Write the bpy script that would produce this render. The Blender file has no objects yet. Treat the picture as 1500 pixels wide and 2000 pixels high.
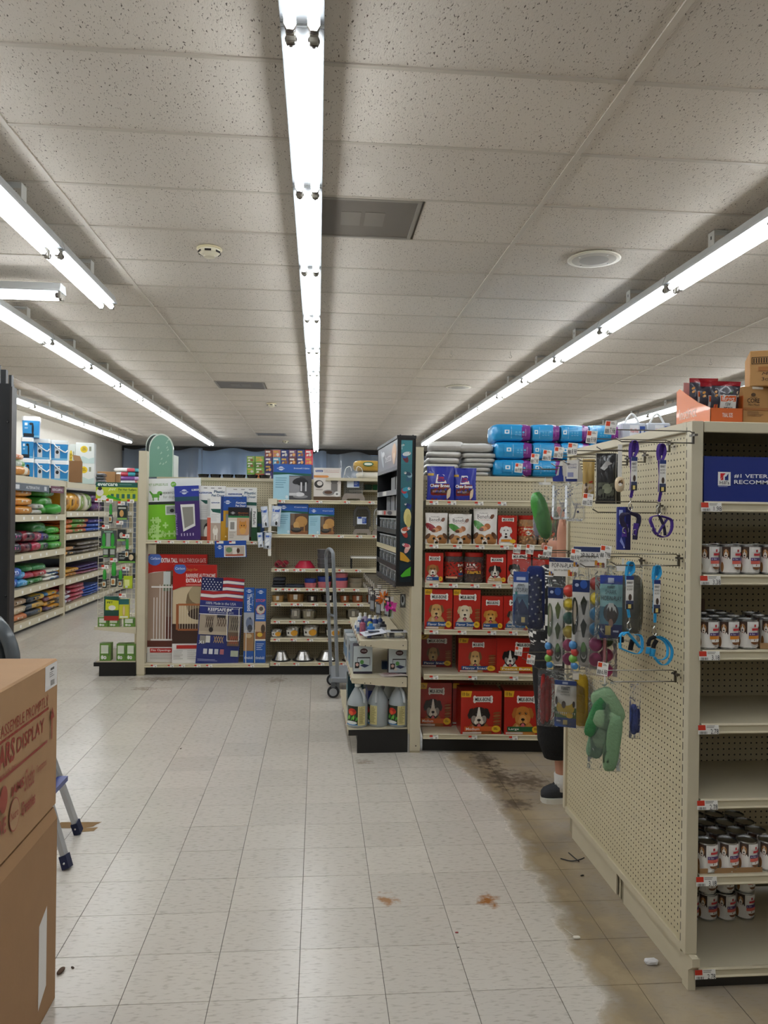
import bpy, math, random
from mathutils import Vector, Matrix
S = bpy.context.scene
COL = S.collection
RAD = math.radians
rnd = random.Random(7)

# ---------------------------------------------------------------- camera
CAM_H, CAM_F, CAM_YAW, CAM_ROLL = 1.71, 1510.0, math.atan(129 / 1510), 0.013
_R0 = Vector((math.cos(CAM_YAW), -math.sin(CAM_YAW), 0)); _F = Vector((math.sin(CAM_YAW), math.cos(CAM_YAW), 0)); _U = Vector((0, 0, 1))
_Rr = _R0 * math.cos(CAM_ROLL) + _U * math.sin(CAM_ROLL); _Up = -_R0 * math.sin(CAM_ROLL) + _U * math.cos(CAM_ROLL)
_C = Vector((0, 0, CAM_H))
cd = bpy.data.cameras.new('camera'); cam = bpy.data.objects.new('camera', cd); COL.objects.link(cam)
cd.sensor_fit = 'VERTICAL'; cd.sensor_height = 36; cd.lens = CAM_F * 36 / 2000; cd.clip_start = .05
cam.matrix_world = Matrix(((_Rr.x, _Up.x, -_F.x, 0), (_Rr.y, _Up.y, -_F.y, 0), (_Rr.z, _Up.z, -_F.z, CAM_H), (0, 0, 0, 1)))
S.camera = cam
# ---------------------------------------------------------------- world, exposure
w = bpy.data.worlds.new('world'); S.world = w; w.use_nodes = True
w.node_tree.nodes['Background'].inputs[0].default_value = (.05, .05, .055, 1)
vs = S.view_settings; vs.view_transform = 'Standard'; vs.look = 'None'; vs.gamma = 1; vs.use_curve_mapping = False
vs.exposure = 1.0
TUBE_POWER = 10.6
S.cycles.use_denoising = True
S.cycles.max_bounces = 6; S.cycles.diffuse_bounces = 4; S.cycles.glossy_bounces = 2; S.cycles.transmission_bounces = 3
S.cycles.transparent_max_bounces = 12; S.cycles.use_adaptive_sampling = True; S.cycles.adaptive_threshold = 0.15; S.cycles.caustics_reflective = False; S.cycles.caustics_refractive = False
S.cycles.sample_clamp_indirect = 3.0

# ---------------------------------------------------------------- helpers
def ray(px, py): return _F + _Rr * ((px - 750) / CAM_F) - _Up * ((py - 1000) / CAM_F)
def at(px, py, axis, val):
    d = ray(px, py); return _C + d * ((val - _C[axis]) / d[axis])
def atX(px, py, v): return at(px, py, 0, v)
def atY(px, py, v): return at(px, py, 1, v)
def atZ(px, py, v=0): return at(px, py, 2, v)
_hc = {}
def hx(h):
    if not isinstance(h, str): return h
    if h not in _hc:
        s = h.lstrip('#')
        if len(s) == 3: s = ''.join(c * 2 for c in s)
        _hc[h] = tuple((v / 12.92 if v <= .04045 else ((v + .055) / 1.055) ** 2.4) for v in (int(s[i:i + 2], 16) / 255 for i in (0, 2, 4)))
    return _hc[h]
ORD = 'zeroth first second third fourth fifth sixth seventh eighth ninth tenth eleventh twelfth thirteenth fourteenth fifteenth sixteenth seventeenth eighteenth nineteenth twentieth twenty-first twenty-second twenty-third twenty-fourth'.split()

class MB:
    """collects faces with a colour each, builds one mesh object"""
    def __init__(s): s.v = []; s.f = []; s.c = []
    def add(s, vs, fs, col):
        o = len(s.v); s.v += [tuple(p) for p in vs]
        for i, f in enumerate(fs):
            s.f.append(tuple(o + k for k in f)); s.c.append(hx(col[i] if isinstance(col, list) else col))
        return s
    def face(s, pts, col): return s.add(pts, [tuple(range(len(pts)))], col)
    def box(s, x0, y0, z0, x1, y1, z1, col, b=0):
        if x0 > x1: x0, x1 = x1, x0
        if y0 > y1: y0, y1 = y1, y0
        if z0 > z1: z0, z1 = z1, z0
        if not b:
            vs = [(x, y, z) for z in (z0, z1) for y in (y0, y1) for x in (x0, x1)]
            return s.add(vs, [(0, 2, 3, 1), (4, 5, 7, 6), (0, 1, 5, 4), (2, 6, 7, 3), (0, 4, 6, 2), (1, 3, 7, 5)], col)
        vs = []; X = (x0, x1); Y = (y0, y1); Z = (z0, z1); ix = {}
        for k in range(2):
            for j in range(2):
                for i in range(2):
                    sx, sy, sz = (b, -b)[i], (b, -b)[j], (b, -b)[k]
                    for ax in range(3):
                        ix[i, j, k, ax] = len(vs)
                        p = [X[i] + sx, Y[j] + sy, Z[k] + sz]; p[ax] -= (sx, sy, sz)[ax]; vs.append(tuple(p))
        fs = []
        for ax in range(3):
            o1, o2 = (ax + 1) % 3, (ax + 2) % 3
            for sd in range(2):
                q = []
                for a_, b_ in ((0, 0), (1, 0), (1, 1), (0, 1)):
                    t = [0, 0, 0]; t[ax] = sd; t[o1] = a_; t[o2] = b_; q.append(ix[t[0], t[1], t[2], ax])
                fs.append(tuple(q if sd else q[::-1]))
            for a_ in range(2):
                for b_ in range(2):
                    t0 = [0, 0, 0]; t0[o1] = a_; t0[o2] = b_; t1 = list(t0); t1[ax] = 1
                    q = (ix[(*t0, o1)], ix[(*t1, o1)], ix[(*t1, o2)], ix[(*t0, o2)])
                    fs.append(q)
        for i in range(2):
            for j in range(2):
                for k in range(2): fs.append((ix[i, j, k, 0], ix[i, j, k, 1], ix[i, j, k, 2]))
        return s.add(vs, fs, col)
    def tube(s, pts, r, col, n=6, cap=True):
        pts = [Vector(p) for p in pts]; m = len(pts); vs = []; fs = []
        rs = r if isinstance(r, (list, tuple)) else [r] * m
        ref = None
        for i, p in enumerate(pts):
            d = (pts[min(i + 1, m - 1)] - pts[max(i - 1, 0)]).normalized()
            if ref is None: ref = Vector((0, 0, 1)) if abs(d.z) < .9 else Vector((1, 0, 0))
            a = d.cross(ref).normalized(); b = a.cross(d).normalized(); ref = b
            for k in range(n):
                t = 2 * math.pi * k / n; vs.append(p + (a * math.cos(t) + b * math.sin(t)) * rs[i])
        for i in range(m - 1):
            for k in range(n): fs.append((i * n + k, i * n + (k + 1) % n, (i + 1) * n + (k + 1) % n, (i + 1) * n + k))
        if cap: fs += [tuple(range(n))[::-1], tuple(range((m - 1) * n, m * n))]
        return s.add(vs, fs, col)
    def lathe(s, prof, n, cx=0, cy=0, col=None, sx=1, sy=1, cap=True):
        """prof: (r, z[, colour of the band above])"""
        vs = []; fs = []; cs = []; m = len(prof)
        for p in prof:
            for k in range(n):
                t = 2 * math.pi * k / n; vs.append((cx + p[0] * sx * math.cos(t), cy + p[0] * sy * math.sin(t), p[1]))
        for i in range(m - 1):
            for k in range(n):
                fs.append((i * n + k, i * n + (k + 1) % n, (i + 1) * n + (k + 1) % n, (i + 1) * n + k)); cs.append(prof[i][2] if len(prof[i]) > 2 else col)
        if cap:
            fs += [tuple(range(n))[::-1], tuple(range((m - 1) * n, m * n))]; cs += [cs[0], cs[-1]]
        return s.add(vs, fs, cs)
    def prism(s, poly, z0, z1, col, M=None):
        """poly in local xy extruded z0..z1; M maps (x,y,z)->point"""
        n = len(poly); vs = [(x, y, z0) for x, y in poly] + [(x, y, z1) for x, y in poly]
        if M: vs = [M(*p) for p in vs]
        fs = [tuple(range(n))[::-1], tuple(range(n, 2 * n))] + [(i, (i + 1) % n, n + (i + 1) % n, n + i) for i in range(n)]
        return s.add(vs, fs, col)
    def superq(s, w, d, h, e1, e2, colf, nu=18, nv=10, noise=0., c=(0, 0, 0), seed=0):
        rr = random.Random(seed); sg = lambda q, e: math.copysign(abs(q) ** e, q)
        ph = [rr.uniform(0, 6.28) for _ in range(6)]
        vs = []; fs = []; cs = []
        for j in range(nv + 1):
            t = -math.pi / 2 + math.pi * j / nv
            for i in range(nu):
                p = 2 * math.pi * i / nu
                x = sg(math.cos(t), e1) * sg(math.cos(p), e2); y = sg(math.cos(t), e1) * sg(math.sin(p), e2); z = sg(math.sin(t), e1)
                k = 1 + noise * (math.sin(5 * p + ph[0] + 2 * t) + .6 * math.sin(9 * p + ph[1]) * math.cos(4 * t + ph[2]) + .5 * math.sin(13 * p + 7 * t + ph[3]))
                vs.append((c[0] + x * w / 2 * k, c[1] + y * d / 2 * k, c[2] + z * h / 2 * (1 + .5 * (k - 1))))
        for j in range(nv):
            for i in range(nu):
                q = (j * nu + i, j * nu + (i + 1) % nu, (j + 1) * nu + (i + 1) % nu, (j + 1) * nu + i); fs.append(q)
                m = [sum(vs[a][k] for a in q) / 4 - c[k] for k in range(3)]
                cs.append(colf(2 * m[0] / w, 2 * m[1] / d, 2 * m[2] / h) if callable(colf) else colf)
        return s.add(vs, fs, cs)
    def xf(s, M, i0=0):
        s.v[i0:] = [tuple(M @ Vector(p)) for p in s.v[i0:]]; return s
    def build(s, name, mat, parent=None, smooth=False, loc=None, rz=0, rot=None):
        me = bpy.data.meshes.new(name); me.from_pydata(s.v, [], s.f)
        at_ = me.color_attributes.new('Col', 'FLOAT_COLOR', 'CORNER'); buf = []
        for f, c in zip(s.f, s.c): buf += [c[0], c[1], c[2], 1.0] * len(f)
        at_.data.foreach_set('color', buf)
        me.materials.append(MAT[mat])
        if smooth: me.polygons.foreach_set('use_smooth', [True] * len(me.polygons))
        me.update()
        if smooth and smooth is not True: me.set_sharp_from_angle(angle=RAD(smooth))
        o = bpy.data.objects.new(name, me); COL.objects.link(o)
        if parent is not None: o.parent = parent
        if loc is not None: o.location = loc
        if rot is not None: o.rotation_euler = rot
        elif rz: o.rotation_euler = (0, 0, rz)
        return o

_glyph = {}
def glyphs(t, bold=0., shear=0.):
    k = (t, bold, shear)
    if k not in _glyph:
        cu = bpy.data.curves.new('t', 'FONT'); cu.body = t; cu.resolution_u = 2; cu.offset = bold; cu.shear = shear
        ob = bpy.data.objects.new('t', cu); COL.objects.link(ob)
        me = ob.to_mesh(); v = [(p.co.x, p.co.y) for p in me.vertices]; f = [tuple(p.vertices) for p in me.polygons]
        ob.to_mesh_clear(); bpy.data.objects.remove(ob); bpy.data.curves.remove(cu)
        xs = [p[0] for p in v] or [0, 1]; ys = [p[1] for p in v] or [0, 1]
        a, b, c, d = min(xs), max(xs), min(ys), max(ys); W = max(b - a, 1e-6); Hh = max(d - c, 1e-6)
        _glyph[k] = ([((x - a) / W, (y - c) / Hh) for x, y in v], f)
    return _glyph[k]

class Pr:
    """flat print: shapes in u,v 0..1 laid on a surface M(u,v,h); later shapes lie over earlier ones"""
    def __init__(s, mb, M, n=1, lay=.0003): s.mb = mb; s.M = M; s.n = n; s.k = 0; s.lay = lay; s.asp = 1.
    def h(s): s.k += 1; return s.k * s.lay
    def poly(s, pts, col):
        h = s.h(); s.mb.face([s.M(u, v, h) for u, v in pts], col); return s
    def rect(s, u0, v0, u1, v1, col):
        if s.n == 1: return s.poly([(u0, v0), (u1, v0), (u1, v1), (u0, v1)], col)
        h = s.h(); nu = max(1, math.ceil(abs(u1 - u0) * s.n)); nv = max(1, math.ceil(abs(v1 - v0) * s.n))
        vs = [s.M(u0 + (u1 - u0) * i / nu, v0 + (v1 - v0) * j / nv, h) for j in range(nv + 1) for i in range(nu + 1)]
        fs = [(j * (nu + 1) + i, j * (nu + 1) + i + 1, (j + 1) * (nu + 1) + i + 1, (j + 1) * (nu + 1) + i) for j in range(nv) for i in range(nu)]
        s.mb.add(vs, fs, col); return s
    def ell(s, cu, cv, ru, rv, col, rot=0, n=14):
        h = s.h(); c, q = math.cos(rot), math.sin(rot); cl = lambda a: min(1., max(0., a)); P = lambda k, t: (cl(cu + k * (ru * math.cos(t) * c - rv * s.asp * math.sin(t) * q)), cl(cv + k * (ru / s.asp * math.cos(t) * q + rv * math.sin(t) * c)))
        R = [s.M(*P(1, 2 * math.pi * i / n), h) for i in range(n)]
        if s.n == 1: s.mb.face(R, col); return s
        I = [s.M(*P(.5, 2 * math.pi * i / n), h) for i in range(n)]
        s.mb.add(R + I + [s.M(cu, cv, h)], [(i, (i + 1) % n, n + (i + 1) % n, n + i) for i in range(n)] + [(n + i, n + (i + 1) % n, 2 * n) for i in range(n)], col); return s
    def text(s, t, u0, v0, u1, v1, col, bold=.02, shear=0., vert=0):
        h = s.h(); v, f = glyphs(t, bold, shear)
        if vert == 1: P = [s.M(u0 + (1 - y) * (u1 - u0), v0 + x * (v1 - v0), h) for x, y in v]
        elif vert == -1: P = [s.M(u0 + y * (u1 - u0), v1 - x * (v1 - v0), h) for x, y in v]
        else: P = [s.M(u0 + x * (u1 - u0), v0 + y * (v1 - v0), h) for x, y in v]
        s.mb.add(P, f, col); return s
    def lines(s, u0, v0, u1, v1, n, col, frac=.45):
        r = random.Random(int(u0 * 997 + v0 * 131 + n)); d = (v1 - v0) / n
        for i in range(n): s.rect(u0, v1 - d * i - d * frac, u0 + (u1 - u0) * r.uniform(.6, 1), v1 - d * i, col)
        return s
def front(w, h, y=0., x0=None, z0=0.):
    x0 = -w / 2 if x0 is None else x0
    return lambda u, v, k: (x0 + u * w, y - .0004 - k, z0 + v * h)
def side_l(d, h, x=0., y0=0., z0=0.):   # face looking to -x, u runs from the back to the front edge
    return lambda u, v, k: (x - .0004 - k, y0 + d * (1 - u), z0 + v * h)

# ---------------------------------------------------------------- materials
MAT = {}
def new_mat(name):
    m = bpy.data.materials.new(name); m.use_nodes = True; nt = m.node_tree; MAT[name] = m
    return nt, nt.nodes, nt.links, nt.nodes['Principled BSDF']
def mat(name, rough=.5, metal=0., spec=.5, bump=0., bscale=60., trans=0., alpha=1., coat=0., var=0., sss=0.):
    nt, N, L, b = new_mat(name)
    a = N.new('ShaderNodeVertexColor'); a.layer_name = 'Col'
    b.inputs['Roughness'].default_value = rough; b.inputs['Metallic'].default_value = metal
    b.inputs['Specular IOR Level'].default_value = spec; b.inputs['Transmission Weight'].default_value = trans
    b.inputs['Alpha'].default_value = alpha; b.inputs['Coat Weight'].default_value = coat
    src = a.outputs['Color']
    if var:
        n = N.new('ShaderNodeTexNoise'); n.inputs['Scale'].default_value = 9; n.inputs['Detail'].default_value = 4
        mr = N.new('ShaderNodeMapRange'); mr.inputs['To Min'].default_value = 1 - var; mr.inputs['To Max'].default_value = 1 + var
        mx = N.new('ShaderNodeVectorMath'); mx.operation = 'SCALE'
        tc = N.new('ShaderNodeTexCoord'); L.new(tc.outputs['Object'], n.inputs['Vector'])
        L.new(n.outputs['Fac'], mr.inputs['Value']); L.new(src, mx.inputs[0]); L.new(mr.outputs[0], mx.inputs['Scale']); src = mx.outputs[0]
    L.new(src, b.inputs['Base Color'])
    if bump:
        n = N.new('ShaderNodeTexNoise'); n.inputs['Scale'].default_value = bscale; n.inputs['Detail'].default_value = 3
        tc = N.new('ShaderNodeTexCoord'); L.new(tc.outputs['Object'], n.inputs['Vector'])
        bp = N.new('ShaderNodeBump'); bp.inputs['Strength'].default_value = bump; bp.inputs['Distance'].default_value = .01
        L.new(n.outputs['Fac'], bp.inputs['Height']); L.new(bp.outputs[0], b.inputs['Normal'])
    return MAT[name]
mat('paint', .42, var=.04); mat('paper', .5); mat('gloss_card', .3, coat=.2); mat('carton', .75, var=.08, bump=.05, bscale=40)
mat('film', .28, bump=.5, bscale=22, coat=.3); mat('plastic', .35); mat('gloss', .15); mat('rubber', .7); mat('cloth', .9, bump=.4, bscale=90)
mat('steel', .25, metal=1.); mat('wire', .3, metal=.85); mat('alu', .4, metal=.8); mat('skin', .5, var=.06); mat('milky', .3, alpha=.8)
mat('frost', .2, alpha=.42, spec=.7); mat('tilebar', .5)
mat('sheet', .14, bump=.35, bscale=3.0, alpha=.6, spec=.9)
def clear_mat(name, base, bump, bscale):
    nt, N, L, b = new_mat(name); N.remove(b); out = N['Material Output']
    a = N.new('ShaderNodeVertexColor'); a.layer_name = 'Col'
    t = N.new('ShaderNodeBsdfTransparent'); g = N.new('ShaderNodeBsdfPrincipled'); L.new(a.outputs['Color'], g.inputs['Base Color']); g.inputs['Roughness'].default_value = .1
    n = N.new('ShaderNodeTexNoise'); n.inputs['Scale'].default_value = bscale; n.inputs['Detail'].default_value = 2; n.inputs['Distortion'].default_value = 1.2
    tc = N.new('ShaderNodeTexCoord'); L.new(tc.outputs['Object'], n.inputs['Vector'])
    bp = N.new('ShaderNodeBump'); bp.inputs['Strength'].default_value = bump; bp.inputs['Distance'].default_value = .02; L.new(n.outputs['Fac'], bp.inputs['Height']); L.new(bp.outputs[0], g.inputs['Normal'])
    fr = N.new('ShaderNodeFresnel'); fr.inputs['IOR'].default_value = 1.45; L.new(bp.outputs[0], fr.inputs['Normal'])
    m = N.new('ShaderNodeMath'); m.operation = 'MULTIPLY_ADD'; m.inputs[1].default_value = 1.0; m.inputs[2].default_value = base; m.use_clamp = True; L.new(fr.outputs[0], m.inputs[0])
    mx = N.new('ShaderNodeMixShader'); L.new(m.outputs[0], mx.inputs[0]); L.new(t.outputs[0], mx.inputs[1]); L.new(g.outputs[0], mx.inputs[2]); L.new(mx.outputs[0], out.inputs[0])
clear_mat('clear', .03, 1.0, 22)
def glow():
    nt, N, L, b = new_mat('tube'); b.inputs['Base Color'].default_value = (.9, .9, .9, 1)
    b.inputs['Emission Color'].default_value = (.925, .965, 1, 1); b.inputs['Emission Strength'].default_value = TUBE_POWER
glow()
def math_node(N, L, op, *ins):
    m = N.new('ShaderNodeMath'); m.operation = op
    for i, q in enumerate(ins):
        if hasattr(q, 'default_value') or hasattr(q, 'is_linked'): L.new(q, m.inputs[i])
        else: m.inputs[i].default_value = q
    return m.outputs[0]
def peg_mat(name, col, ax='X'):
    nt, N, L, b = new_mat(name); tc = N.new('ShaderNodeTexCoord'); sp = N.new('ShaderNodeSeparateXYZ'); L.new(tc.outputs['Object'], sp.inputs[0])
    ds = []
    for q in (ax, 'Z'):
        t = math_node(N, L, 'FRACT', math_node(N, L, 'MULTIPLY', math_node(N, L, 'ADD', sp.outputs[q], 10.0), 1 / .0254))
        t = math_node(N, L, 'SUBTRACT', t, .5); ds.append(math_node(N, L, 'MULTIPLY', t, t))
    d = math_node(N, L, 'ADD', ds[0], ds[1]); m = math_node(N, L, 'LESS_THAN', d, .024)
    mx = N.new('ShaderNodeMix'); mx.data_type = 'RGBA'; L.new(m, mx.inputs['Factor'])
    mx.inputs['A'].default_value = (*hx(col), 1); mx.inputs['B'].default_value = (.012, .01, .008, 1)
    L.new(mx.outputs['Result'], b.inputs['Base Color']); b.inputs['Roughness'].default_value = .5
BEIGE = '#c8bfa6'
peg_mat('peg_x', '#c2b89c', 'X'); peg_mat('peg_y', '#c2b89c', 'Y')

# ---------------------------------------------------------------- things
def tag(o, label, cat, group=None):
    o['label'] = label; o['category'] = cat
    if group: o['group'] = group
    return o
def T(name, label, cat, loc=(0, 0, 0), rz=0., group=None, rot=None):
    o = bpy.data.objects.new(name, None); COL.objects.link(o); o.location = loc; o.rotation_euler = rot or (0, 0, rz); o.empty_display_size = .05
    return tag(o, label, cat, group)
def dup(root, loc, rz=None, label=None, group=None, rot=None):
    r = root.copy(); COL.objects.link(r); r.location = loc
    if rot is not None: r.rotation_euler = rot
    elif rz is not None: r.rotation_euler = (0, 0, rz)
    if label: r['label'] = label
    if group: r['group'] = group
    for ch in list(root.children):
        c = ch.copy(); COL.objects.link(c); c.parent = r
        for g in list(ch.children):
            e = g.copy(); COL.objects.link(e); e.parent = c
    return r
def one(mb, name, mat, label, cat, loc, rz=0., group=None, smooth=False, rot=None):
    return tag(mb.build(name, mat, None, smooth, loc, rz, rot), label, cat, group)
def struct(o): o['kind'] = 'structure'; return o
# ================================================================ the room
RX0, RX1, RY0, RY1, RH = -5.08, 9.6, -6.0, 20.6, 3.35
def floor_mat():
    nt, N, L, b = new_mat('floor_tile')
    g = N.new('ShaderNodeNewGeometry'); sp = N.new('ShaderNodeSeparateXYZ'); L.new(g.outputs['Position'], sp.inputs[0])
    oi = N.new('ShaderNodeObjectInfo')
    mp = N.new('ShaderNodeMapping'); mp.inputs['Scale'].default_value = (26, 90, 26); L.new(g.outputs['Position'], mp.inputs[0])
    n1 = N.new('ShaderNodeTexNoise'); n1.inputs['Scale'].default_value = 1; n1.inputs['Detail'].default_value = 4; L.new(mp.outputs[0], n1.inputs['Vector'])
    r1 = N.new('ShaderNodeValToRGB'); r1.color_ramp.elements[0].position = .32; r1.color_ramp.elements[0].color = (*hx('#b4ada2'), 1)
    r1.color_ramp.elements[1].position = .47; r1.color_ramp.elements[1].color = (*hx('#cbc5bb'), 1); L.new(n1.outputs['Fac'], r1.inputs[0])
    hv = N.new('ShaderNodeHueSaturation'); L.new(r1.outputs[0], hv.inputs['Color'])
    mr = N.new('ShaderNodeMapRange'); mr.inputs['To Min'].default_value = .94; mr.inputs['To Max'].default_value = 1.03; L.new(oi.outputs['Random'], mr.inputs[0]); L.new(mr.outputs[0], hv.inputs['Value'])
    src = hv.outputs['Color']
    # dirt: a worn border, its edge given as x over y
    n2 = N.new('ShaderNodeTexNoise'); n2.inputs['Scale'].default_value = 5; n2.inputs['Detail'].default_value = 7; n2.inputs['Roughness'].default_value = .65; L.new(g.outputs['Position'], n2.inputs['Vector'])
    fc = N.new('ShaderNodeFloatCurve'); cm = fc.mapping; cv = cm.curves[0]
    edge = [(2.0, .98), (2.55, 1.0), (2.87, 1.03), (3.2, 1.03), (3.7, 1.05), (4.3, 1.06), (4.8, 1.04), (5.35, .95), (6.0, .95)]
    while len(cv.points) < len(edge): cv.points.new(.5, .5)
    for pt, (yy, xx) in zip(cv.points, edge): pt.location = ((yy - 2) / 4, xx / 2); pt.handle_type = 'AUTO'
    cm.update()
    yy = N.new('ShaderNodeMapRange'); yy.inputs['From Min'].default_value = 2; yy.inputs['From Max'].default_value = 6; L.new(sp.outputs['Y'], yy.inputs[0]); L.new(yy.outputs[0], fc.inputs['Value'])
    edge_x = math_node(N, L, 'MULTIPLY', fc.outputs[0], 2.0)
    d = math_node(N, L, 'SUBTRACT', sp.outputs['X'], edge_x)
    d = math_node(N, L, 'ADD', d, math_node(N, L, 'MULTIPLY', math_node(N, L, 'SUBTRACT', n2.outputs['Fac'], .5), .22))
    rp = N.new('ShaderNodeValToRGB'); e = rp.color_ramp.elements
    e[0].position = .49; e[0].color = (0, 0, 0, 1); e[1].position = .51; e[1].color = (.7, .7, .7, 1)
    for p_, v_ in ((.54, 1.), (.58, .95), (.62, .8), (1, .75)):
        q = e.new(p_); q.color = (v_, v_, v_, 1)
    L.new(math_node(N, L, 'ADD', math_node(N, L, 'MULTIPLY', d, .5), .5), rp.inputs[0])
    lim = math_node(N, L, 'LESS_THAN', sp.outputs['Y'], 6.2)
    fac = math_node(N, L, 'MULTIPLY', math_node(N, L, 'MULTIPLY', rp.outputs[0], lim), math_node(N, L, 'ADD', n2.outputs['Fac'], .5))
    dr = N.new('ShaderNodeValToRGB'); dr.color_ramp.elements[0].position = .3; dr.color_ramp.elements[0].color = (*hx('#6a5a45'), 1)
    dr.color_ramp.elements[1].position = .62; dr.color_ramp.elements[1].color = (*hx('#9c8b6e'), 1); L.new(n2.outputs['Fac'], dr.inputs[0])
    def over(src, fac, col):
        mx = N.new('ShaderNodeMix'); mx.data_type = 'RGBA'; mx.clamp_factor = True; L.new(fac, mx.inputs['Factor']); L.new(src, mx.inputs['A'])
        if isinstance(col, str): mx.inputs['B'].default_value = (*hx(col), 1)
        else: L.new(col, mx.inputs['B'])
        return mx.outputs['Result']
    src = over(src, fac, dr.outputs[0])
    # single spots with a shape of their own
    n3 = N.new('ShaderNodeTexNoise'); n3.inputs['Scale'].default_value = 22; n3.inputs['Detail'].default_value = 5; L.new(g.outputs['Position'], n3.inputs['Vector'])
    for px, py, rx, ry, col, k in ((757, 1757, .045, .07, '#a06a28', .8), (952, 1758, .05, .07, '#9a6222', .95), (975, 1518, .10, .28, '#4a3c2c', .85), (1030, 1525, .14, .2, '#544431', .8), (945, 1483, .1, .22, '#4a3b2a', .8),
                                   (310, 1326, .35, .12, '#6b5a3e', .5), (540, 1328, .12, .16, '#7a6a50', .4), (280, 1345, .12, .08, '#6b5a3e', .5), (712, 1488, .06, .07, '#7b6a4c', .5), (1010, 1570, .1, .1, '#4e4030', .8)):
        P = atZ(px, py)
        ex = math_node(N, L, 'DIVIDE', math_node(N, L, 'SUBTRACT', sp.outputs['X'], P.x), rx); ey = math_node(N, L, 'DIVIDE', math_node(N, L, 'SUBTRACT', sp.outputs['Y'], P.y), ry)
        q = math_node(N, L, 'SQRT', math_node(N, L, 'ADD', math_node(N, L, 'MULTIPLY', ex, ex), math_node(N, L, 'MULTIPLY', ey, ey)))
        q = math_node(N, L, 'ADD', q, math_node(N, L, 'MULTIPLY', math_node(N, L, 'SUBTRACT', n3.outputs['Fac'], .5), 3.2))
        mr2 = N.new('ShaderNodeMapRange'); mr2.inputs['From Min'].default_value = 1.; mr2.inputs['From Max'].default_value = .25; mr2.inputs['To Max'].default_value = k; L.new(q, mr2.inputs[0])
        src = over(src, mr2.outputs[0], col)
    L.new(src, b.inputs['Base Color'])
    rr = N.new('ShaderNodeMapRange'); rr.inputs['To Min'].default_value = .20; rr.inputs['To Max'].default_value = .6; L.new(fac, rr.inputs[0])
    L.new(math_node(N, L, 'ADD', rr.outputs[0], math_node(N, L, 'MULTIPLY', n2.outputs['Fac'], .08)), b.inputs['Roughness'])
    n4 = N.new('ShaderNodeTexNoise'); n4.inputs['Scale'].default_value = 7; L.new(g.outputs['Position'], n4.inputs['Vector'])
    bp = N.new('ShaderNodeBump'); bp.inputs['Strength'].default_value = .12; bp.inputs['Distance'].default_value = .01; L.new(n4.outputs['Fac'], bp.inputs['Height']); L.new(bp.outputs[0], b.inputs['Normal'])
floor_mat()
def ceil_mat():
    nt, N, L, b = new_mat('ceiling_tile'); g = N.new('ShaderNodeNewGeometry'); oi = N.new('ShaderNodeObjectInfo')
    mp = N.new('ShaderNodeMapping'); mp.inputs['Scale'].default_value = (160, 60, 1); L.new(g.outputs['Position'], mp.inputs[0])
    n = N.new('ShaderNodeTexNoise'); n.inputs['Scale'].default_value = 1.1; n.inputs['Detail'].default_value = 2; n.inputs['Distortion'].default_value = .6; L.new(mp.outputs[0], n.inputs['Vector'])
    r = N.new('ShaderNodeValToRGB'); r.color_ramp.elements[0].position = .315; r.color_ramp.elements[0].color = (*hx('#574e45'), 1)
    r.color_ramp.elements[1].position = .365; r.color_ramp.elements[1].color = (*hx('#d3cbc0'), 1); L.new(n.outputs['Fac'], r.inputs[0])
    hv = N.new('ShaderNodeHueSaturation'); L.new(r.outputs[0], hv.inputs['Color']); mr = N.new('ShaderNodeMapRange'); mr.inputs['To Min'].default_value = .94; mr.inputs['To Max'].default_value = 1.03
    L.new(oi.outputs['Random'], mr.inputs[0]); L.new(mr.outputs[0], hv.inputs['Value']); L.new(hv.outputs[0], b.inputs['Base Color']); b.inputs['Roughness'].default_value = .8
    bp = N.new('ShaderNodeBump'); bp.inputs['Strength'].default_value = .5; bp.inputs['Distance'].default_value = .003; L.new(n.outputs['Fac'], bp.inputs['Height']); L.new(bp.outputs[0], b.inputs['Normal'])
ceil_mat()
floor = struct(MB().box(RX0, RY0, -.1, RX1, RY1, -.0035, '#4a4238').build('floor', 'paint'))
tx, ty = .3078, .3015
cand = []; far = []
def proj(p):
    d = Vector(p) - _C; z = d.dot(_F)
    return (750 + CAM_F * d.dot(_Rr) / z, 1000 - CAM_F * d.dot(_Up) / z) if z > .05 else (-1e5, 0)
for i in range(-17, 30):
    for j in range(-1, 60):
        x = .261 + (i + .5) * tx; y = 3.031 + (j - 6 + .5) * ty
        if not (RX0 < x < RX1 and y < RY1): continue
        px, py = proj((x, y, 0))
        vis = -60 < px < 1600 and py < 2100 and not (x > 1.45 and y < 4.0) and not (y > 5.9 and x > .6) and not (px < 100 and y < 4.2) and not (y > 8.6 and x > -1.9)
        (cand if vis else far).append((y, x))
cand.sort(); far += cand[300:]
tm = MB().box(-tx / 2 + .0011, -ty / 2 + .0011, -.004, tx / 2 - .0011, ty / 2 - .0011, 0, '#fff', b=.0006)
t0 = None
for y, x in cand[:300]:
    if t0 is None: t0 = o = tm.build('floor_tile', 'floor_tile', floor)
    else: o = t0.copy(); COL.objects.link(o)
    o.location = (x, y, 0); o.rotation_euler = (rnd.gauss(0, .0012), rnd.gauss(0, .0012), 0)
fm = MB()
for y, x in far:
    a, c = tx / 2 - .0011, ty / 2 - .0011; fm.face([(x - a, y - c, 0), (x + a, y - c, 0), (x + a, y + c, 0), (x - a, y + c, 0)], '#fff')
fo = fm.build('distant_floor_tiles', 'floor_tile', floor); fo['kind'] = 'stuff'
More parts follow.
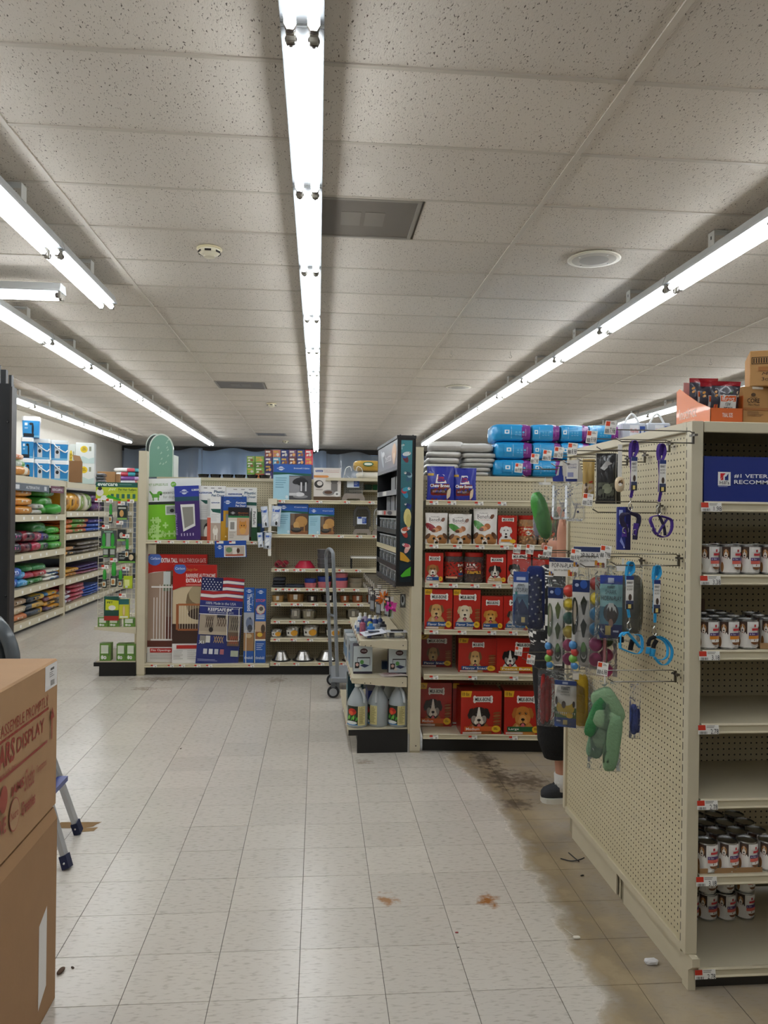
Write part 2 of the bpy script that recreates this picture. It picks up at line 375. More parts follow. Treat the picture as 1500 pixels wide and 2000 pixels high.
# ceiling: lay-in panels on a bar grid
ceiling = struct(MB().box(RX0, RY0, RH + .02, RX1, RY1, RH + .1, '#8a847a').build('ceiling', 'paint'))
CX, CY, CW, CD = -.10, 2.85, 1.26, .595
xs = [CX + CW * i for i in range(-4, 9)]; ys = [CY + CD * j for j in range(-15, 31)]
BARC = '#c9c1b4'
for x in xs:
    if RX0 < x < RX1: MB().box(x - .013, RY0, RH, x + .013, RY1, RH + .02, BARC).build('runner_bar', 'tilebar', ceiling)
for y in ys:
    if RY0 < y < RY1: MB().box(RX0, y - .011, RH + .0015, RX1, y + .011, RH + .02, '#bdb5a8').build('cross_bar', 'tilebar', ceiling)  # cross bars get their shading as a darker colour than the runners
VENTS = [(0, 2), (-1, 12), (-1, 23)]
cl = []; rest = MB()
for i, x in enumerate([RX0 - .3] + xs):
    for y in [ys[0] - CD] + ys:
        x0, x1 = max(x, RX0) + .011, min(x + CW if i else xs[0], RX1) - .011; y0, y1 = max(y, RY0) + .010, min(y + CD, RY1) - .010
        if x1 - x0 < .05 or y1 - y0 < .05: continue
        cell = (round((x - CX) / CW), round((y - CY) / CD))
        if cell in VENTS:
            if cell[0] == 0: x0 = .545
            else: x0 = x + CW * .52
        px, py = proj(((x0 + x1) / 2, (y0 + y1) / 2, RH))
        cl.append((0 if (-250 < px < 1750 and -250 < py) else 1, y0, x0, x1, y1))
cl.sort()
for k, (vis, y0, x0, x1, y1) in enumerate(cl):
    if not vis and k < 290:
        o = MB().box(x0 - (x0 + x1) / 2, y0 - (y0 + y1) / 2, 0, x1 - (x0 + x1) / 2, y1 - (y0 + y1) / 2, .012, '#fff').build('ceiling_panel', 'ceiling_tile', ceiling, loc=((x0 + x1) / 2, (y0 + y1) / 2, RH + .004 + rnd.random() * .003))
        o.rotation_euler = (rnd.gauss(0, .0015), rnd.gauss(0, .0008), 0)
    else: rest.face([(x0, y0, RH + .005), (x0, y1, RH + .005), (x1, y1, RH + .005), (x1, y0, RH + .005)], '#fff')
ro = rest.build('distant_ceiling_panels', 'ceiling_tile', ceiling); ro['kind'] = 'stuff'
WALLC = '#d9d3c6'
struct(MB().box(RX0 - .1, RY0, 0, RX0, RY1, RH + .1, WALLC).build('wall_left', 'paint'))
struct(MB().box(RX1, RY0, 0, RX1 + .1, RY1, RH + .1, WALLC).build('wall_right', 'paint'))
struct(MB().box(RX0 - .1, RY1, 0, RX1 + .1, RY1 + .1, RH + .1, '#8d97a6').build('wall_back', 'paint'))
struct(MB().box(RX0 - .1, RY0 - .1, 0, RX1 + .1, RY0, RH + .1, WALLC).build('wall_front', 'paint'))
struct(MB().box(RX0, RY1 - .05, RH - .13, RX1, RY1 - .005, RH, '#22201e').build('trim_1', 'paint'))

# ---------------------------------------------------------------- fluorescent strip lights
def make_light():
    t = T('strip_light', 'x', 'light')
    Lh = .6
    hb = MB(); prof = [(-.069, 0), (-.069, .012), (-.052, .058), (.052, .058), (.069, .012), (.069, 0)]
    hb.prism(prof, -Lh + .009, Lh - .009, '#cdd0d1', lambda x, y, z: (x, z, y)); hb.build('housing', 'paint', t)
    MB().box(-.068, -Lh + .01, -.0015, .068, Lh - .01, .0005, '#65686a').build('toned_underside', 'paint', t)  # grey plate added so the tube-lit white underside burns out less
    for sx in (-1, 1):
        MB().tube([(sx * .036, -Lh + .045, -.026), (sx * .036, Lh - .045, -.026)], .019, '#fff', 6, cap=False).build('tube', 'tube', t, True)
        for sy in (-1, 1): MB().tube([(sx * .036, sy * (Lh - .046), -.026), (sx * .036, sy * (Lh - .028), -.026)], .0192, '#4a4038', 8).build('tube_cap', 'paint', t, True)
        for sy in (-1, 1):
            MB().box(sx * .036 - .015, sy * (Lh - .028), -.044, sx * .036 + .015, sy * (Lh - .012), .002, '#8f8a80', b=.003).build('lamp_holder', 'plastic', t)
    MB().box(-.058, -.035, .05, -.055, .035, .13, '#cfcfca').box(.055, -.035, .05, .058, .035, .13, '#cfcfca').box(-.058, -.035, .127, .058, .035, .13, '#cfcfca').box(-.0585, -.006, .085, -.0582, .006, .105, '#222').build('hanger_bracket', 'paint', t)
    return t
LZ = 3.221
light0 = None
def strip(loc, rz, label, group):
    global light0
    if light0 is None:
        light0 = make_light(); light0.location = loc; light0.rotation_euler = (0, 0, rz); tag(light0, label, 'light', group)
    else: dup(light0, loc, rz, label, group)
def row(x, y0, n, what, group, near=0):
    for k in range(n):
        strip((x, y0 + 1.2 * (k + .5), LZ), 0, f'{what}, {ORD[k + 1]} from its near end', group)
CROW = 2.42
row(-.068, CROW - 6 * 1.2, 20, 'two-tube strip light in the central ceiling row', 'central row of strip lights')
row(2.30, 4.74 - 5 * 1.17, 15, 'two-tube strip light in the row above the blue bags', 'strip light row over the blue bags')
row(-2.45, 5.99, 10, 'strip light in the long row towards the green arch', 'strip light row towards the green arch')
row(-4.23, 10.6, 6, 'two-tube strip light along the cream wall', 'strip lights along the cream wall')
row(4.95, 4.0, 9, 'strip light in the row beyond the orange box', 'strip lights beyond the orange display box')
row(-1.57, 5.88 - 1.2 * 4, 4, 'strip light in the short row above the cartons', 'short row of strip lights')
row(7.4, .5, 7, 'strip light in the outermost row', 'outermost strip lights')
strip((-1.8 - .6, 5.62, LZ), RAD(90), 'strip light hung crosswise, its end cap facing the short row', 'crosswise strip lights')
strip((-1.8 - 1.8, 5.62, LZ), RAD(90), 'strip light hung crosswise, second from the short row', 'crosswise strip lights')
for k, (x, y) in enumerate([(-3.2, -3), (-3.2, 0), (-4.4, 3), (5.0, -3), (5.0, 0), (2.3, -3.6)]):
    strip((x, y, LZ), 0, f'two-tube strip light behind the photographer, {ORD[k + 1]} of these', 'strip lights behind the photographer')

# ---------------------------------------------------------------- ceiling fittings
def vent(x0, x1, y0, y1, label):
    t = T('ceiling_vent', label, 'vent', ((x0 + x1) / 2, (y0 + y1) / 2, RH)); a, b = (x1 - x0) / 2, (y1 - y0) / 2
    MB().box(-a, -b, .012, a, b, .016, '#55504a').build('backing', 'paint', t)
    f = MB()
    for q in ((-a, -b, a, -b + .02), (-a, b - .02, a, b), (-a, -b + .02, -a + .02, b - .02), (a - .02, -b + .02, a, b - .02)): f.box(q[0], q[1], -.002, q[2], q[3], .014, '#8f897f')
    f.build('frame', 'paint', t)
    MB().box(-a + .02, -b + .02, .004, a - .02, b - .02, .0055, '#6d665e').build('plate', 'paint', t)
    for q in (-1, 1): MB().box(q * a * .22 - a * .18, -b * .35, .002, q * a * .22 + a * .18, b * .35, .0038, '#7d766d').build('louvre', 'paint', t)
    return t
vent(-.075, .53, CY + 2 * CD + .012, CY + 3 * CD - .012, 'dark grey square return-air vent beside the central light row, nearest of three')
vent(-1.345, -.72, CY + 12 * CD + .012, CY + 13 * CD - .012, 'dark square return-air vent further down the aisle near the far smoke detector')
vent(-1.345, -.72, CY + 23 * CD + .012, CY + 24 * CD - .012, 'small dark return-air vent furthest away, near the back of the store')
def smoke(x, y, label, k=1.):
    t = T('smoke_detector', label, 'smoke detector', (x, y, RH), 0)
    MB().lathe([(.078, 0), (.08, -.008), (.066, -.012)], 20, col='#ddd2ab').build('base_plate', 'plastic', t, True)
    b = MB().lathe([(.068, -.010, '#e9e3cc'), (.066, -.03, '#e9e3cc'), (.052, -.04, '#e9e3cc'), (.036, -.042, '#cfc8b0'), (.034, -.056, '#e9e3cc'), (.0, -.058)], 20, col='#e9e3cc'); b.build('body', 'plastic', t, 40)
    for q in range(6):
        a = q * math.pi / 3 - 1.57; c, s_ = math.cos(a), math.sin(a)
        MB().prism([(-.02, -.034), (.02, -.034), (.02, -.022), (-.02, -.022)], .0655, .0685, '#17130f', lambda x, y, z: (c * z - s_ * x, s_ * z + c * x, y)).build('vent_slot', 'plastic', t)
smoke(-.70, 4.93, 'cream round smoke detector on the ceiling, the near one')
smoke(-.73, 11.95, 'small cream smoke detector far down the ceiling')
smoke(-.78, 18.3, 'tiny cream smoke detector above the stacked toy boxes')
def speaker(x, y, label):
    t = T('ceiling_speaker', label, 'speaker', (x, y, RH))
    MB().lathe([(.165, 0), (.168, -.007), (.158, -.010)], 28, col='#e5dfce').build('rim', 'plastic', t, True)
    MB().lathe([(.158, -.009, '#bab4a6'), (.092, -.0125, '#9a958a'), (.09, -.0128, '#9a958a'), (.0, -.0135)], 28, col='#a9a498').build('grille', 'plastic', t)
    for q in range(4):
        a = q * 1.571 + .4; MB().lathe([(.007, -.012), (.005, -.016)], 8, .12 * math.cos(a), .12 * math.sin(a), '#e8e6df').build('screw', 'plastic', t)
speaker(1.74, 4.82, 'round beige ceiling speaker near the long light row')
speaker(1.80, 9.95, 'round cream ceiling speaker further back, above the grey bags')
def hook(x, y, k, where):
    pts = [(x, y, RH), (x, y, RH - .04)] + [(x + .014 * math.cos(a) - .0, y, RH - .055 + .014 * math.sin(a)) for a in [1.4 - .5 * q for q in range(10)]]
    one(MB().tube([(p[0] - x, p[1] - y, p[2] - RH) for p in pts], .0016, '#8c8780', 5), 'ceiling_hook', 'wire', f'small wire sign hook hanging from the ceiling {where}', 'hook', (x, y, RH), group='wire ceiling hooks')
for k, (px, py, wh) in enumerate([(881, 684, 'near the roof beam line'), (997, 686, 'halfway to the light row'), (1388, 700, 'above the orange display box')]):
    p = atZ(px, py, RH); hook(p.x, p.y, k, wh)

# ---------------------------------------------------------------- far wall: hanging plastic sheets
def sheet(x0, x1, y, z0, z1, col, label, seed, amp=.05):
    r = random.Random(seed); ph = [r.uniform(0, 6) for _ in range(4)]; m = MB(); nx, nz = 40, 10; vs = []
    for j in range(nz + 1):
        for i in range(nx + 1):
            u, v = i / nx, j / nz
            vs.append((x0 + (x1 - x0) * u, amp * (math.sin(9 * u + ph[0] + v) + .6 * math.sin(23 * u + ph[1]) + .4 * math.sin(5 * v + 12 * u + ph[2])) - .1 * math.sin(3.14 * v), z0 + (z1 - z0) * v - .04 * math.sin(12 * u) * v))
    vs = [(a - (x0 + x1) / 2, b, c) for a, b, c in vs]
    fs = [(j * (nx + 1) + i, j * (nx + 1) + i + 1, (j + 1) * (nx + 1) + i + 1, (j + 1) * (nx + 1) + i) for j in range(nz) for i in range(nx)]
    one(m.add(vs, fs, col), 'plastic_sheet', 'sheet', label, 'plastic sheet', ((x0 + x1) / 2, y, 0), smooth=True)
struct(MB().box(-4.0, RY1 - .03, .9, 2.2, RY1 - .005, RH - .13, '#b4d4fa').build('trim_2', 'paint'))
sheet(-5.0, -3.0, 20.42, .3, 3.28, '#a3b2c8', 'greyish clear plastic sheet hung beside the cream wall corner', 1)
sheet(-3.1, -.9, 20.38, .3, 3.28, '#bcd8fb', 'bluish shiny plastic sheet hung behind the white pet door boxes', 2)
sheet(-.95, .2, 20.42, .3, 3.26, '#bcd4f6', 'bluish plastic sheet hung behind the stacked toy boxes', 3)
sheet(.2, 2.2, 20.36, .3, 3.24, '#a4adb8', 'grey clear plastic sheet hung behind the clear feeder', 4, .08)
for x in (-3.3, -2.1, -1.0):
    struct(MB().box(x - .03, RY1 - .1, 0, x + .03, RY1 - .03, RH - .13, '#c9d3de').build('trim_3', 'paint'))

# ================================================================ shop fittings
_tags = {}
TAGW, TAGH = .062, .026
def price_tag(parent, x, y, z, kind='s', tilt=.0):
    """paper price label in a shelf lip; parent is the shelf"""
    if kind not in _tags:
        k = 1.25 if kind != 's' else 1.
        m = MB(); w_, h_ = TAGW * k, TAGH * k; m.box(-w_ / 2, -.0006, -h_ / 2, w_ / 2, 0, h_ / 2, '#eceae4')
        p = Pr(m, front(w_, h_, -.0006, z0=-h_ / 2)); p.rect(0, .45, .36, 1, '#c8341c'); p.lines(.4, .62, .9, .95, 2, '#9a958c')
        for q in range(8): p.rect(.06 + q * .045, .05, .075 + q * .045 + (q % 3) * .008, .32, '#3a3733')
        if kind != 's': p.text(kind, .58, .06, .96, .58, '#1a1816', .0)
        else: p.rect(.68, .08, .74, .5, '#55514b'); p.rect(.79, .08, .85, .5, '#55514b')
        o = m.build('price_tag', 'paper', parent); _tags[kind] = o
    else:
        o = _tags[kind].copy(); COL.objects.link(o); o.parent = parent
    o.location = (x, y, z); o.rotation_euler = (-.12, tilt, 0)
    return o
def shelf(parent, x0, x1, z, depth, lip=.036, tags=(), prices=None, col=BEIGE, bracket=True, name='shelf', y0=0., taper=.02):
    """z: top of the deck at the lip; the lip front stands at y0"""
    m = MB(); m.box(x0, y0 + .008, z - .022, x1, y0 + depth, z, col)
    prof = [(0, -lip), (.012, -lip), (.012, 0), (.0, .002), (-.003, -.005), (.004, -.012), (.004, -lip + .008), (-.003, -lip + .004)]
    m.prism([(y0 + a, z + b) for a, b in prof], x0, x1, '#cfc6ab', lambda x, y, q: (q, x, y))
    if bracket:
        for x in (x0, x1 - .004):
            m.prism([(y0 + .012, z - .022), (y0 + depth, z - .022), (y0 + depth, z - .066), (y0 + depth - .05, z - .066), (y0 + .012, z - .036)], x, x + .004, col, lambda a, b, q: (q, a, b))
    o = m.build(name, 'paint', parent)
    for k, x in enumerate(tags): price_tag(o, x, y0 - .0045, z - lip * .5 - .001, (prices[k] if prices else 's'))
    return o
# ================================================================ gondola with the peg board end
def ribbon(m, pts, w, t, wd, col):
    """flat strap along pts, w wide in direction wd, t thick"""
    pts = [Vector(p) for p in pts]; wd = Vector(wd).normalized(); vs = []; n = len(pts)
    for i, p in enumerate(pts):
        d = (pts[min(i + 1, n - 1)] - pts[max(i - 1, 0)]).normalized(); nn = d.cross(wd)
        nn = nn.normalized() if nn.length > 1e-5 else Vector((0, 1, 0)); ww = nn.cross(d).normalized()
        for a, b in ((-1, -1), (1, -1), (1, 1), (-1, 1)): vs.append(p + ww * (a * w / 2) + nn * (b * t / 2))
    fs = [(4 * i + k, 4 * i + (k + 1) % 4, 4 * i + 4 + (k + 1) % 4, 4 * i + 4 + k) for i in range(n - 1) for k in range(4)] + [(3, 2, 1, 0), tuple(4 * n - 4 + k for k in range(4))]
    return m.add(vs, fs, col)
def smooth_path(pts, n=6):
    P = [Vector(p) for p in pts]; out = []
    for i in range(len(P) - 1):
        a, b, c, d = P[max(i - 1, 0)], P[i], P[i + 1], P[min(i + 2, len(P) - 1)]
        for k in range(n):
            t = k / n; out.append(.5 * ((2 * b) + (c - a) * t + (2 * a - 5 * b + 4 * c - d) * t * t + (3 * b - a - 3 * c + d) * t ** 3))
    return out + [P[-1]]
GX, GY = 1.35, 2.68      # near corner of the gondola
GD, GT = 1.40, 2.053     # length of the peg board end, height
gr = T('can_gondola', 'beige metal shelving unit with pegboard end panel, holding dog food cans', 'shelving unit', (GX, GY, 0))
def peg_panel(parent, y0, y1, z0, z1):
    m = MB(); P = .0254; ny = int((y1 - y0) / P); nz = int((z1 - z0) / P); oy = y0 + ((y1 - y0) - ny * P) / 2; oz = z0 + ((z1 - z0) - nz * P) / 2
    V = []; Fc = []; idx = {}
    def vid(y, z):
        k = (round(y, 5), round(z, 5))
        if k not in idx: idx[k] = len(V); V.append((0, y, z))
        return idx[k]
    r = .0036; oct_ = [(r * math.cos(a), r * 1.1 * math.sin(a)) for a in [math.pi / 8 + k * math.pi / 4 for k in range(8)]]
    for i in range(ny):
        for j in range(nz):
            cy, cz = oy + (i + .5) * P, oz + (j + .5) * P; h = P / 2
            c = [vid(cy + a * h, cz + b * h) for a, b in ((1, 1), (-1, 1), (-1, -1), (1, -1))]; o = len(V)
            for a, b in oct_: V.append((0, cy + a, cz + b))
            for q in range(4):
                a = o + (2 * q) % 8; b = o + (2 * q + 1) % 8; c2 = o + (2 * q + 2) % 8
                Fc.append((c[q], b, a)); Fc.append((c[q], c[(q + 1) % 4], c2, b))
    m.add(V, Fc, '#c4b999')
    for a, b, c_, d in ((y0, z0, oy, z1), (oy + ny * P, z0, y1, z1), (oy, z0, oy + ny * P, oz), (oy, oz + nz * P, oy + ny * P, z1)):
        m.face([(0, a, b), (0, a, d), (0, c_, d), (0, c_, b)], '#c4b999')
    return m.build('peg_panel', 'paint', parent)
peg_panel(gr, .045, GD - .03, .145, GT - .03)
MB().box(.012, .05, .1, .016, GD - .03, GT - .04, '#1a1712').build('hole_shade_sheet', 'paint', gr)  # sheet added behind the holes; its dark colour paints the unlit interior
for y0, y1 in ((0, .045), (GD - .03, GD)):
    m = MB().box(-.012, y0, .13, .032, y1, GT, BEIGE, b=.002)
    if y0 == 0:
        for k in range(46): m.box(-.0123, .036, .16 + k * .041, -.0119, .040, .188 + k * .041, '#2b261e')
    m.build('upright', 'paint', gr)
MB().box(-.012, .045, GT - .032, .03, GD - .03, GT, BEIGE).box(-.014, .045, GT - .036, -.011, GD - .03, GT - .033, '#8f866d').build('top_rail', 'paint', gr)
MB().box(-.008, .045, .118, .02, GD - .03, .145, BEIGE).build('lower_rail', 'paint', gr)
bp = MB().box(.012, .03, 0, .02, .62, .118, BEIGE).box(.012, .70, 0, .02, GD - .09, .118, BEIGE).build('kick_gap_plate', 'paint', gr)
MB().box(.014, .625, .004, .05, .64, .118, '#8f866d').box(.014, .655, .004, .05, .675, .118, '#a39a80').box(.03, .64, .002, .05, .70, .118, '#756c57').build('base_bracket', 'paint', gr)
MB().prism([(0, 0), (.045, 0), (.045, .13), (-.03, .13), (-.03, .10), (0, .075)], .0, .028, BEIGE, lambda a, b, q: (q, a, b)).build('foot', 'paint', gr)
GW = 1.22
m = MB().box(.035, .60, .12, .035 + GW, .61, GT - .01, '#fff'); m.build('back_panel', 'peg_x', gr)
MB().box(.035, .02, 0, .035 + GW, .03, .05, '#2a2620').build('gap_shade_board', 'paint', gr)  # added dark strip painting the shade of the open gap below the shelf
MB().box(.035, -.0, GT - .04, .035 + GW, .012, GT, '#cfc6ab', b=.003).box(.035, .012, GT - .02, .035 + GW, .60, GT - .004, BEIGE).build('canopy', 'paint', gr)
MB().box(.035 + GW, 0, .0, .035 + GW + .04, .62, GT, BEIGE).build('upright', 'paint', gr)
MB().box(.03, .64, .0, .035 + GW, GD - .0, .12, '#9c937a').build('rear_base', 'paint', gr)
SZ = [1.762, 1.498, 1.226, .960, .688, .413, .078]
PR = ['1.98', '3.38', '3.18', '2.78', '2.78', '3.18', '2.78']
for k, z in enumerate(SZ):
    d = .42 if k < 6 else .58
    shelf(gr, .038, .038 + GW, z, d, .036, (.062, .36), [PR[k], PR[k]])

# ---- blue sign box on the upper shelf
m = MB().box(0, 0, 0, 1.0, .05, .165, '#1d2f7c'); p = Pr(m, front(1.0, .165, x0=0))
p.rect(.052, .36, .10, .66, '#f1f1ef'); p.poly([(.061, .50), (.061, .63), (.081, .63)], '#d0232e'); p.poly([(.061, .48), (.072, .58), (.072, .48)], '#d0232e'); p.rect(.078, .48, .091, .56, '#1d2f7c'); p.poly([(.082, .56), (.091, .63), (.091, .56)], '#1d2f7c')
p.text("Hill's", .058, .385, .094, .465, '#15151c', .0); p.lines(.053, .325, .1, .345, 1, '#c9cbe0')
p.text('#1 VETERINARIAN', .112, .53, .36, .62, '#f2f3f7', .015); p.text('RECOMMENDED', .112, .40, .345, .49, '#f2f3f7', .015)
one(m, 'shelf_sign', 'gloss_card', 'deep blue sign box with white veterinarian lettering on top shelf', 'sign', (GX + .042, GY + .012, SZ[0] + .0005))

# ---- cans
def mixc(a, b, k): a, b = hx(a), hx(b); return tuple(x + (y - x) * k for x, y in zip(a, b))
def dogface(p, cu, cv, w, h, coat='#8a5a30', muzzle='#f0e9dd', ear=None, tongue=False, chest=None, blaze=None):
    ear = ear or coat; dk = mixc(coat, '#000000', .35); lt = mixc(coat, muzzle, .35)
    if chest:
        p.ell(cu, cv - h * .85, w * .58, h * .62, mixc(chest, '#000000', .15)); p.ell(cu, cv - h * .8, w * .44, h * .55, chest); p.ell(cu - w * .2, cv - h * .7, w * .1, h * .3, mixc(chest, '#ffffff', .15), .3)
    p.ell(cu, cv - h * .1, w * .36, h * .42, coat); p.ell(cu, cv + h * .16, w * .34, h * .27, coat)
    p.poly([(cu - w * .26, cv + h * .38), (cu - w * .4, cv + h * .34), (cu - w * .5, cv + h * .05), (cu - w * .44, cv - h * .14), (cu - w * .35, cv - h * .06), (cu - w * .3, cv + h * .14)], ear)
    p.poly([(cu + w * .26, cv + h * .38), (cu + w * .4, cv + h * .34), (cu + w * .5, cv + h * .05), (cu + w * .44, cv - h * .14), (cu + w * .35, cv - h * .06), (cu + w * .3, cv + h * .14)], ear)
    p.ell(cu - w * .2, cv - h * .16, w * .13, h * .2, lt, .3); p.ell(cu + w * .2, cv - h * .16, w * .13, h * .2, lt, -.3)
    p.ell(cu - w * .14, cv + h * .12, w * .085, h * .065, dk, .3, 8); p.ell(cu + w * .14, cv + h * .12, w * .085, h * .065, dk, -.3, 8)
    if blaze: p.poly([(cu - w * .03, cv + h * .42), (cu + w * .03, cv + h * .42), (cu + w * .1, cv), (cu - w * .1, cv)], blaze)
    p.ell(cu, cv - h * .16, w * .17, h * .2, muzzle); p.ell(cu - w * .09, cv - h * .27, w * .12, h * .12, muzzle); p.ell(cu + w * .09, cv - h * .27, w * .12, h * .12, muzzle)
    for s_ in (-1, 1): p.ell(cu + s_ * w * .14, cv + h * .1, w * .042, h * .036, '#150f0b', n=8); p.ell(cu + s_ * w * .14 + w * .012, cv + h * .112, w * .012, h * .01, '#e6e2da', n=5)
    p.ell(cu, cv - h * .4, w * .13, h * .08, '#2a1512', n=10)
    if tongue: p.ell(cu, cv - h * .45, w * .085, h * .11, '#cf6a72', n=10)
    p.ell(cu, cv - h * .17, w * .085, h * .06, '#150f0b', n=10); p.rect(cu - w * .012, cv - h * .34, cu + w * .012, cv - h * .2, '#3a2620')
def make_can(band, label):
    R, Hc = .0368, .107
    t = T('dog_food_can', label, 'can')
    MB().lathe([(.034, 0), (.0375, .002), (.0375, .005), (.0365, .006), (.0365, Hc - .006), (.0375, Hc - .005), (.0375, Hc - .001), (.0345, Hc), (.034, Hc - .004), (.0, Hc - .004)], 20, col='#c9cbcd').build('tin', 'steel', t, 40)
    m = MB(); M = lambda u, v, h: ((R + h) * math.sin((u - .5) * 3.5), -(R + h) * math.cos((u - .5) * 3.5), .007 + v * (Hc - .014))
    m.lathe([(R, .007), (R, Hc - .007)], 24, col='#e9e6e0', cap=False)
    p = Pr(m, M, n=12, lay=.00018)
    p.rect(.06, .0, .26, 1., '#d3cfc9'); p.rect(.26, .52, .5, 1, '#3b2a22'); p.ell(.36, .3, .15, .38, '#eeebe5'); p.ell(.27, .2, .05, .2, '#9a6a3a'); p.ell(.38, .76, .105, .23, '#4a3023'); p.ell(.38, .74, .07, .17, '#b98248'); p.ell(.38, .66, .05, .15, '#efe9df'); p.rect(.372, .76, .388, .9, '#efe9df')
    p.ell(.38, .66, .02, .032, '#15100c', n=8); p.ell(.35, .78, .011, .02, '#15100c', n=6); p.ell(.41, .78, .011, .02, '#15100c', n=6); p.ell(.38, .58, .02, .02, '#8a4a44', n=6)
    p.rect(.56, .8, .98, .99, '#f2f0ec'); p.rect(.68, .8, .74, .9, '#b9242c'); p.rect(.62, .66, .86, .75, '#c8363c'); p.rect(.54, .46, .98, .58, '#4a2a6a'); p.rect(.54, .34, .98, .46, band)
    p.text('& Skin', .56, .49, .7, .56, '#efeaf5', 0)
    p.ell(.72, .22, .13, .11, '#7a4e2c'); p.rect(.59, .22, .85, .33, '#f2f0ec'); p.rect(.54, .335, .98, .345, band); p.lines(.66, .02, .9, .07, 1, '#8a8680')
    m.build('label', 'gloss_card', t, 30)
    return t
cA = cB = None
def can(kind, loc, rz, label, group):
    global cA, cB
    src = cA if kind == 'A' else cB
    if src is None:
        src = make_can('#d9685a' if kind == 'A' else '#d98a2c', label); src.location = loc; src.rotation_euler = (0, 0, rz); src['group'] = group
        if kind == 'A': cA = src
        else: cB = src
    else: dup(src, loc, rz, label, group)
def cans(kind, shelf_k, n, rows, words, band, y0=.058, x0=None, dz=.0, sp=.0785, skip=()):
    for r in range(rows):
        for i in range(n):
            if (r, i) in skip: continue
            jx, jy = rnd.uniform(-.003, .003), rnd.uniform(-.004, .004)
            row_ = ('front row' if r == 0 else f'{ORD[r + 1]} row back')
            can(kind, (GX + (x0 or .085) + sp * i + jx, GY + y0 + r * .08 + jy, SZ[shelf_k] + .001 + dz), rnd.uniform(-.6, -.3), f'{band} can on {words}, {row_}, {ORD[i + 1]} from upright', f'cans on {words}')
cans('A', 1, 5, 2, 'the shelf below the blue sign', 'salmon-banded')
cans('B', 2, 3, 4, 'the third shelf', 'orange-banded', y0=.045, x0=.075)
for r in range(3): can('A', (GX + .33 + r * .012, GY + .06 + r * .08, SZ[2] + .001), -.5, f'dog food can beyond the carton on the third shelf, {ORD[r + 1]} row', 'cans on the third shelf')
cans('A', 5, 4, 4, 'the lowest full shelf', 'salmon-banded', y0=.05, x0=.09)
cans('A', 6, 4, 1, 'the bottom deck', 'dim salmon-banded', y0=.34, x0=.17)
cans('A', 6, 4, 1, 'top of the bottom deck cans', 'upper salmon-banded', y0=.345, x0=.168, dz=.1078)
m = MB().box(0, 0, 0, .12, .24, .0015, '#b08a5e').box(0, 0, 0, .0015, .24, .03, '#a8835a').box(0, 0, .0, .12, .0015, .022, '#a8835a')
one(m, 'can_tray', 'carton', 'torn brown card tray under the third shelf cans', 'tray', (GX + .27, GY + .025, SZ[2] + .0003), rz=-.15)
m = MB().box(0, 0, 0, .0015, .26, .03, '#9c7850').box(0, 0, .0, .24, .0015, .018, '#9c7850')
one(m, 'can_tray', 'carton', 'torn brown card tray under the lowest full shelf cans', 'tray', (GX + .044, GY + .014, SZ[5] + .0003))
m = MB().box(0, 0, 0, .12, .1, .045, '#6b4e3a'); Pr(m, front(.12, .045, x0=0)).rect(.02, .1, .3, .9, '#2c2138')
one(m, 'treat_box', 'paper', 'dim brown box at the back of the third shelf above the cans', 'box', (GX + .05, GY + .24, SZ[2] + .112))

# ---- hooks with price tags
def make_hook(loc, length, label, drop=.03):
    t = T('peg_hook', label, 'hook', loc, group='peg hooks on the end panel')
    L_ = length
    MB().tube([(-.005, 0, -.012), (-.01, 0, -drop), (-L_ + .03, 0, -drop), (-L_ + .008, 0, -drop + .012)], .0026, '#6a655e', 6).build('prong', 'wire', t)
    MB().tube([(-.005, 0, .004), (-.02, 0, .012), (-L_ - .01, 0, .012)], .0022, '#77726a', 6).build('label_arm', 'wire', t)
    MB().box(-.012, -.02, -.006, .0, .02, .002, '#6a655e').box(-.012, -.004, -drop - .003, -.004, .004, .01, '#6a655e').build('back_plate', 'wire', t)
    m = MB(); m.box(-.0195, -.001, -.018, .0195, .001, .030, '#f1efea', b=.0008); p = Pr(m, front(.039, .048, -.001, z0=-.018))
    p.rect(.06, .62, .42, .95, '#dd4a22'); p.lines(.5, .72, .9, .92, 2, '#8a857d')
    for q in range(6): p.rect(.07 + q * .06, .08, .1 + q * .06, .4, '#3b3833')
    p.text(rnd.choice(['8.98', '7.98', '12.98', '9.98', '6.98']), .48, .1, .95, .5, '#1f1c19', 0)
    m.build('price_tag', 'plastic', t, loc=(-L_ - .012, 0, .012), rot=(.0, .12, RAD(-28)))
    return t
for k, (y, z, L_) in enumerate([(2.655, 2.0, .30), (2.843, 1.985, .30), (3.064, 1.958, .30), (3.244, 1.957, .30), (3.413, 1.957, .30), (3.61, 1.955, .30), (3.908, 1.928, .30)]):
    make_hook((GX - .012, y, z), L_, f'steel peg hook with price tag, {ORD[k + 1]} along the top row')
for k, (y, z, L_) in enumerate([(2.753, 1.556, .275), (3.083, 1.527, .275), (3.469, 1.522, .275), (3.767, 1.516, .275), (4.013, 1.507, .275)]):
    make_hook((GX - .012, y, z), L_, f'steel peg hook with price tag, {ORD[k + 1]} along the middle row')
make_hook((GX - .012, 2.92, 1.75), .285, 'lone steel peg hook below the black bags')
for k, (y, z, L_) in enumerate([(2.768, 1.125, .275), (3.723, .977, .275), (3.955, .976, .275)]):
    make_hook((GX - .012, y, z), L_, f'steel peg hook with price tag, {ORD[k + 1]} along the lowest row')

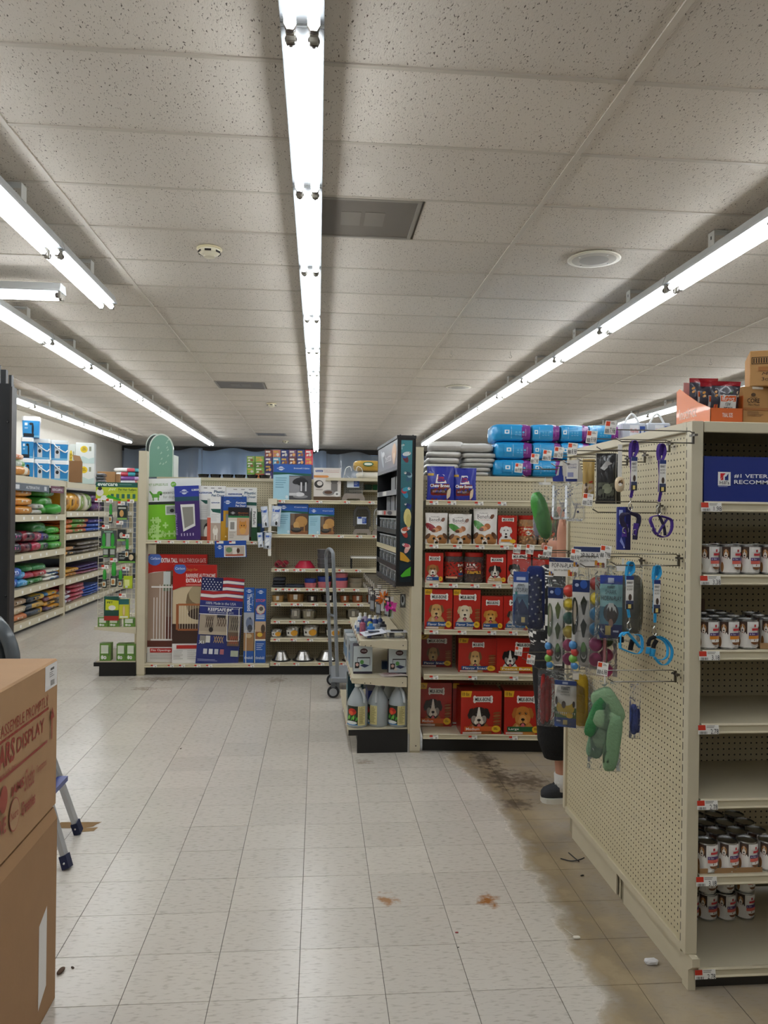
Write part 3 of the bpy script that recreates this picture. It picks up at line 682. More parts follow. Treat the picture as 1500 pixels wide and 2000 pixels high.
# ---- hanging goods
PK = RAD(-34)
def pxl(y, ox, oz):
    """local x,z in the plane y facing the camera for a pixel"""
    return lambda px, py: (atY(px, py, y).x - ox, 0, atY(px, py, y).z - oz)
def clip(t, x, z, s=1.):
    MB().tube([(x, 0, z), (x, 0, z - .012 * s), (x - .006 * s, 0, z - .02 * s), (x - .007 * s, 0, z - .036 * s), (x, 0, z - .043 * s), (x + .006 * s, 0, z - .036 * s), (x + .002 * s, 0, z - .02 * s)], .0022 * s, '#c9c7c2', 6).build('snap_clip', 'steel', t)
def lead(label, y, loop, card, clip_px, straps, col, dark, card_txt=True):
    """loop: (px,py) of the top; card: px box; straps: list of pixel paths of the harness"""
    P0 = atY(loop[0], loop[1], y); t = T('ferret_lead', label, 'pet harness', P0); L = pxl(y, P0.x, P0.z)
    m = MB(); a = L(loop[0], loop[1]); c0 = L((card[0] + card[2]) / 2, card[1])
    w_ = .016
    ribbon(m, smooth_path([(c0[0] - .006, .004, c0[2]), (a[0] - .012, .003, a[2] - .03), (a[0] - .009, 0, a[2] - .006), (a[0] + .0, -.002, a[2]), (a[0] + .010, 0, a[2] - .007), (a[0] + .012, -.003, a[2] - .032), (c0[0] + .004, -.004, c0[2])], 4), w_ * .8, .002, (.5, -1, 0), col)
    ribbon(m, smooth_path([(c0[0], .012, c0[2]), (a[0] - .002, .006, a[2] - .01), (a[0] + .003, .006, a[2] - .004), (a[0] + .008, .012, a[2] - .04)], 4), w_ * .8, .002, (.5, -1, 0), col)
    cb = L((card[0] + card[2]) / 2, card[3])
    ribbon(m, [(c0[0], .006, c0[2]), (cb[0] + .006, .012, (c0[2] + cb[2]) / 2), (cb[0], .004, cb[2])], w_, .003, (1, 0, 0), col)
    k = L(*clip_px); ribbon(m, [(cb[0], 0, cb[2]), (k[0], 0, k[2])], .010, .003, (1, 0, 0), col)
    m.build('lead_strap', 'cloth', t)
    w2 = (card[2] - card[0]) * y / CAM_F; h2 = c0[2] - cb[2]; m = MB()
    m.box(-w2 / 2, -.0006, 0, w2 / 2, .0006, h2, '#eceae4'); p = Pr(m, front(w2, h2, -.0006))
    p.rect(0, .88, 1, 1, '#2b3a78' if card_txt else '#cfcdc8'); p.text('FERRET', .12, .76, .88, .83, '#26221f', .01); p.text('HARNESS', .1, .66, .9, .72, '#6b6660', 0); p.text('& LEAD', .15, .57, .85, .63, '#6b6660', 0)
    p.ell(.55, .36, .22, .1, '#4a3a30'); p.rect(0, .16, 1, .26, '#39415e'); p.rect(0, 0, 1, .16, '#26262e'); p.rect(.3, .03, .7, .15, '#e0c878')
    m.build('header_card', 'paper', t, loc=(cb[0], -.012, cb[2]), rot=(.03, 0, RAD(-8)))
    clip(t, k[0], k[2], 1.1)
    for path in straps:
        m = MB(); pts = []
        for q in path['p']: v = L(q[0], q[1]); pts.append((v[0], q[2] if len(q) > 2 else 0, v[2]))
        ribbon(m, smooth_path(pts, 5), path.get('w', .014), .0028, path.get('d', (.3, -1, .2)), path.get('c', col))
        m.build(path.get('n', 'harness_strap'), path.get('m', 'cloth'), t, True)
    return t
PUR, BLU = '#4a2f86', '#2f9fd6'
lead('purple ferret harness and lead beside the small blue carton', 2.655, (1238, 861), (1229, 893, 1241, 958), (1232, 972),
     [dict(p=[(1228, 1003), (1216, 1006), (1215, 1018), (1221, 1032), (1221, 1048)], c='#2a2440', w=.018, n='side_strap', d=(1, -.4, 0)), dict(p=[(1221, 1024), (1221, 1036), (1220, 1049)], w=.02, d=(1, -.3, 0)), dict(p=[(1230, 1002), (1246, 1008), (1247, 1020), (1242, 1035), (1240, 1054)], c='#2a2440', w=.017, n='side_strap', d=(1, -.4, 0)), dict(p=[(1243, 1022), (1241, 1036), (1240, 1046)], w=.018, d=(1, -.3, 0)),
      dict(p=[(1217, 1031), (1226, 1031), (1226, 1040), (1217, 1040), (1217, 1031)], w=.003, c='#c9c7c2', n='slide_buckle', m='steel', d=(0, 1, 0)), dict(p=[(1237, 1035), (1245, 1035), (1244, 1044), (1237, 1044), (1237, 1035)], w=.003, c='#c9c7c2', n='slide_buckle', m='steel', d=(0, 1, 0))], PUR, '#2a2440')
lead('purple ferret harness and lead hung closest to the upright', 2.655, (1292, 867), (1284, 899, 1297, 961), (1287, 980),
     [dict(p=[(1288, 1007), (1274, 1009), (1270, 1016), (1274, 1027), (1279, 1040), (1290, 1048), (1303, 1047), (1311, 1035), (1312, 1020), (1307, 1013), (1290, 1008)], c=PUR, w=.014), dict(p=[(1288, 1008), (1293, 1019), (1296, 1026), (1298, 1036), (1299, 1046)], c='#2a2440', w=.013, n='cross_strap'), dict(p=[(1303, 1014), (1296, 1024), (1289, 1036), (1285, 1042)], c='#3a2870', w=.013, n='cross_strap'),
      dict(p=[(1273, 1031), (1280, 1031), (1280, 1038), (1274, 1038), (1273, 1031)], w=.003, c='#c9c7c2', n='slide_buckle', m='steel', d=(0, 1, 0)), dict(p=[(1283, 1040), (1290, 1040), (1290, 1047), (1283, 1047), (1283, 1040)], w=.003, c='#c9c7c2', n='slide_buckle', m='steel', d=(0, 1, 0))], PUR, '#2a2440')
lead('bright blue ferret harness and lead in front of the grey shark pouch', 2.753, (1231, 1097), (1219, 1124, 1234, 1189), (1229, 1206),
     [dict(p=[(1228, 1234), (1216, 1236), (1211, 1244), (1211, 1262), (1214, 1267), (1242, 1277), (1253, 1270), (1254, 1252), (1250, 1241), (1240, 1240)], w=.014), dict(p=[(1214, 1240, -.01), (1222, 1235, -.014), (1232, 1245, -.014), (1248, 1264, -.01)], w=.016, n='cross_strap'), dict(p=[(1213, 1244), (1213, 1255)], w=.02, c='#17171b', n='side_strap', d=(1, 0, 0)), dict(p=[(1236, 1250), (1233, 1259), (1231, 1270)], w=.018, c='#17171b', n='side_strap', d=(1, 0, 0))], BLU, '#17171b')
lead('bright blue ferret harness and lead nearest the upright on the middle hook', 2.753, (1283, 1104), (1273, 1132, 1286, 1197), (1279, 1216),
     [dict(p=[(1281, 1243), (1290, 1244), (1303, 1252), (1312, 1268), (1311, 1284), (1302, 1297), (1290, 1297), (1278, 1283)], w=.014), dict(p=[(1283, 1245), (1294, 1250), (1303, 1262), (1303, 1280), (1295, 1288), (1285, 1288)], w=.012, n='cross_strap'), dict(p=[(1281, 1243), (1270, 1248), (1267, 1256), (1267, 1262)], w=.014, c='#17171b', n='side_strap', d=(1, 0, 0)), dict(p=[(1283, 1250), (1278, 1258), (1276, 1266)], w=.016, c='#17171b', n='side_strap', d=(1, 0, 0)), dict(p=[(1267, 1264), (1265, 1277)], w=.018, d=(1, 0, 0), n='plastic_buckle', m='plastic'), dict(p=[(1276, 1267), (1273, 1282)], w=.02, d=(1, 0, 0), n='plastic_buckle', m='plastic')], BLU, '#17171b')
# small blue carton
P0 = atY(1218, 1074, 2.76); m = MB().box(-.024, 0, 0, .024, .022, .158, '#29348c'); p = Pr(m, front(.048, .158)); p.rect(.12, .8, .4, .93, '#a9b6e4'); p.rect(.12, .6, .5, .74, '#8a9ad8'); p.rect(.62, 0, .68, 1, '#17194a'); p.rect(.68, 0, 1, 1, '#1c1a4c'); p.poly([(.2, .2), (.5, .06), (.56, .1), (.3, .3)], '#8f9be0'); p.ell(.52, .06, .05, .02, '#dfe2f2')
one(m, 'brush_carton', 'gloss_card', 'narrow indigo carton hung behind the purple harness', 'carton', P0, rz=RAD(-12))
def pouch(m, w, h, d, col, n=8, seal=.06, bulge=2.2, bottom=.35, wr=.004, seed=0):
    """upright flexible bag: returns the front mapping for print"""
    r = random.Random(seed); ph = [r.uniform(0, 6.3) for _ in range(4)]
    def th(u, v):
        a = max(0., 1 - abs(2 * u - 1) ** bulge) ** .6; vv = min(1., v / (1 - seal)); b = (max(0., 1 - vv ** 3) ** .6) * (bottom + (1 - bottom) * min(1, (v / .15) ** .5 if v > 0 else 0))
        return d / 2 * a * b
    def M(u, v, k):
        wv = wr * math.sin(9 * u + 7 * v + ph[0]) * math.sin(5 * v + ph[1]); return ((u - .5) * w * (1 - .05 * math.sin(3.14 * v)), -th(u, v) + wv * (1 if 0 < u < 1 else 0) - k, v * h)
    def Bk(u, v): p_ = M(u, v, 0); return (p_[0], -p_[1], p_[2])
    for fn, rev in ((lambda u, v: M(u, v, 0), False), (Bk, True)):
        vs = [fn(i / n, j / n) for j in range(n + 1) for i in range(n + 1)]; fs = [(j * (n + 1) + i, j * (n + 1) + i + 1, (j + 1) * (n + 1) + i + 1, (j + 1) * (n + 1) + i) for j in range(n) for i in range(n)]
        if rev: fs = [f[::-1] for f in fs]
        cs = [col(((i + .5) / n), ((j + .5) / n)) if callable(col) else col for j in range(n) for i in range(n)]
        m.add(vs, fs, cs)
    if bottom > 0:
        m.face([M(i / n, 0, 0) for i in range(n + 1)] + [Bk(i / n, 0) for i in range(n, -1, -1)], col(.5, 0) if callable(col) else col)
    return M
# black treat bags
for k, (px, yy, c1) in enumerate([(1183, 3.05, '#1d1c1e'), (1192, 3.05 + .045, '#141315')]):
    P0 = atY(px, 984, yy); m = MB(); M = pouch(m, .082, .205, .03, c1, seal=.12, bottom=.2); p = Pr(m, M, n=8)
    if k == 0: p.rect(.1, .08, .9, .42, '#55584c'); p.ell(.55, .3, .25, .1, '#8d927c'); p.rect(.05, .0, .95, .1, '#27262a'); p.poly([(.2, .7), (.5, .85), (.8, .8), (.4, .66)], '#9c9a98'); p.rect(.0, .0, .03, 1., '#a9a7a2'); p.rect(.97, 0, 1, 1, '#a9a7a2')  # silver slash is a highlight painted on the black film
    else: p.rect(.2, .5, .7, .56, '#3c3a3c')
    one(m, 'treat_bag', 'film', ['shiny black treat bag with clear window hung on the top row', 'plain black treat bag tucked behind the shiny one'][k], 'treat bag', P0, rz=RAD(-18), smooth=True)
P0 = atY(1149, 975, 3.2); m = MB(); M = pouch(m, .05, .17, .02, '#b89a58', seal=.1, bottom=.2); p = Pr(m, M, n=6); p.rect(.05, .05, .95, .38, '#cbb8a0'); p.poly([(.2, .4), (.85, .46), (.85, .42), (.2, .36)], '#b8342e'); p.ell(.3, .2, .14, .1, '#6b4a3a'); p.ell(.3, .36, .1, .05, '#5a5048')
one(m, 'treat_bag', 'film', 'gold foil treat bag beside the shiny black bag', 'treat bag', P0, rz=RAD(-18), smooth=True)
P0 = atY(1210, 961, 2.843); t = T('chew_pack', 'cream egg-shaped chew in shrink wrap with brown print', 'pet chew', P0)
m = MB().superq(.036, .03, .058, .8, .9, '#d8c3a0', c=(0, 0, .029)); m.build('chew', 'plastic', t, True)
m = MB(); p = Pr(m, lambda u, v, k: ((u - .5) * .034, -.0165 - k + .01 * (2 * u - 1) ** 2, v * .058)); p.ell(.45, .6, .25, .16, '#4a3020'); p.ell(.4, .48, .2, .1, '#ece6da'); p.ell(.52, .7, .12, .1, '#8a6a3a'); m.build('print', 'paper', t)
MB().box(-.008, -.001, .05, .008, .001, .18, '#e7e5e0').build('hang_tab', 'paper', t)
# two litter scoops in folded cards with clear blisters
for k, (px, yy) in enumerate([(1097, 3.413), (1123, 3.244)]):
    P0 = atY(px, 941, yy); t = T('scoop_card', f'blue plastic scoop in a folded white card over a clear blister, {["far", "near"][k]} one', 'scoop', P0, rz=RAD(-30))
    m = MB(); m.prism([(-.034, 0), (.034, 0), (.03, .03), (.012, .095), (-.012, .095), (-.03, .03)], .0, .0012, '#cfccc6', lambda x, y, z: (x, z + .02, y)); m.prism([(.012, 0), (.034, 0), (.03, .05), (.016, .095), (.004, .095)], .0, .0012, '#bcb7ae', lambda x, y, z: (x, z - .012, y))
    m.build('folded_card', 'paper', t)
    m = MB().prism([(-.034, .002), (.026, .002), (.028, .018), (.008, .03), (.004, .07), (-.004, .07), (-.008, .03), (-.036, .022)], -.008, .008, '#1d2f80', lambda x, y, z: (x - .004, z, y)); m.build('scoop', 'plastic', t)
    if k == 1:
        m = MB(); p = Pr(m, lambda u, v, h: (-.034 + u * .05, -.014 - h, .012 + v * .08)); p.rect(0, 0, 1, 1, '#d6d3cd'); p.text('KITTY KITTY', .1, .7, .9, .8, '#3b4a86', 0); p.text('SCOOPING', .15, .56, .85, .66, '#3b4a86', 0); p.rect(.1, .1, .6, .35, '#8d90b4'); m.build('printed_flap', 'paper', t)
    w2, h2 = .085, .17
    m = MB().box(-w2 / 2, -.012, -h2, w2 / 2, .022, -.004, '#dfe4ea', b=.012); m.build('blister', 'clear', t)
    m = MB().box(-w2 / 2, .022, -h2, w2 / 2, .0226, 0, '#e6e9ec'); m.build('backing', 'clear', t)
    MB().tube([(-.005, 0, -h2 + .01), (.01, 0, -h2 + .075)], .004, '#b9b6b0', 6).build('handle_rod', 'plastic', t)
    m = MB(); p = Pr(m, lambda u, v, h: (-w2 / 2 + u * w2, -.0124 - h, -h2 + v * h2))
    for q in range(7): p.ell(.2 + .1 * (q % 3), .62 + .035 * q, .03, .014, '#27306a', n=8)
    p.text('LITTER', .45, .4, .85, .45, '#4a5288', 0); p.text('SCOOPS', .5, .33, .95, .38, '#4a5288', 0); p.ell(.7, .24, .06, .03, '#20264e', n=8); m.build('print', 'paper', t)
# green plush in a zip bag
P0 = atY(1063, 1055, 3.908); t = T('green_toy_bag', 'green fabric toy in a clear zip bag at the far end of the hooks', 'bagged toy', P0, rz=RAD(-22))
m = MB().superq(.085, .05, .245, .75, .8, '#3c8f34', noise=.05, c=(.015, 0, .128), seed=3); m.xf(Matrix.Rotation(RAD(-14), 4, 'Y')); m.build('toy', 'film', t, True)
MB().superq(.05, .03, .22, .7, .8, '#9a94a8', c=(-.035, .01, .13), seed=4).build('lining', 'film', t, True)
m = MB(); pouch(m, .125, .30, .07, '#dfe4e6', seal=.12, bottom=.1, seed=5); m.build('zip_bag', 'clear', t, True)
MB().box(-.03, -.001, .285, .03, .001, .30, '#e4e3df').box(-.004, -.001, .3, .004, .001, .325, '#e4e3df').build('hang_tab', 'plastic', t)
# octopus play pouch with starred cloth
P0 = atY(1031, 1232, 3.96); t = T('starred_toy_pack', 'navy star-printed cloth toy with mountain-picture card in clear bag', 'packaged toy', P0, rz=RAD(-20))
m = MB().superq(.10, .06, .33, .35, .5, '#1d2c66', noise=.012, c=(.035, .012, .175), seed=6); p = Pr(m, lambda u, v, h: (-.012 + u * .095, -.0195 - h + .01 * (2 * u - 1) ** 4, .03 + v * .3))
for q in range(22):
    cu, cv = .12 + .8 * ((q * .381) % 1), .04 + .92 * q / 22; p.poly([(cu + .075 * (1 if i % 2 == 0 else .42) * math.cos(1.57 + i * math.pi / 5), cv + .024 * (1 if i % 2 == 0 else .42) * math.sin(1.57 + i * math.pi / 5)) for i in range(10)], '#c9cfe2')
m.build('cloth_toy', 'cloth', t, True)
m = MB().box(-.075, -.028, .03, .002, -.026, .31, '#d4dbe2'); p = Pr(m, front(.077, .28, -.028, x0=-.075, z0=.03)); p.rect(0, .8, 1, 1, '#33509a'); p.rect(.2, .84, .8, .9, '#bcc8e6'); p.rect(0, 0, 1, .58, '#5a86a8'); p.poly([(0, .1), (0, .4), (.25, .52), (.4, .4), (.6, .5), (1, .3), (1, .1)], '#2c3c6c'); p.rect(0, 0, 1, .2, '#47597e'); p.text('FERRET', .3, .73, .7, .77, '#23242c', 0); p.text('OCTO-PLAY', .06, .62, .96, .70, '#2b2c34', 0); p.rect(.55, .06, .8, .16, '#e0cf96'); p.ell(.2, .6, .08, .03, '#3f8f8a'); m.build('picture_card', 'gloss_card', t)
m = MB(); pouch(m, .17, .37, .11, '#dfe4e6', seal=.2, bottom=.2, seed=7, wr=.008); m.build('clear_bag', 'clear', t, True)
# ball pit packs
def ballpit(label, px, py, y, n, dark):
    P0 = atY(px, py, y); k = y / 3.5; t = T('ball_pit_pack', label, 'packaged toy', P0, rz=RAD(-26))
    m = MB().box(-.065, -.02, .44, .065, .012, .525, '#e8e5e0'); p = Pr(m, front(.13, .085, -.02, z0=.44)); p.rect(0, .76, 1, 1, '#22315f'); p.text('POP-N-PLAY', .1, .46, .86, .70, '#26242a', 0); p.text('BALL PIT for FERRETS', .18, .28, .72, .38, '#6b6660', 0)
    for q in range(9): p.ell(.7 + .07 * (q % 4), .04 + .1 * (q // 4) + .05, .05, .075, ['#c98a2c', '#b8342e', '#d8b43a', '#6a3a2a'][q % 4], n=8)
    for q in range(4): p.ell(.03 + .05 * (q % 3), .08 + .1 * (q % 2), .04, .07, ['#c98a2c', '#4a5aa0', '#6a4a2a'][q % 3], n=8)
    m.build('header_card', 'paper', t)
    m = MB().box(-.064, -.045, .035, .004, -.041, .39, '#e6e4df' if not dark else '#cfccc6'); p = Pr(m, front(.068, .355, -.045, x0=-.064, z0=.035)); p.rect(0, .86, 1, 1, '#22315f'); p.ell(.65, .95, .22, .05, '#2f55a4'); p.ell(.25, .94, .12, .02, '#a9b3cf')
    p.ell(.12, .58, .24, .22, '#66745a' if not dark else '#2b2e22'); p.ell(.15, .62, .09, .14, '#a49a8a')
    for cv in (.72, .46): p.poly([(.66, cv + .1), (.86, cv + .03), (.72, cv - .12), (.62, cv - .12), (.48, cv + .02)], '#5f6a44' if not dark else '#2b2e22')
    p.ell(.7, .16, .22, .11, '#565a52'); p.ell(.68, .22, .14, .07, '#5f8a48'); p.ell(.4, .18, .1, .06, '#9a9896'); p.ell(.7, .13, .14, .04, '#e2e2e0'); p.ell(.7, .145, .12, .035, '#5a5e54'); p.rect(.1, -.05, .42, .06, '#dcc98e')
    m.build('picture_panel', 'gloss_card', t)
    cols = ['#c23c30', '#c9b22e', '#2f6a5e', '#d0b838', '#c0407a', '#b43478'] if n == 0 else (['#8a2f2a', '#c9b22e', '#2f86b8', '#2f86b8', '#b43478', '#c0407a'] if n == 1 else ['#c9b22e', '#3f7a3a', '#b8342e', '#3f7a3a', '#c0407a', '#b43478'])
    for q, c in enumerate(cols): MB().superq(.056, .056, .058, 1, 1, c, 12, 8, c=(.028, -.022, .375 - q * .062)).build('ball', 'plastic', t, True)
    for q in range(4): MB().superq(.04, .04, .04, 1, 1, ['#3a7ab0', '#b8342e', '#6a9a3a', '#3a7ab0'][q], 10, 7, c=(-.058 + .008 * (q % 2), -.036, .12 - q * .028)).build('ball', 'plastic', t, True)
    MB().superq(.012, .05, .40, .5, .6, '#c98a94', c=(.062, -.01, .22), noise=.05, seed=n).build('felt_sheet', 'cloth', t, True)
    m = MB(); pouch(m, .15, .47, .12, '#dfe4e6', seal=.12, bottom=.3, seed=10 + n, wr=.008, bulge=4); m.build('clear_bag', 'clear', t, True)
ballpit('clear ball pit toy pack with white front panel, furthest of three', 1099, 1312, 3.469, 0, False)
ballpit('clear ball pit toy pack with shaded front panel, middle of three', 1150, 1316, 3.11, 1, True)
# third pack hangs behind
P0 = atY(1174, 1320, 3.15); t = T('ball_pit_pack', 'ball pit toy pack half hidden behind the shark pouch', 'packaged toy', P0, rz=RAD(-26))
for q, c in enumerate(['#c9b22e', '#3f7a3a', '#3f7a3a', '#b8342e', '#4a6a3a', '#c0407a', '#b43478']): MB().superq(.058, .058, .058, 1, 1, c, 12, 8, c=(.02, -.01, .40 - q * .062)).build('ball', 'plastic', t, True)
MB().box(-.045, -.03, .03, -.012, -.027, .38, '#bdb9b2').build('picture_panel', 'gloss_card', t)
m = MB(); pouch(m, .13, .47, .10, '#dfe4e6', seal=.12, bottom=.3, seed=13); m.build('clear_bag', 'clear', t, True)
# shark pouch
P0 = atY(1206, 1251, 3.0); t = T('shark_toy_pack', 'grey fabric shark hideout with teal picture card in clear bag', 'packaged toy', P0, rz=RAD(-24))
MB().superq(.10, .085, .235, .45, .6, '#6f6c64', noise=.02, c=(.045, .035, .145), seed=14).build('fabric_shell', 'cloth', t, True)
m = MB().box(-.068, -.03, .012, .018, -.027, .262, '#8fc2c4'); p = Pr(m, front(.086, .25, -.03, x0=-.068, z0=.012)); p.rect(0, .86, 1, 1, '#35489c'); p.rect(.35, .88, .62, .96, '#c9cfe6'); p.rect(0, 0, 1, .22, '#2c3572'); p.rect(0, .22, 1, .5, '#4a86a0')
p.text('FERRET', .33, .79, .66, .83, '#26303a', .01); p.text('SHARK', .24, .70, .74, .77, '#2b4650', 0); p.text('HIDE-N-PLAY', .06, .60, .96, .67, '#2b4650', 0); p.ell(.5, .40, .34, .16, '#4b4a4c'); p.ell(.55, .36, .24, .14, '#3a2a26'); p.poly([(.3, .45), (.4, .5), (.46, .42), (.54, .52), (.6, .43), (.7, .5), (.76, .4), (.6, .56), (.4, .56)], '#e4e4e0'); p.ell(.5, .24, .1, .07, '#a07a6a'); p.rect(.25, .05, .5, .2, '#e0c878'); p.rect(.04, .12, .2, .15, '#cfd3e8'); p.rect(.6, .1, .85, .13, '#cfd3e8')
m.build('picture_card', 'gloss_card', t)
m = MB(); pouch(m, .185, .30, .13, '#dfe4e6', seal=.08, bottom=.3, seed=15, wr=.008); m.build('clear_bag', 'clear', t, True)
MB().box(-.006, -.03, .28, .05, -.028, .305, '#e4e3df').box(.014, -.03, .3, .022, -.028, .33, '#e4e3df').build('hang_tab', 'plastic', t)
# red toy and banana hammock
P0 = atY(1069, 1418, 3.95); t = T('red_toy_bag', 'red fabric toy folded in a clear bag on the lowest hooks', 'bagged toy', P0, rz=RAD(-20))
for q in range(3): MB().superq(.028, .04, .26 - .02 * q, .6, .7, '#9c2622', noise=.04, c=(-.024 + q * .022, .006 * q, .14), seed=20 + q).build('fabric_fold', 'cloth', t, True)
m = MB(); pouch(m, .105, .30, .07, '#dfe4e6', seal=.12, bottom=.2, seed=16); m.build('clear_bag', 'clear', t, True)
P0 = atY(1113, 1418, 3.723); t = T('banana_hammock_pack', 'yellow banana hammock with printed card on the lowest hooks', 'packaged toy', P0, rz=RAD(-24))
MB().superq(.07, .07, .25, .4, .6, '#b99a26', noise=.02, c=(.052, .012, .13), seed=21).build('fabric_hammock', 'cloth', t, True)
m = MB().box(-.072, -.026, .0, .032, -.023, .228, '#e7e4de'); p = Pr(m, front(.104, .228, -.026, x0=-.072)); p.rect(0, .9, 1, 1, '#2f447e'); p.rect(.35, .92, .6, .97, '#a9b3cf'); p.rect(0, 0, 1, .2, '#2f4a8c'); p.rect(0, .2, 1, .42, '#4a6a3a')
p.ell(.5, .42, .42, .18, '#c8a92c'); p.ell(.5, .56, .34, .1, '#e7e4de'); p.ell(.42, .48, .1, .08, '#4a3020'); p.ell(.88, .5, .06, .07, '#3a2a1e'); p.ell(.08, .56, .06, .09, '#4a3a2c')
for q in range(10): p.poly([(.04 + q * .095, .32), (.1 + q * .095, .32), (.08 + q * .095, .26)], '#e9e7e0')
p.text('FERRET', .3, .8, .7, .87, '#23242c', .02); p.text('BANANA', .32, .74, .66, .78, '#55524c', 0); p.text('HAMMOCK', .28, .68, .7, .72, '#55524c', 0); p.ell(.7, .26, .16, .06, '#d8b43a'); p.rect(.4, .06, .6, .16, '#e0cf96'); p.rect(.1, .12, .3, .15, '#c9cfe6')
m.build('picture_card', 'gloss_card', t)
m = MB(); pouch(m, .19, .26, .11, '#dfe4e6', seal=.08, bottom=.4, seed=17); m.build('clear_bag', 'clear', t, True)
MB().box(.012, -.02, .235, .042, -.018, .275, '#dedcd6').build('hang_tab', 'plastic', t)
# green tube toy
P0 = atY(1179, 1504, 2.768); t = T('green_tube_bag', 'pale green fabric tunnel coiled in a clear bag hanging low', 'bagged toy', P0, rz=RAD(-20))
for q, (x, z, w_, h_, rot_) in enumerate([(.012, .235, .075, .13, -.5), (.006, .19, .085, .07, .35), (.03, .11, .045, .19, .12), (-.008, .125, .062, .085, -.25), (-.03, .2, .04, .15, .35), (.014, .06, .03, .1, .0), (-.03, .09, .05, .09, .2)]):
    MB().superq(w_ * 1.25, .055 - .004 * q, h_ * 1.08, .6, .6, ['#7c9a76', '#829f7c', '#72926e', '#86a380', '#3a7a48', '#7a9874', '#6c8c70'][q], noise=.02, seed=30 + q).xf(Matrix.Rotation(rot_, 4, 'Y')).build('tunnel_fold', 'cloth', t, True, loc=(x, -.012 * (q % 3), z))
m = MB(); pouch(m, .118, .33, .085, '#dfe4e6', seal=.1, bottom=.2, seed=18, wr=.008); m.build('clear_bag', 'clear', t, True)
MB().tube([(.0, 0, .318), (0, 0, .345), (.004, 0, .352), (.008, 0, .345)], .003, '#e8e6e0', 6).build('bag_hook', 'plastic', t)
P0 = atY(1239, 1442, 2.768); t = T('blue_toy_bag', 'small twisted blue fabric toy hanging alone on the lowest hook', 'bagged toy', P0, rz=RAD(-20))
MB().superq(.028, .022, .11, .6, .7, '#4a5a9e', noise=.05, c=(-.003, 0, .07), seed=40).build('toy', 'cloth', t, True); MB().superq(.014, .018, .09, .6, .7, '#2f3a78', c=(.012, .004, .065), seed=41).build('toy_fold', 'cloth', t, True)
m = MB(); pouch(m, .04, .205, .03, '#b9bcd0', seal=.25, bottom=.1, seed=19); m.build('clear_bag', 'clear', t, True)
MB().superq(.01, .01, .014, .8, .8, '#e8e6e0', c=(0, 0, .008)).build('bag_knot', 'plastic', t)

# ---- on top of the gondola
t = T('display_box', 'open orange cardboard counter display box with white lettering', 'display box', (GX + .072, GY + .03, GT + .001))
W, D = .125, .27
m = MB(); m.box(0, 0, 0, W, D, .002, '#d9682a'); m.box(0, 0, 0, W, .002, .052, '#d9682a'); m.box(W - .002, 0, 0, W, D, .1, '#b8561f'); m.box(0, D - .002, 0, W, D, .145, '#c96026')
m.prism([(0, 0), (D, 0), (D, .15), (D * .9, .158), (D * .7, .13), (D * .35, .085), (0, .052)], 0, .002, '#e07a3c', lambda a, b, q: (q, a, b)); m.build('tray', 'gloss_card', t)
m = MB(); p = Pr(m, lambda u, v, h: (-.0004 - h, D * (1 - u), v * .15)); p.text('Instinct', .1, .22, .62, .50, '#f5dccb', 0); p.lines(.2, .12, .6, .16, 1, '#f0b48c'); p2 = Pr(m, front(W, .052, x0=0)); p2.text('TRIAL SIZE', .36, .36, .68, .66, '#f7e9de', .01); m.build('print', 'paper', t)
MB().box(.02, D - .02, .1, W, D - .017, .185, '#c98a84').build('header_flap', 'paper', t)
def meal_bag(loc, rz, tilt, label, seed):
    m = MB(); M = pouch(m, .112, .13, .04, lambda u, v: '#a5232e' if v > .86 else '#33303c', seal=.16, bottom=.5, seed=seed); p = Pr(m, M, n=8)
    for q in range(8): p.ell(.12 + .26 * (q % 4), .70 - .1 * (q % 3), .06, .035, ['#c98a3a', '#d8cfc0', '#3f5a34', '#c9b89a'][q % 4], .5, n=8)
    p.rect(.24, .05, .82, .62, '#dbd8d2'); p.rect(.26, .44, .8, .6, '#d9602a'); p.text('Instinct', .32, .46, .74, .58, '#f6eee6', .01); p.text('raw', .42, .32, .62, .41, '#3a3632', 0, .2); p.text('MEALS', .38, .2, .68, .29, '#2c2926', .03); p.ell(.52, .12, .035, .025, '#b02a32', n=8)
    for q in range(3): p.poly([(.04 + q * .03, .08), (.12 + q * .03, .1), (.1 + q * .03, .36), (.06 + q * .03, .34)], ['#c0642a', '#a5232e', '#c0642a'][q])
    one(m, 'meal_bag', 'film', label, 'pet food bag', loc, smooth=True, rot=(tilt, 0, rz))
zt = GT + .004
meal_bag((GX + .072 + .066, GY + .06, zt + .02), 0, RAD(8), 'red and charcoal raw meal bag standing frontmost in the orange box', 50)
meal_bag((GX + .072 + .066, GY + .14, zt + .03), RAD(-4), RAD(8), 'raw meal bag tilted in the middle of the orange box', 51)
meal_bag((GX + .072 + .068, GY + .225, zt + .06), RAD(-5), RAD(6), 'raw meal bag at the rear of the orange box', 52)
t = T('shipping_carton', 'brown shipping carton beside the orange display box', 'carton', (GX + .205, GY + .05, GT + .001))
m = MB().box(0, 0, 0, .3, .3, .137, '#b98a52', b=.002); p = Pr(m, front(.3, .137, x0=0)); p.ell(.14, .78, .03, .05, '#5a4128'); p.text('WELLNESS', .09, .69, .19, .72, '#3b2a1a', 0); p.text('CORE', .06, .56, .22, .68, '#2b1d12', .01); p.text('Mini Meals', .07, .48, .22, .54, '#2b1d12', 0, .3); p.rect(0, .36, .4, .43, '#a86f3c'); p.lines(.06, .18, .28, .32, 4, '#5a4128', .3); m.build('box', 'carton', t)
m = MB(); p = Pr(m, front(.3, .137, -.002, x0=0)); p.rect(.12, .93, .26, 1, '#d9c6a4'); m.build('tape', 'gloss', t)
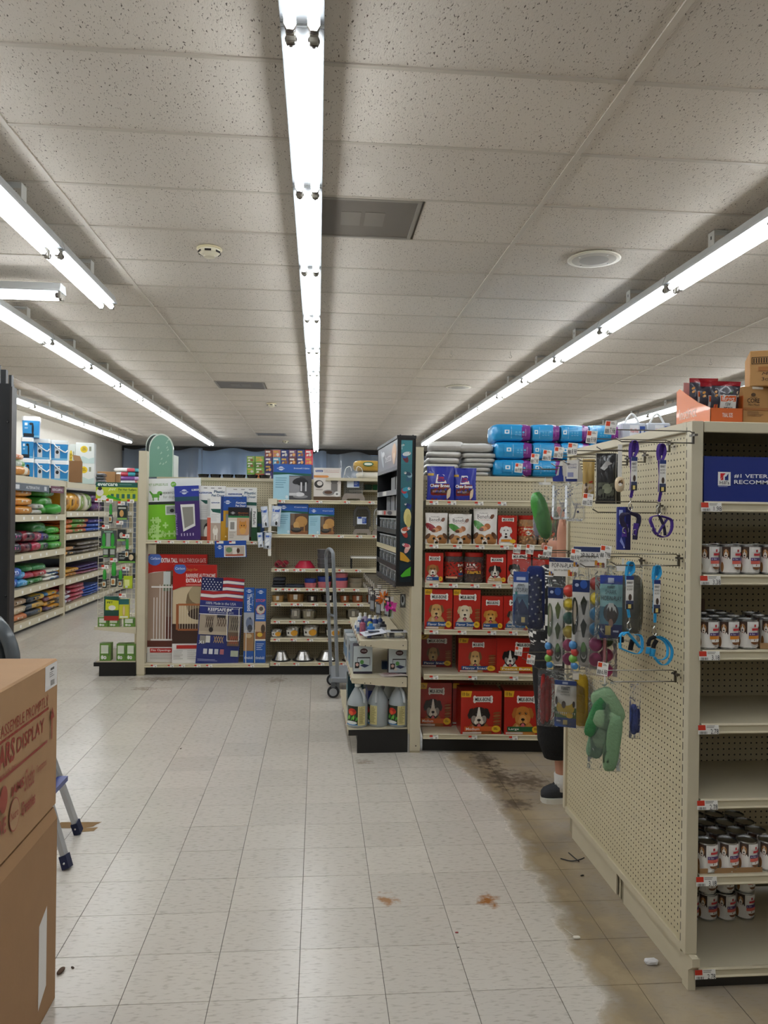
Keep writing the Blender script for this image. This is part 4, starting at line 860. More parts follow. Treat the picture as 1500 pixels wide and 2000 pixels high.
t = T('shipping_carton', 'brown carton stacked atop the carton beside the orange box', 'carton', (GX + .232, GY + .05, GT + .1385), RAD(-25))
m = MB().box(0, 0, 0, .28, .2, .13, '#bd8f58', b=.002); p = Pr(m, front(.28, .13, x0=0)); p.rect(.02, .62, .3, .82, '#3b2a1a'); p.rect(.03, .64, .3, .8, '#bd8f58')
for q in range(9): p.rect(.04 + q * .03, .65, .055 + q * .03, .79, '#3b2a1a')
p.rect(.1, .42, .4, .54, '#a86f3c'); p.text('Mini', .14, .3, .3, .38, '#2b1d12', 0, .3); p.text('3oz', .14, .14, .26, .24, '#2b1d12', 0); m.build('box', 'carton', t)
# ================================================================ placing goods on a shelf front by what the photograph shows
class Face:
    """vertical frame: origin o, turned rz; local x along the shelf, y into it"""
    def __init__(s, o, rz): s.o = Vector(o); s.rz = rz; s.ex = Vector((math.cos(rz), math.sin(rz), 0)); s.ey = Vector((-math.sin(rz), math.cos(rz), 0))
    def L(s, px, py, yl=0.):
        d = ray(px, py); t = (yl + s.o.dot(s.ey) - _C.dot(s.ey)) / d.dot(s.ey); p = _C + d * t; q = p - s.o
        return q.dot(s.ex), p.z
    def W(s, lx, ly, z): p = s.o + s.ex * lx + s.ey * ly; return (p.x, p.y, z)
    def span(s, px0, px1, pyt, pyb, yl):
        a, zb = s.L(px0, pyb, yl); b, _ = s.L(px1, pyb, yl); _, zt = s.L((px0 + px1) / 2, pyt, yl)
        return a, b, zt
def gondola(name, label, F, x0, x1, h, depth, shelves, peg='peg_x', base=.12, posts=(True, True), back_h=None, post_w=.05, back_x=None, kick='#14120f'):
    g = T(name, label, 'shelving unit', (F.o.x, F.o.y, 0), F.rz)
    bh = back_h or h; b0, b1 = back_x or (x0, x1)
    MB().box(b0, depth, base, b1, depth + .02, bh, '#fff').build('back_panel', peg, g)
    MB().box(b0, depth - .012, bh - .035, b1, depth + .03, bh, BEIGE).build('top_rail', 'paint', g)
    for on, xa, xb in ((posts[0], x0 - post_w, x0), (posts[1], x1, x1 + post_w)):
        if on: MB().box(xa, depth - .03, 0, xb, depth + .03, h, BEIGE, b=.003).build('upright', 'paint', g)
    MB().box(x0, .06, 0, x1, .07, base - .02, kick).build('kick_gap_plate', 'paint', g)  # under the treat unit its black paints the darkness of an open void
    for k, sh in enumerate(shelves):
        xa, xb, z, d, tg = sh[:5]
        shelf(g, xa, xb, z, d, .036, tg, y0=(sh[5] if len(sh) > 5 else 0.))
    return g
def carton(F, name, label, cat, px0, px1, pyt, z, yl, d, col, draw, mat_='gloss_card', rz=0., pyb=None, group=None, side=None, sidedraw=None, bev=0):
    a, b, zt = F.span(px0, px1, pyt, pyb or 1000, yl); w_ = b - a; h_ = max(.01, zt - z)
    m = MB().box(-w_ / 2, 0, 0, w_ / 2, d, h_, side or col, b=bev)
    p = Pr(m, front(w_, h_)); p.rect(0, 0, 1, 1, col)
    if draw: draw(p)
    if sidedraw: sidedraw(Pr(m, side_l(d, h_, -w_ / 2)))
    return one(m, name, mat_, label, cat, F.W((a + b) / 2, yl, z + .0006), F.rz + rz, group)
def bone(p, u0, v0, u1, v1, txt='MILK-BONE', col='#f4f1ea'):
    r = (v1 - v0) * .30; w_ = u1 - u0
    p.rect(u0 + w_ * .06, v0 + (v1 - v0) * .14, u1 - w_ * .06, v1 - (v1 - v0) * .14, col)
    for uu in (u0 + w_ * .07, u1 - w_ * .07):
        for vv in (v0 + r, v1 - r): p.ell(uu, vv, w_ * .08, r, col, n=10)
    if txt: p.text(txt, u0 + w_ * .09, v0 + (v1 - v0) * .26, u1 - w_ * .09, v1 - (v1 - v0) * .26, '#17130f', .02)
RED = '#b5281d'
def treat(coat, muzzle, ear, band, txt, cu=.42, small=False, yellow=None, chest=None, tongue=True, blaze=None, bits=True, badge=True, bu=(.2, .84), bv=(.72, .90), dv=.42, dh=.4, dw=.56):
    def f(p):
        if yellow: p.poly([(0, .86), (.24, .86), (.27, 1), (0, 1)], '#e0ac28'); p.text(yellow, .03, .89, .2, .97, '#3a2412', .01)
        bone(p, bu[0], bv[0], bu[1], bv[1])
        dogface(p, cu, dv, dw, dh, coat, muzzle, ear, tongue, chest, blaze)
        if bits:
            for q in range(5): p.ell(.88, .24 + q * .065, .1, .028, ['#8a4f2c', '#9a5f38'][q % 2], .1, n=8)
        if band: p.rect(.08, .08, .8, .19, band); p.text(txt, .12, .1, .12 + .055 * len(txt), .165, '#f3efe6', .01)
        p.rect(.04, .02, .5, .065, '#d9c9bd')
        if badge: p.ell(.86, .13, .11, .08, '#e3b52e'); p.lines(.8, .1, .92, .16, 2, '#6a4a1a')
    return f
# ---------------------------------------------------------------- dog treat gondola
MF = Face((.745, 5.455, 0), RAD(-4.9))
MZ = [1.798, 1.488, 1.211, .879, .558, .135]
def tagx(F, pxs, py): return [F.L(q, py)[0] + .02 for q in pxs]
mg = gondola('treat_gondola', 'beige shelving unit stacked with red dog biscuit boxes', MF, .02, 1.62, 1.995, .46,
    [(.02, 1.62, MZ[0], .40, tagx(MF, (842, 877, 930, 975, 1040), 980), ), (.02, 1.62, MZ[1], .40, tagx(MF, (842, 888, 932, 980, 1030, 1070), 1066)), (.02, 1.62, MZ[2], .40, tagx(MF, (842, 880, 922, 965, 1000), 1142)),
     (.02, 1.62, MZ[3], .40, tagx(MF, (842, 897, 955, 997, 1042), 1234)), (.02, 1.62, MZ[4], .44, tagx(MF, (842, 918, 998), 1320)), (.02, 1.62, MZ[5], .46, tagx(MF, (842, 918, 997), 1437))], posts=(False, True))
MB().box(.02, .46, 1.975, 1.62, 1.2, 1.995, BEIGE).build('top_deck', 'paint', mg)
MB().box(-.075, -.0, 0.012, .0, .09, 2.176, BEIGE, b=.003).box(-.072, .004, 0, -.003, .08, .02, '#b0a68b').build('end_post', 'paint', mg)
MB().lathe([(.005, 0), (.004, .002)], 8, col='#2b261e').xf(Matrix.Translation((-.03, -.001, .05)) @ Matrix.Rotation(RAD(90), 4, 'X')).build('bolt', 'paint', mg)
g0 = None
# top shelf: two chew bags
def chew(p):
    p.rect(.14, .0, .82, .48, '#7b2018'); p.rect(.12, .2, .84, .33, '#3a1410'); p.poly([(.3, .5), (.36, .76), (.62, .76), (.72, .5)], '#ebe8e4')
    p.text('Canine', .38, .63, .62, .71, '#c8321e', .02); p.text('Carry Outs', .36, .55, .66, .62, '#c8321e', .02); p.text('Chew Bones', .1, .38, .84, .48, '#f0eeea', .03); p.text('BEEF FLAVOR', .2, .23, .66, .29, '#b9a49a', 0)
    for q in range(3): p.ell(.76 + .04 * q, .17 + .03 * q, .035, .15, '#d9c4a6', -.15, n=8)
    p.rect(.02, .72, .24, .79, '#c9a030')
for k, (a, b, t_) in enumerate([(833, 887, 911), (884, 931, 914)]):
    x0, x1, zt = MF.span(a, b, t_, 975, .03); m = MB(); M = pouch(m, x1 - x0, zt - MZ[0], .05, '#23309a', seal=.08, seed=60 + k, bulge=4); chew(Pr(m, M, n=6))
    one(m, 'chew_bone_bag', 'film', ['blue chew bone bag standing against the end post', 'blue chew bone bag beside the bare pegboard'][k], 'treat bag', MF.W((x0 + x1) / 2, .03 + .03 * k, MZ[0] + .001), MF.rz, 'blue chew bone bags', True)
# second shelf: three white pouches, a box, two jars
def benef(green, big=0):
    def f(p):
        p.text('PURINA', .25, .86, .62, .9, '#2b2622', .01); p.text('Beneful', .16, .72, .76, .84, '#5b524c', 0); p.text('Baked Delights', .2, .67, .74, .7, '#b04a3a', 0)
        p.ell(.8, .78, .09, .06, '#6e3f22', .5)
        p.ell(.25, .52, .3, .11, '#4a8a3e' if green else '#8c1f2c', -.4); p.ell(.6, .5, .14, .09, '#a8663a'); p.ell(.45, .44, .16, .07, '#c98a5a'); p.ell(.35, .42, .1, .05, '#6a3a26')
        p.ell(.3, .12, .24, .17, '#c08a52'); p.ell(.72, .12, .26, .18, '#a8713e'); p.ell(.5, .04, .12, .16, '#e9e4dc'); p.ell(.38, .17, .06, .04, '#15100c'); p.ell(.66, .17, .06, .04, '#15100c'); p.ell(.5, .03, .07, .05, '#15100c'); p.ell(.1, .24, .14, .07, '#5c3a22', .6); p.ell(.9, .25, .14, .07, '#5c3a22', -.6)
    return f
for k, (a, b, t_, g_) in enumerate([(830, 874, 1002, False), (876, 921, 1004, True), (924, 971, 994, True)]):
    x0, x1, zt = MF.span(a, b, t_, 1061, .03); m = MB(); M = pouch(m, x1 - x0, zt - MZ[1], .06, lambda u, v: '#e4e0da', seal=.08, seed=65 + k, bulge=4); benef(g_)(Pr(m, M, n=6))
    one(m, 'dog_treat_pouch', 'film', ['white dog treat pouch with red swoosh against the end post', 'white dog treat pouch with green swoosh, middle one', 'tall white dog treat pouch with green swoosh by the terrier box'][k], 'treat bag', MF.W((x0 + x1) / 2, .035, MZ[1] + .001), MF.rz + (RAD(-12) if k == 2 else 0), 'white dog treat pouches', True)
x0, x1, zt = MF.span(915, 935, 995, 1061, .12); m = MB(); pouch(m, .16, zt - MZ[1], .06, '#55564f', seal=.08, seed=69, bulge=4)
one(m, 'dog_treat_pouch', 'film', 'greyish back of a treat pouch behind the tall white one', 'treat bag', MF.W(x0 + .08, .13, MZ[1] + .001), MF.rz + RAD(-25), smooth=True)
carton(MF, 'biscuit_box', 'red biscuit box with white terrier on the second shelf', 'box', 973, 1010, 1007, MZ[1], .02, .06, RED, lambda p: (bone(p, .2, .78, .84, .93), dogface(p, .42, .44, .66, .44, '#ecebe8', '#f7f5f0', '#e2dfda', False, '#ecebe8'), p.rect(.16, .1, .66, .18, '#d0882a'), p.ell(.78, .12, .16, .07, '#e3b52e')))
def jar(px0, px1, pyt, z, yl, label, fill, lab, draw):
    a, b, zt = MF.span(px0, px1, pyt, 1000, yl); w_, h_ = b - a, zt - z; t = T('biscuit_jar', label, 'jar', MF.W((a + b) / 2, yl + w_ / 2, z + .0008), MF.rz, 'biscuit jars')
    r = w_ / 2; m = MB(); M = lambda u, v, h: ((r + h) * math.sin((u - .5) * 2.6), -(r + h) * math.cos((u - .5) * 2.6), v * h_)
    m.lathe([(r * .92, 0), (r, .012), (r, h_ * .70), (r * .93, h_ * .80), (r * .84, h_ * .86)], 20, col=fill); m.build('biscuits', 'carton', t, 40)
    m = MB(); p = Pr(m, M, n=5)
    for q in range(46):
        uu = .06 + .88 * ((q * .3819) % 1); vv = .05 + .72 * (q / 46)
        p.ell(uu, vv, .055, .022, ['#d8ab74', '#b87f4a', '#c99760'][q % 3] if fill != '#4a2a20' else ['#5c3628', '#7a4a38', '#3c2018'][q % 3], (q % 5) * .5 - 1, n=7)
    m.build('biscuit_pieces', 'carton', t)
    m = MB(); r0 = r; M2 = lambda u, v, h: ((r0 + .003 + h) * math.sin((u - .5) * 2.9), -(r0 + .003 + h) * math.cos((u - .5) * 2.9), v * h_); p = Pr(m, M2, n=8); draw(p, lab); m.build('label', 'gloss_card', t)
    MB().lathe([(r * .88, h_ * .86), (r * .9, h_ * .87), (r * .9, h_ * .985), (r * .86, h_)], 24, col='#b8281e').build('lid', 'plastic', t, 40)
    MB().lathe([(r * .95, .002), (r + .0012, .012), (r + .0012, h_ * .7), (r * .95, h_ * .8), (r * .87, h_ * .86)], 20, col='#e8ecee', cap=False).build('jar_wall', 'clear', t, True)
def jl1(p, c): p.rect(0, .3, 1, .62, c); p.rect(.34, .42, .66, .58, '#c43a22'); bone(p, .34, .5, .66, .58, None); p.ell(.5, .4, .1, .07, '#e9e6e0'); p.ell(.5, .38, .03, .02, '#15100c')
jar(1013, 1053, 1007, MZ[1], .03, 'clear jar of pale biscuits on the second shelf beside the terrier box', '#c99a62', '#c2361f', jl1)
jar(1053, 1093, 1008, MZ[1], .03, 'clear jar of pale biscuits on the second shelf, behind the green toy', '#c99a62', '#c2361f', jl1)
# third shelf
carton(MF, 'biscuit_box', 'red biscuit box with corgi against the end post', 'box', 832, 867, 1080, MZ[2], .02, .06, RED, treat('#a9713c', '#efe7da', '#8a5428', '#1f4a86', 'Minis', small=True, dw=.7, dh=.44, chest='#e4d9c8', bits=False))
def jl2(p, c): p.rect(.1, .2, .95, .68, c); bone(p, .62, .52, .86, .62, None); p.ell(.74, .42, .08, .08, '#a9713c'); p.ell(.74, .38, .04, .04, '#efe7da'); p.rect(.64, .24, .84, .32, '#1f4a86'); p.rect(.2, .14, .6, .2, '#d9b08a')
def jl3(p, c): p.rect(.05, .3, .7, .68, c); bone(p, .22, .56, .5, .65, None); p.lines(.18, .48, .6, .55, 2, '#f0dcd0'); p.rect(.24, .3, .68, .4, '#c9922e'); p.lines(.15, .42, .6, .46, 1, '#e8b0a0')
jar(869, 908, 1079, MZ[2], .025, 'clear jar of dark biscuits with big red label beside the corgi box', '#4a2a20', '#b5281d', jl2)
jar(909, 950, 1080, MZ[2], .025, 'clear jar of dark biscuits with yellow-striped label', '#4a2a20', '#9c221a', jl3)
carton(MF, 'biscuit_box', 'red biscuit box with dark spaniel on the third shelf', 'box', 952, 990, 1083, MZ[2], .02, .06, RED, treat('#2b2320', '#efe7da', '#241c1a', '#c9a572', 'Minis', dw=.66, dh=.46, chest='#e9e2d8', bits=False, blaze='#efe7da'))
carton(MF, 'biscuit_box', 'tall red biscuit box with collie, beside the spaniel box', 'box', 992, 1038, 1075, MZ[2], .02, .07, RED, treat('#2b2320', '#efe7da', '#241c1a', '#c9a572', 'Small', dw=.5, dh=.4, cu=.3, chest='#e9e2d8', bits=False))
carton(MF, 'biscuit_box', 'tall red biscuit box with black dog, partly behind the starred toy', 'box', 1042, 1092, 1076, MZ[2], .02, .07, RED, treat('#1f1a18', '#4a3a30', '#1a1513', '#c9a572', 'Large', dw=.5, dh=.4, cu=.5, bits=False))
# fourth shelf
carton(MF, 'biscuit_box', 'large red biscuit box with shaggy terrier against the end post', 'box', 832, 886, 1151, MZ[3], .015, .08, RED, treat('#c49a5e', '#d9b983', '#7a5430', '#1f4a86', 'Flavor Snacks', yellow='60oz', chest='#c49a5e', dv=.46))
carton(MF, 'biscuit_box', 'large red biscuit box with white labrador on the fourth shelf', 'box', 888, 941, 1152, MZ[3], .015, .08, RED, treat('#e0cfb0', '#ece0c8', '#cfb68a', '#1f4a86', 'Flavor Snacks', yellow='60oz', chest='#e0cfb0', dv=.44))
carton(MF, 'biscuit_box', 'red biscuit box with golden puppy on the fourth shelf', 'box', 943, 985, 1165, MZ[3], .015, .07, RED, treat('#c98f3e', '#dcb068', '#b97e30', '#1f4a86', 'Puppy', chest='#d09a4a', dw=.66, bits=False))
carton(MF, 'biscuit_box', 'red biscuit box beside the puppy box, behind the starred toy', 'box', 986, 1042, 1165, MZ[3], .015, .07, RED, treat('#8a8078', '#cfc8c0', '#3a322c', '#1f5a8a', 'Small', chest='#b9b2aa', cu=.4, bits=False))
# fifth shelf
carton(MF, 'biscuit_box', 'dim red biscuit box pushed to the back of the fifth shelf', 'box', 825, 886, 1240, MZ[4], .27, .14, '#8c2018', treat('#a98450', '#c0a070', '#6a4a2a', '#1a356a', 'Flavor Snacks', yellow='7', cu=.4, dw=.42, dh=.5, dv=.4))  # darker red and coat put the shelf-back shade into the colours
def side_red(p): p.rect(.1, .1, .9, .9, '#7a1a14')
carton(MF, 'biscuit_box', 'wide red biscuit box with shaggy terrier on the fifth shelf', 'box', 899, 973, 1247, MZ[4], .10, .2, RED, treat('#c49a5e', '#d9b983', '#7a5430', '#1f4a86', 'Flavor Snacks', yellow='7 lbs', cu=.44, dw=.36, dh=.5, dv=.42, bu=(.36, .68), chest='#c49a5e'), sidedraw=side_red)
carton(MF, 'biscuit_box', 'wide red biscuit box with black and white dog, near the person', 'box', 974, 1060, 1247, MZ[4], .08, .2, RED, treat('#1d1a19', '#f0ece4', '#191615', '#d8a62c', 'Peanut Butter', cu=.3, dw=.36, dh=.5, dv=.44, bu=(.42, .84), chest='#e9e5dc', bits=False, blaze='#f0ece4'))
# bottom deck
med = treat('#2b2320', '#e9ddcc', '#241c1a', '#d0602a', 'Medium', yellow='10 lbs', cu=.44, dw=.56, dh=.5, dv=.42, chest='#a8602e', blaze='#efe7da', bu=(.3, .78))
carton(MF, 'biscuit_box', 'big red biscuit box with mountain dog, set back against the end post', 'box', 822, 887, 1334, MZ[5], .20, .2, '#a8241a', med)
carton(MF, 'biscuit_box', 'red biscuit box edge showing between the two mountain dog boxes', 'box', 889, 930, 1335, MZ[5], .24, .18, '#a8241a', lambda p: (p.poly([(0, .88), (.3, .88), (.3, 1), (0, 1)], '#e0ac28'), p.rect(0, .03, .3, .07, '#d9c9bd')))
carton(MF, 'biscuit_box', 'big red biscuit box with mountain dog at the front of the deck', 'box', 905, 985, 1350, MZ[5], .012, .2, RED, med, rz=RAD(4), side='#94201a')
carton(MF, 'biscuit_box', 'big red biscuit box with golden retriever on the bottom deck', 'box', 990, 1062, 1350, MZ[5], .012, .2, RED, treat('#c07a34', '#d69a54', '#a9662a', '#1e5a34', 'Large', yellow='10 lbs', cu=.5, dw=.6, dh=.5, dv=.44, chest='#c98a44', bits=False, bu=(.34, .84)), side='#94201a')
# folded grey bags and blue litter bags on the top deck
ZT = 1.9955
gs = [(832, 898, 12), (832, 897, 12), (834, 900, 12), (833, 902, 12), (836, 906, 20)]; z = ZT
for k, (a, b, hp) in enumerate(gs):
    x0, x1, _ = MF.span(a, b, 880, 900, .5); h_ = hp * .004
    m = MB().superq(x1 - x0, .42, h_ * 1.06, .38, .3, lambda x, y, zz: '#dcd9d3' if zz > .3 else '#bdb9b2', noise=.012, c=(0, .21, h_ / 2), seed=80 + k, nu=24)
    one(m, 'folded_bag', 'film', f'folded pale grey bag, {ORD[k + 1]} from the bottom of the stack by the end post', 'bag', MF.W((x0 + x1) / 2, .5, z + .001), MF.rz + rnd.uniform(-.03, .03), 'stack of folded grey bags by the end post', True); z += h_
gs = [(905, 958, 9), (898, 962, 9), (902, 968, 9), (905, 970, 9), (900, 972, 10), (886, 966, 20)]; z = ZT
for k, (a, b, hp) in enumerate(gs):
    x0, x1, _ = MF.span(a, b, 880, 900, .52); h_ = hp * .004
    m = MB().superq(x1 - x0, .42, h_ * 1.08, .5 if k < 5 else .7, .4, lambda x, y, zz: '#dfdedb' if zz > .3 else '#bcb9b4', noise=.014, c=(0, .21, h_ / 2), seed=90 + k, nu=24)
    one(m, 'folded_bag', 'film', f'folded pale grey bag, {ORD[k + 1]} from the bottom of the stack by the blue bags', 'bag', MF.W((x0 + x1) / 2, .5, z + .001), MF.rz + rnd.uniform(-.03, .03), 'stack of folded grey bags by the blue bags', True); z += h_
def blue_bag(px0, px1, z, h_, label, first, seed):
    a, b, _ = MF.span(px0, px1, 880, 900, .5); w_ = b - a; d = .36
    m = MB(); fx = .25 if first else .06
    m.superq(w_ * 1.0, d, h_ * 1.02, .34, .3, lambda x, y, zz: ('#7a2a86' if x > .44 else '#2498d4'), noise=.010, c=(0, d / 2, h_ / 2), nu=40, nv=10, seed=seed)
    p = Pr(m, lambda u, v, k: (-w_ / 2 + u * w_, -.010 - k + (.03 * (abs(2 * v - 1) ** 4)), h_ * (.08 + .84 * v)), n=5)
    p.rect(.75, .02, .97, .98, '#7a2a86'); p.rect(fx, .02, .75, .98, '#2498d4'); p.rect(fx + .06, .4, fx + .18, .66, '#e9f1f6'); p.rect(fx + .09, .47, fx + .15, .6, '#2498d4'); p.text('pet supplies plus', fx + .22, .12, fx + .25, .9, '#d9ecf6', 0, vert=1)
    for q in range(3): p.ell(fx + .36 + q * .09, .5, .03, .08, '#5bb2de', n=8); p.text('litter', fx + .33 + q * .09, .3, fx + .39 + q * .09, .36, '#bfe0f0', 0)
    p.text('lavender', .83, .25, .86, .75, '#d8a9dc', 0, vert=1)
    return one(m, 'litter_bag', 'film', label, 'litter bag', MF.W((a + b) / 2, .5, z), MF.rz, 'blue and purple litter bags', True)
BH = .137; rown = ['bottom', 'middle', 'top']
for r, xs_ in enumerate([[(963, 1040), (1038, 1100), (1098, 1158), (1156, 1216)], [(966, 1040), (1038, 1096), (1093, 1152), (1150, 1210)], [(961, 1037), (1036, 1093), (1092, 1150), (1147, 1208)]]):
    for k, (a, b) in enumerate(xs_):
        blue_bag(a, b, ZT + .001 + r * (BH + .001), BH, f'blue and purple plastic litter bag in the {rown[r]} row, {ORD[k + 1]} from the grey bags', k == 0, 100 + r * 10 + k)
    a, b, _ = MF.span(xs_[0][0] - 3, xs_[0][0] + 20, 880, 900, .5)
# handled cartons beyond
for k, (a, b) in enumerate([(1213, 1262), (1263, 1310)]):
    x0, x1, zt = MF.span(a, b, 826, 860, .6); t = T('handled_pad_pack', f'white and blue pet pad pack with loop handle, {["nearer the blue bags", "nearer the orange box"][k]}', 'pad pack', MF.W((x0 + x1) / 2, .6, ZT + .001), MF.rz, 'handled pad packs on the top deck')
    w_ = x1 - x0; h_ = zt - ZT; m = MB().box(-w_ / 2, 0, 0, w_ / 2, .2, h_, '#c9cfda', b=.01); p = Pr(m, front(w_, h_)); p.rect(.05, .1, .3, .7, '#4a6ab8'); p.rect(.34, .72, .7, .96, '#eceef2'); p.text('Wee-Wee', .36, .82, .68, .9, '#c8363c', .01); p.rect(.74, .6, .95, .94, '#2f4f9c'); p.rect(.79, .68, .9, .88, '#dfe4ee'); p.lines(.36, .4, .7, .66, 3, '#8a9ac0'); m.build('pack', 'film', t)
    MB().tube(smooth_path([(-.06, .05, h_ - .005), (-.03, .05, h_ + .05), (0, .05, h_ + .075), (.03, .05, h_ + .05), (.06, .05, h_ - .005)], 4), .009, '#eef0ef', 6).build('loop_handle', 'film', t, True)

# ================================================================ fish gondola (faces the side aisle)
FF = Face((.257, 5.47, 0), RAD(-90 + 1.0))
FL = 1.22; FD = .40
fg = gondola('aquarium_gondola', 'beige shelving unit with black base holding aquarium goods', FF, -FL, 0, 1.30, FD, [(-FL, 0, .795, FD - .06, [-.1 - .16 * q for q in range(6)], .05), (-FL, 0, .53, FD - .01, [-.1 - .2 * q for q in range(5)]), (-FL, 0, .17, FD + .02, [-.2, -.6, -1.0], -.022)], peg='peg_x', posts=(True, False), base=.13)
MB().prism([(-.022, .165), (-.022, .125), (.04, .125), (.04, .0), (FD, 0), (FD, .165)], -.012, .004, '#100f0f', lambda a, b, q: (q, a, b)).build('base_end', 'plastic', fg)
for z_ in (.795, .53):
    for yy in (.09, .13, .36):
        MB().lathe([(.004, 0), (.003, .002)], 8, col='#2b261e').xf(Matrix.Translation((.0005, yy, z_ - .035)) @ Matrix.Rotation(RAD(90), 4, 'Y')).build('bolt', 'paint', fg)
# jugs
def jug(lx, ly, label, rz):
    t = T('water_jug', label, 'jug', FF.W(lx, ly, .1712), rz, 'water treatment jugs'); R_ = .074
    MB().lathe([(R_ * .9, 0), (R_, .01), (R_, .165), (R_ * .93, .188), (R_ * .6, .238), (.026, .27), (.022, .275), (.022, .285)], 20, col='#b3bcc0').build('bottle', 'milky', t, 40)
    MB().lathe([(.0235, .283), (.0235, .301), (.02, .303)], 14, col='#e6e9e8').build('cap', 'plastic', t, 40)
    MB().tube(smooth_path([(.012, -.024, .272), (.02, -.055, .25), (.028, -.072, .212), (.03, -.072, .178)], 4), .0105, '#c6cdd0', 8).build('grip', 'milky', t, True)
    m = MB(); r_ = R_ + .0006; p = Pr(m, lambda u, v, h: ((r_ + h) * math.sin((u - .5) * 3.0), -(r_ + h) * math.cos((u - .5) * 3.0), .02 + v * .135), n=9)
    p.rect(0, 0, .42, 1, '#26301f'); p.ell(.22, .7, .15, .18, '#c8321c'); p.ell(.18, .62, .08, .12, '#e05a34'); p.ell(.3, .76, .06, .06, '#a8241a')
    for q in range(7): p.ell(.06 + .055 * q, .34 + .06 * (q % 3), .03, .12, ['#4a9a3a', '#7fc04a', '#2f6a2c'][q % 3], .3 * (q % 3 - 1), n=8)
    p.ell(.2, .13, .2, .09, '#d9dedd'); p.rect(0, 0, .42, .05, '#4a86c0'); p.rect(.42, .0, .66, 1, '#d3c98f'); p.lines(.45, .08, .63, .95, 16, '#8f8858', .4); m.build('label', 'paper', t)
def jugp(px, y, label, rz):
    P0 = atY(px, 1425, y); q = P0 - FF.o; jug(q.dot(FF.ex), q.dot(FF.ey), label, rz)
jugp(698, 5.56, 'clear gallon jug with red fish label, outermost on the black base', RAD(12)); jugp(738, 5.575, 'clear gallon jug between the other two, label turned away', RAD(-38))
jugp(778, 5.56, 'clear gallon jug with red fish label next to the end post', RAD(2)); jugp(764, 5.76, 'clear gallon jug standing behind the one next to the post', RAD(30))
m = MB().box(-.09, 0, 0, .09, .12, .26, '#12343e'); p = Pr(m, front(.18, .26)); p.rect(.1, .5, .9, .7, '#3f8a9a'); p.lines(.1, .2, .8, .4, 3, '#9fc0c4')
one(m, 'filter_box', 'gloss_card', 'dark teal aquarium box at the far end of the black base', 'box', FF.W(-.62, .0, .1712), FF.rz)
m = MB().box(-.12, 0, 0, .12, .14, .2, '#27367e'); Pr(m, front(.24, .2)).rect(.1, .2, .9, .5, '#4a5ab0')
one(m, 'filter_box', 'gloss_card', 'dark blue box behind the gallon jugs', 'box', FF.W(-.42, .14, .1712), FF.rz)
# boxes on the lower shelf: fronts turned to the camera
def tankbox(px0, px1, pyt, pyb, y, label):
    a = atY(px0, pyb, y); b = atY(px1, pyb, y); c = atY((px0 + px1) / 2, pyt, y); w_ = b.x - a.x; h_ = c.z - .531
    m = MB().box(-w_ / 2, 0, 0, w_ / 2, .12, h_, '#2a2438'); p = Pr(m, front(w_, h_)); p.rect(0, .08, 1, 1, '#c2cdd2'); p.ell(.55, .82, .2, .1, '#3a1620'); p.text('HYDOR', .42, .79, .68, .85, '#d9c9cc', 0)
    p.rect(.2, .56, .88, .6, '#2e2a30'); p.rect(.2, .4, .225, .58, '#4a464c'); p.rect(.86, .3, .88, .58, '#4a464c'); p.poly([(.35, .3), (.55, .36), (.85, .3), (.6, .22)], '#2f3a5e'); p.ell(.45, .42, .1, .08, '#5a9a50'); p.rect(.08, .2, .32, .42, '#1f1a1e'); p.ell(.2, .33, .08, .06, '#d8b0a8'); p.ell(.36, .2, .08, .05, '#d9d2c8')
    return one(m, 'aquarium_kit_box', 'gloss_card', label, 'box', ((a.x + b.x) / 2, y, .5312), 0, 'pale aquarium kit boxes')
tankbox(690, 727, 1262, 1307, 5.62, 'pale grey aquarium kit box at the shelf front edge')
tankbox(759, 797, 1266, 1310, 5.58, 'pale grey aquarium kit box next to the end post')
for k, (px, y_, c, lab) in enumerate([(697, 5.85, '#b9c3c9', 'white aquarium box with blue panel leaning behind the kit box'), (690, 6.1, '#c6ccd0', 'pale aquarium box further along the lower shelf'), (686, 6.3, '#aab6be', 'grey aquarium box near the far end of the lower shelf')]):
    P0 = atY(px, 1262, y_); m = MB().box(-.05, 0, 0, .05, .14, .20, c); p = Pr(m, front(.1, .2)); p.rect(.3, .1, .95, .5, '#3f6a9c'); p.rect(.35, .55, .9, .8, '#2a2a30'); p.text('ELITE', .3, .84, .9, .93, '#1d1b1a', .01)
    p = Pr(m, side_l(.14, .2, -.05)); p.rect(.1, .1, .9, .5, '#5a8ab4'); p.ell(.5, .7, .3, .12, '#2a2a30')
    one(m, 'aquarium_box', 'gloss_card', lab, 'box', (P0.x, y_, .5312), RAD(3), 'aquarium boxes along the lower shelf')
m = MB().box(-.06, 0, 0, .06, .05, .06, '#1f3a5a'); one(m, 'pump_box', 'gloss_card', 'small dark blue box at the back of the lower shelf', 'box', FF.W(-.3, .30, .5312), FF.rz + RAD(90))
m = MB(); nn = 8
for i in range(nn): 
    u0, u1 = i / nn, (i + 1) / nn; zf = lambda u: .002 + .012 * math.sin(3.1 * u) * u
    m.face([(u0 * .2, 0, zf(u0)), (u1 * .2, 0, zf(u1)), (u1 * .2 - .03, .12, zf(u1)), (u0 * .2 - .03, .12, zf(u0))], '#dcd0cc')
p = Pr(m, lambda u, v, h: (u * .2 - .03 * v, v * .12, .0125 + .0005 + h)); p.lines(.1, .2, .7, .7, 4, '#a0686a')
P0 = atY(748, 1321, 5.5); one(m, 'leaflet', 'paper', 'printed paper leaflet curling over the lower shelf edge', 'leaflet', (P0.x, 5.5, .5312))
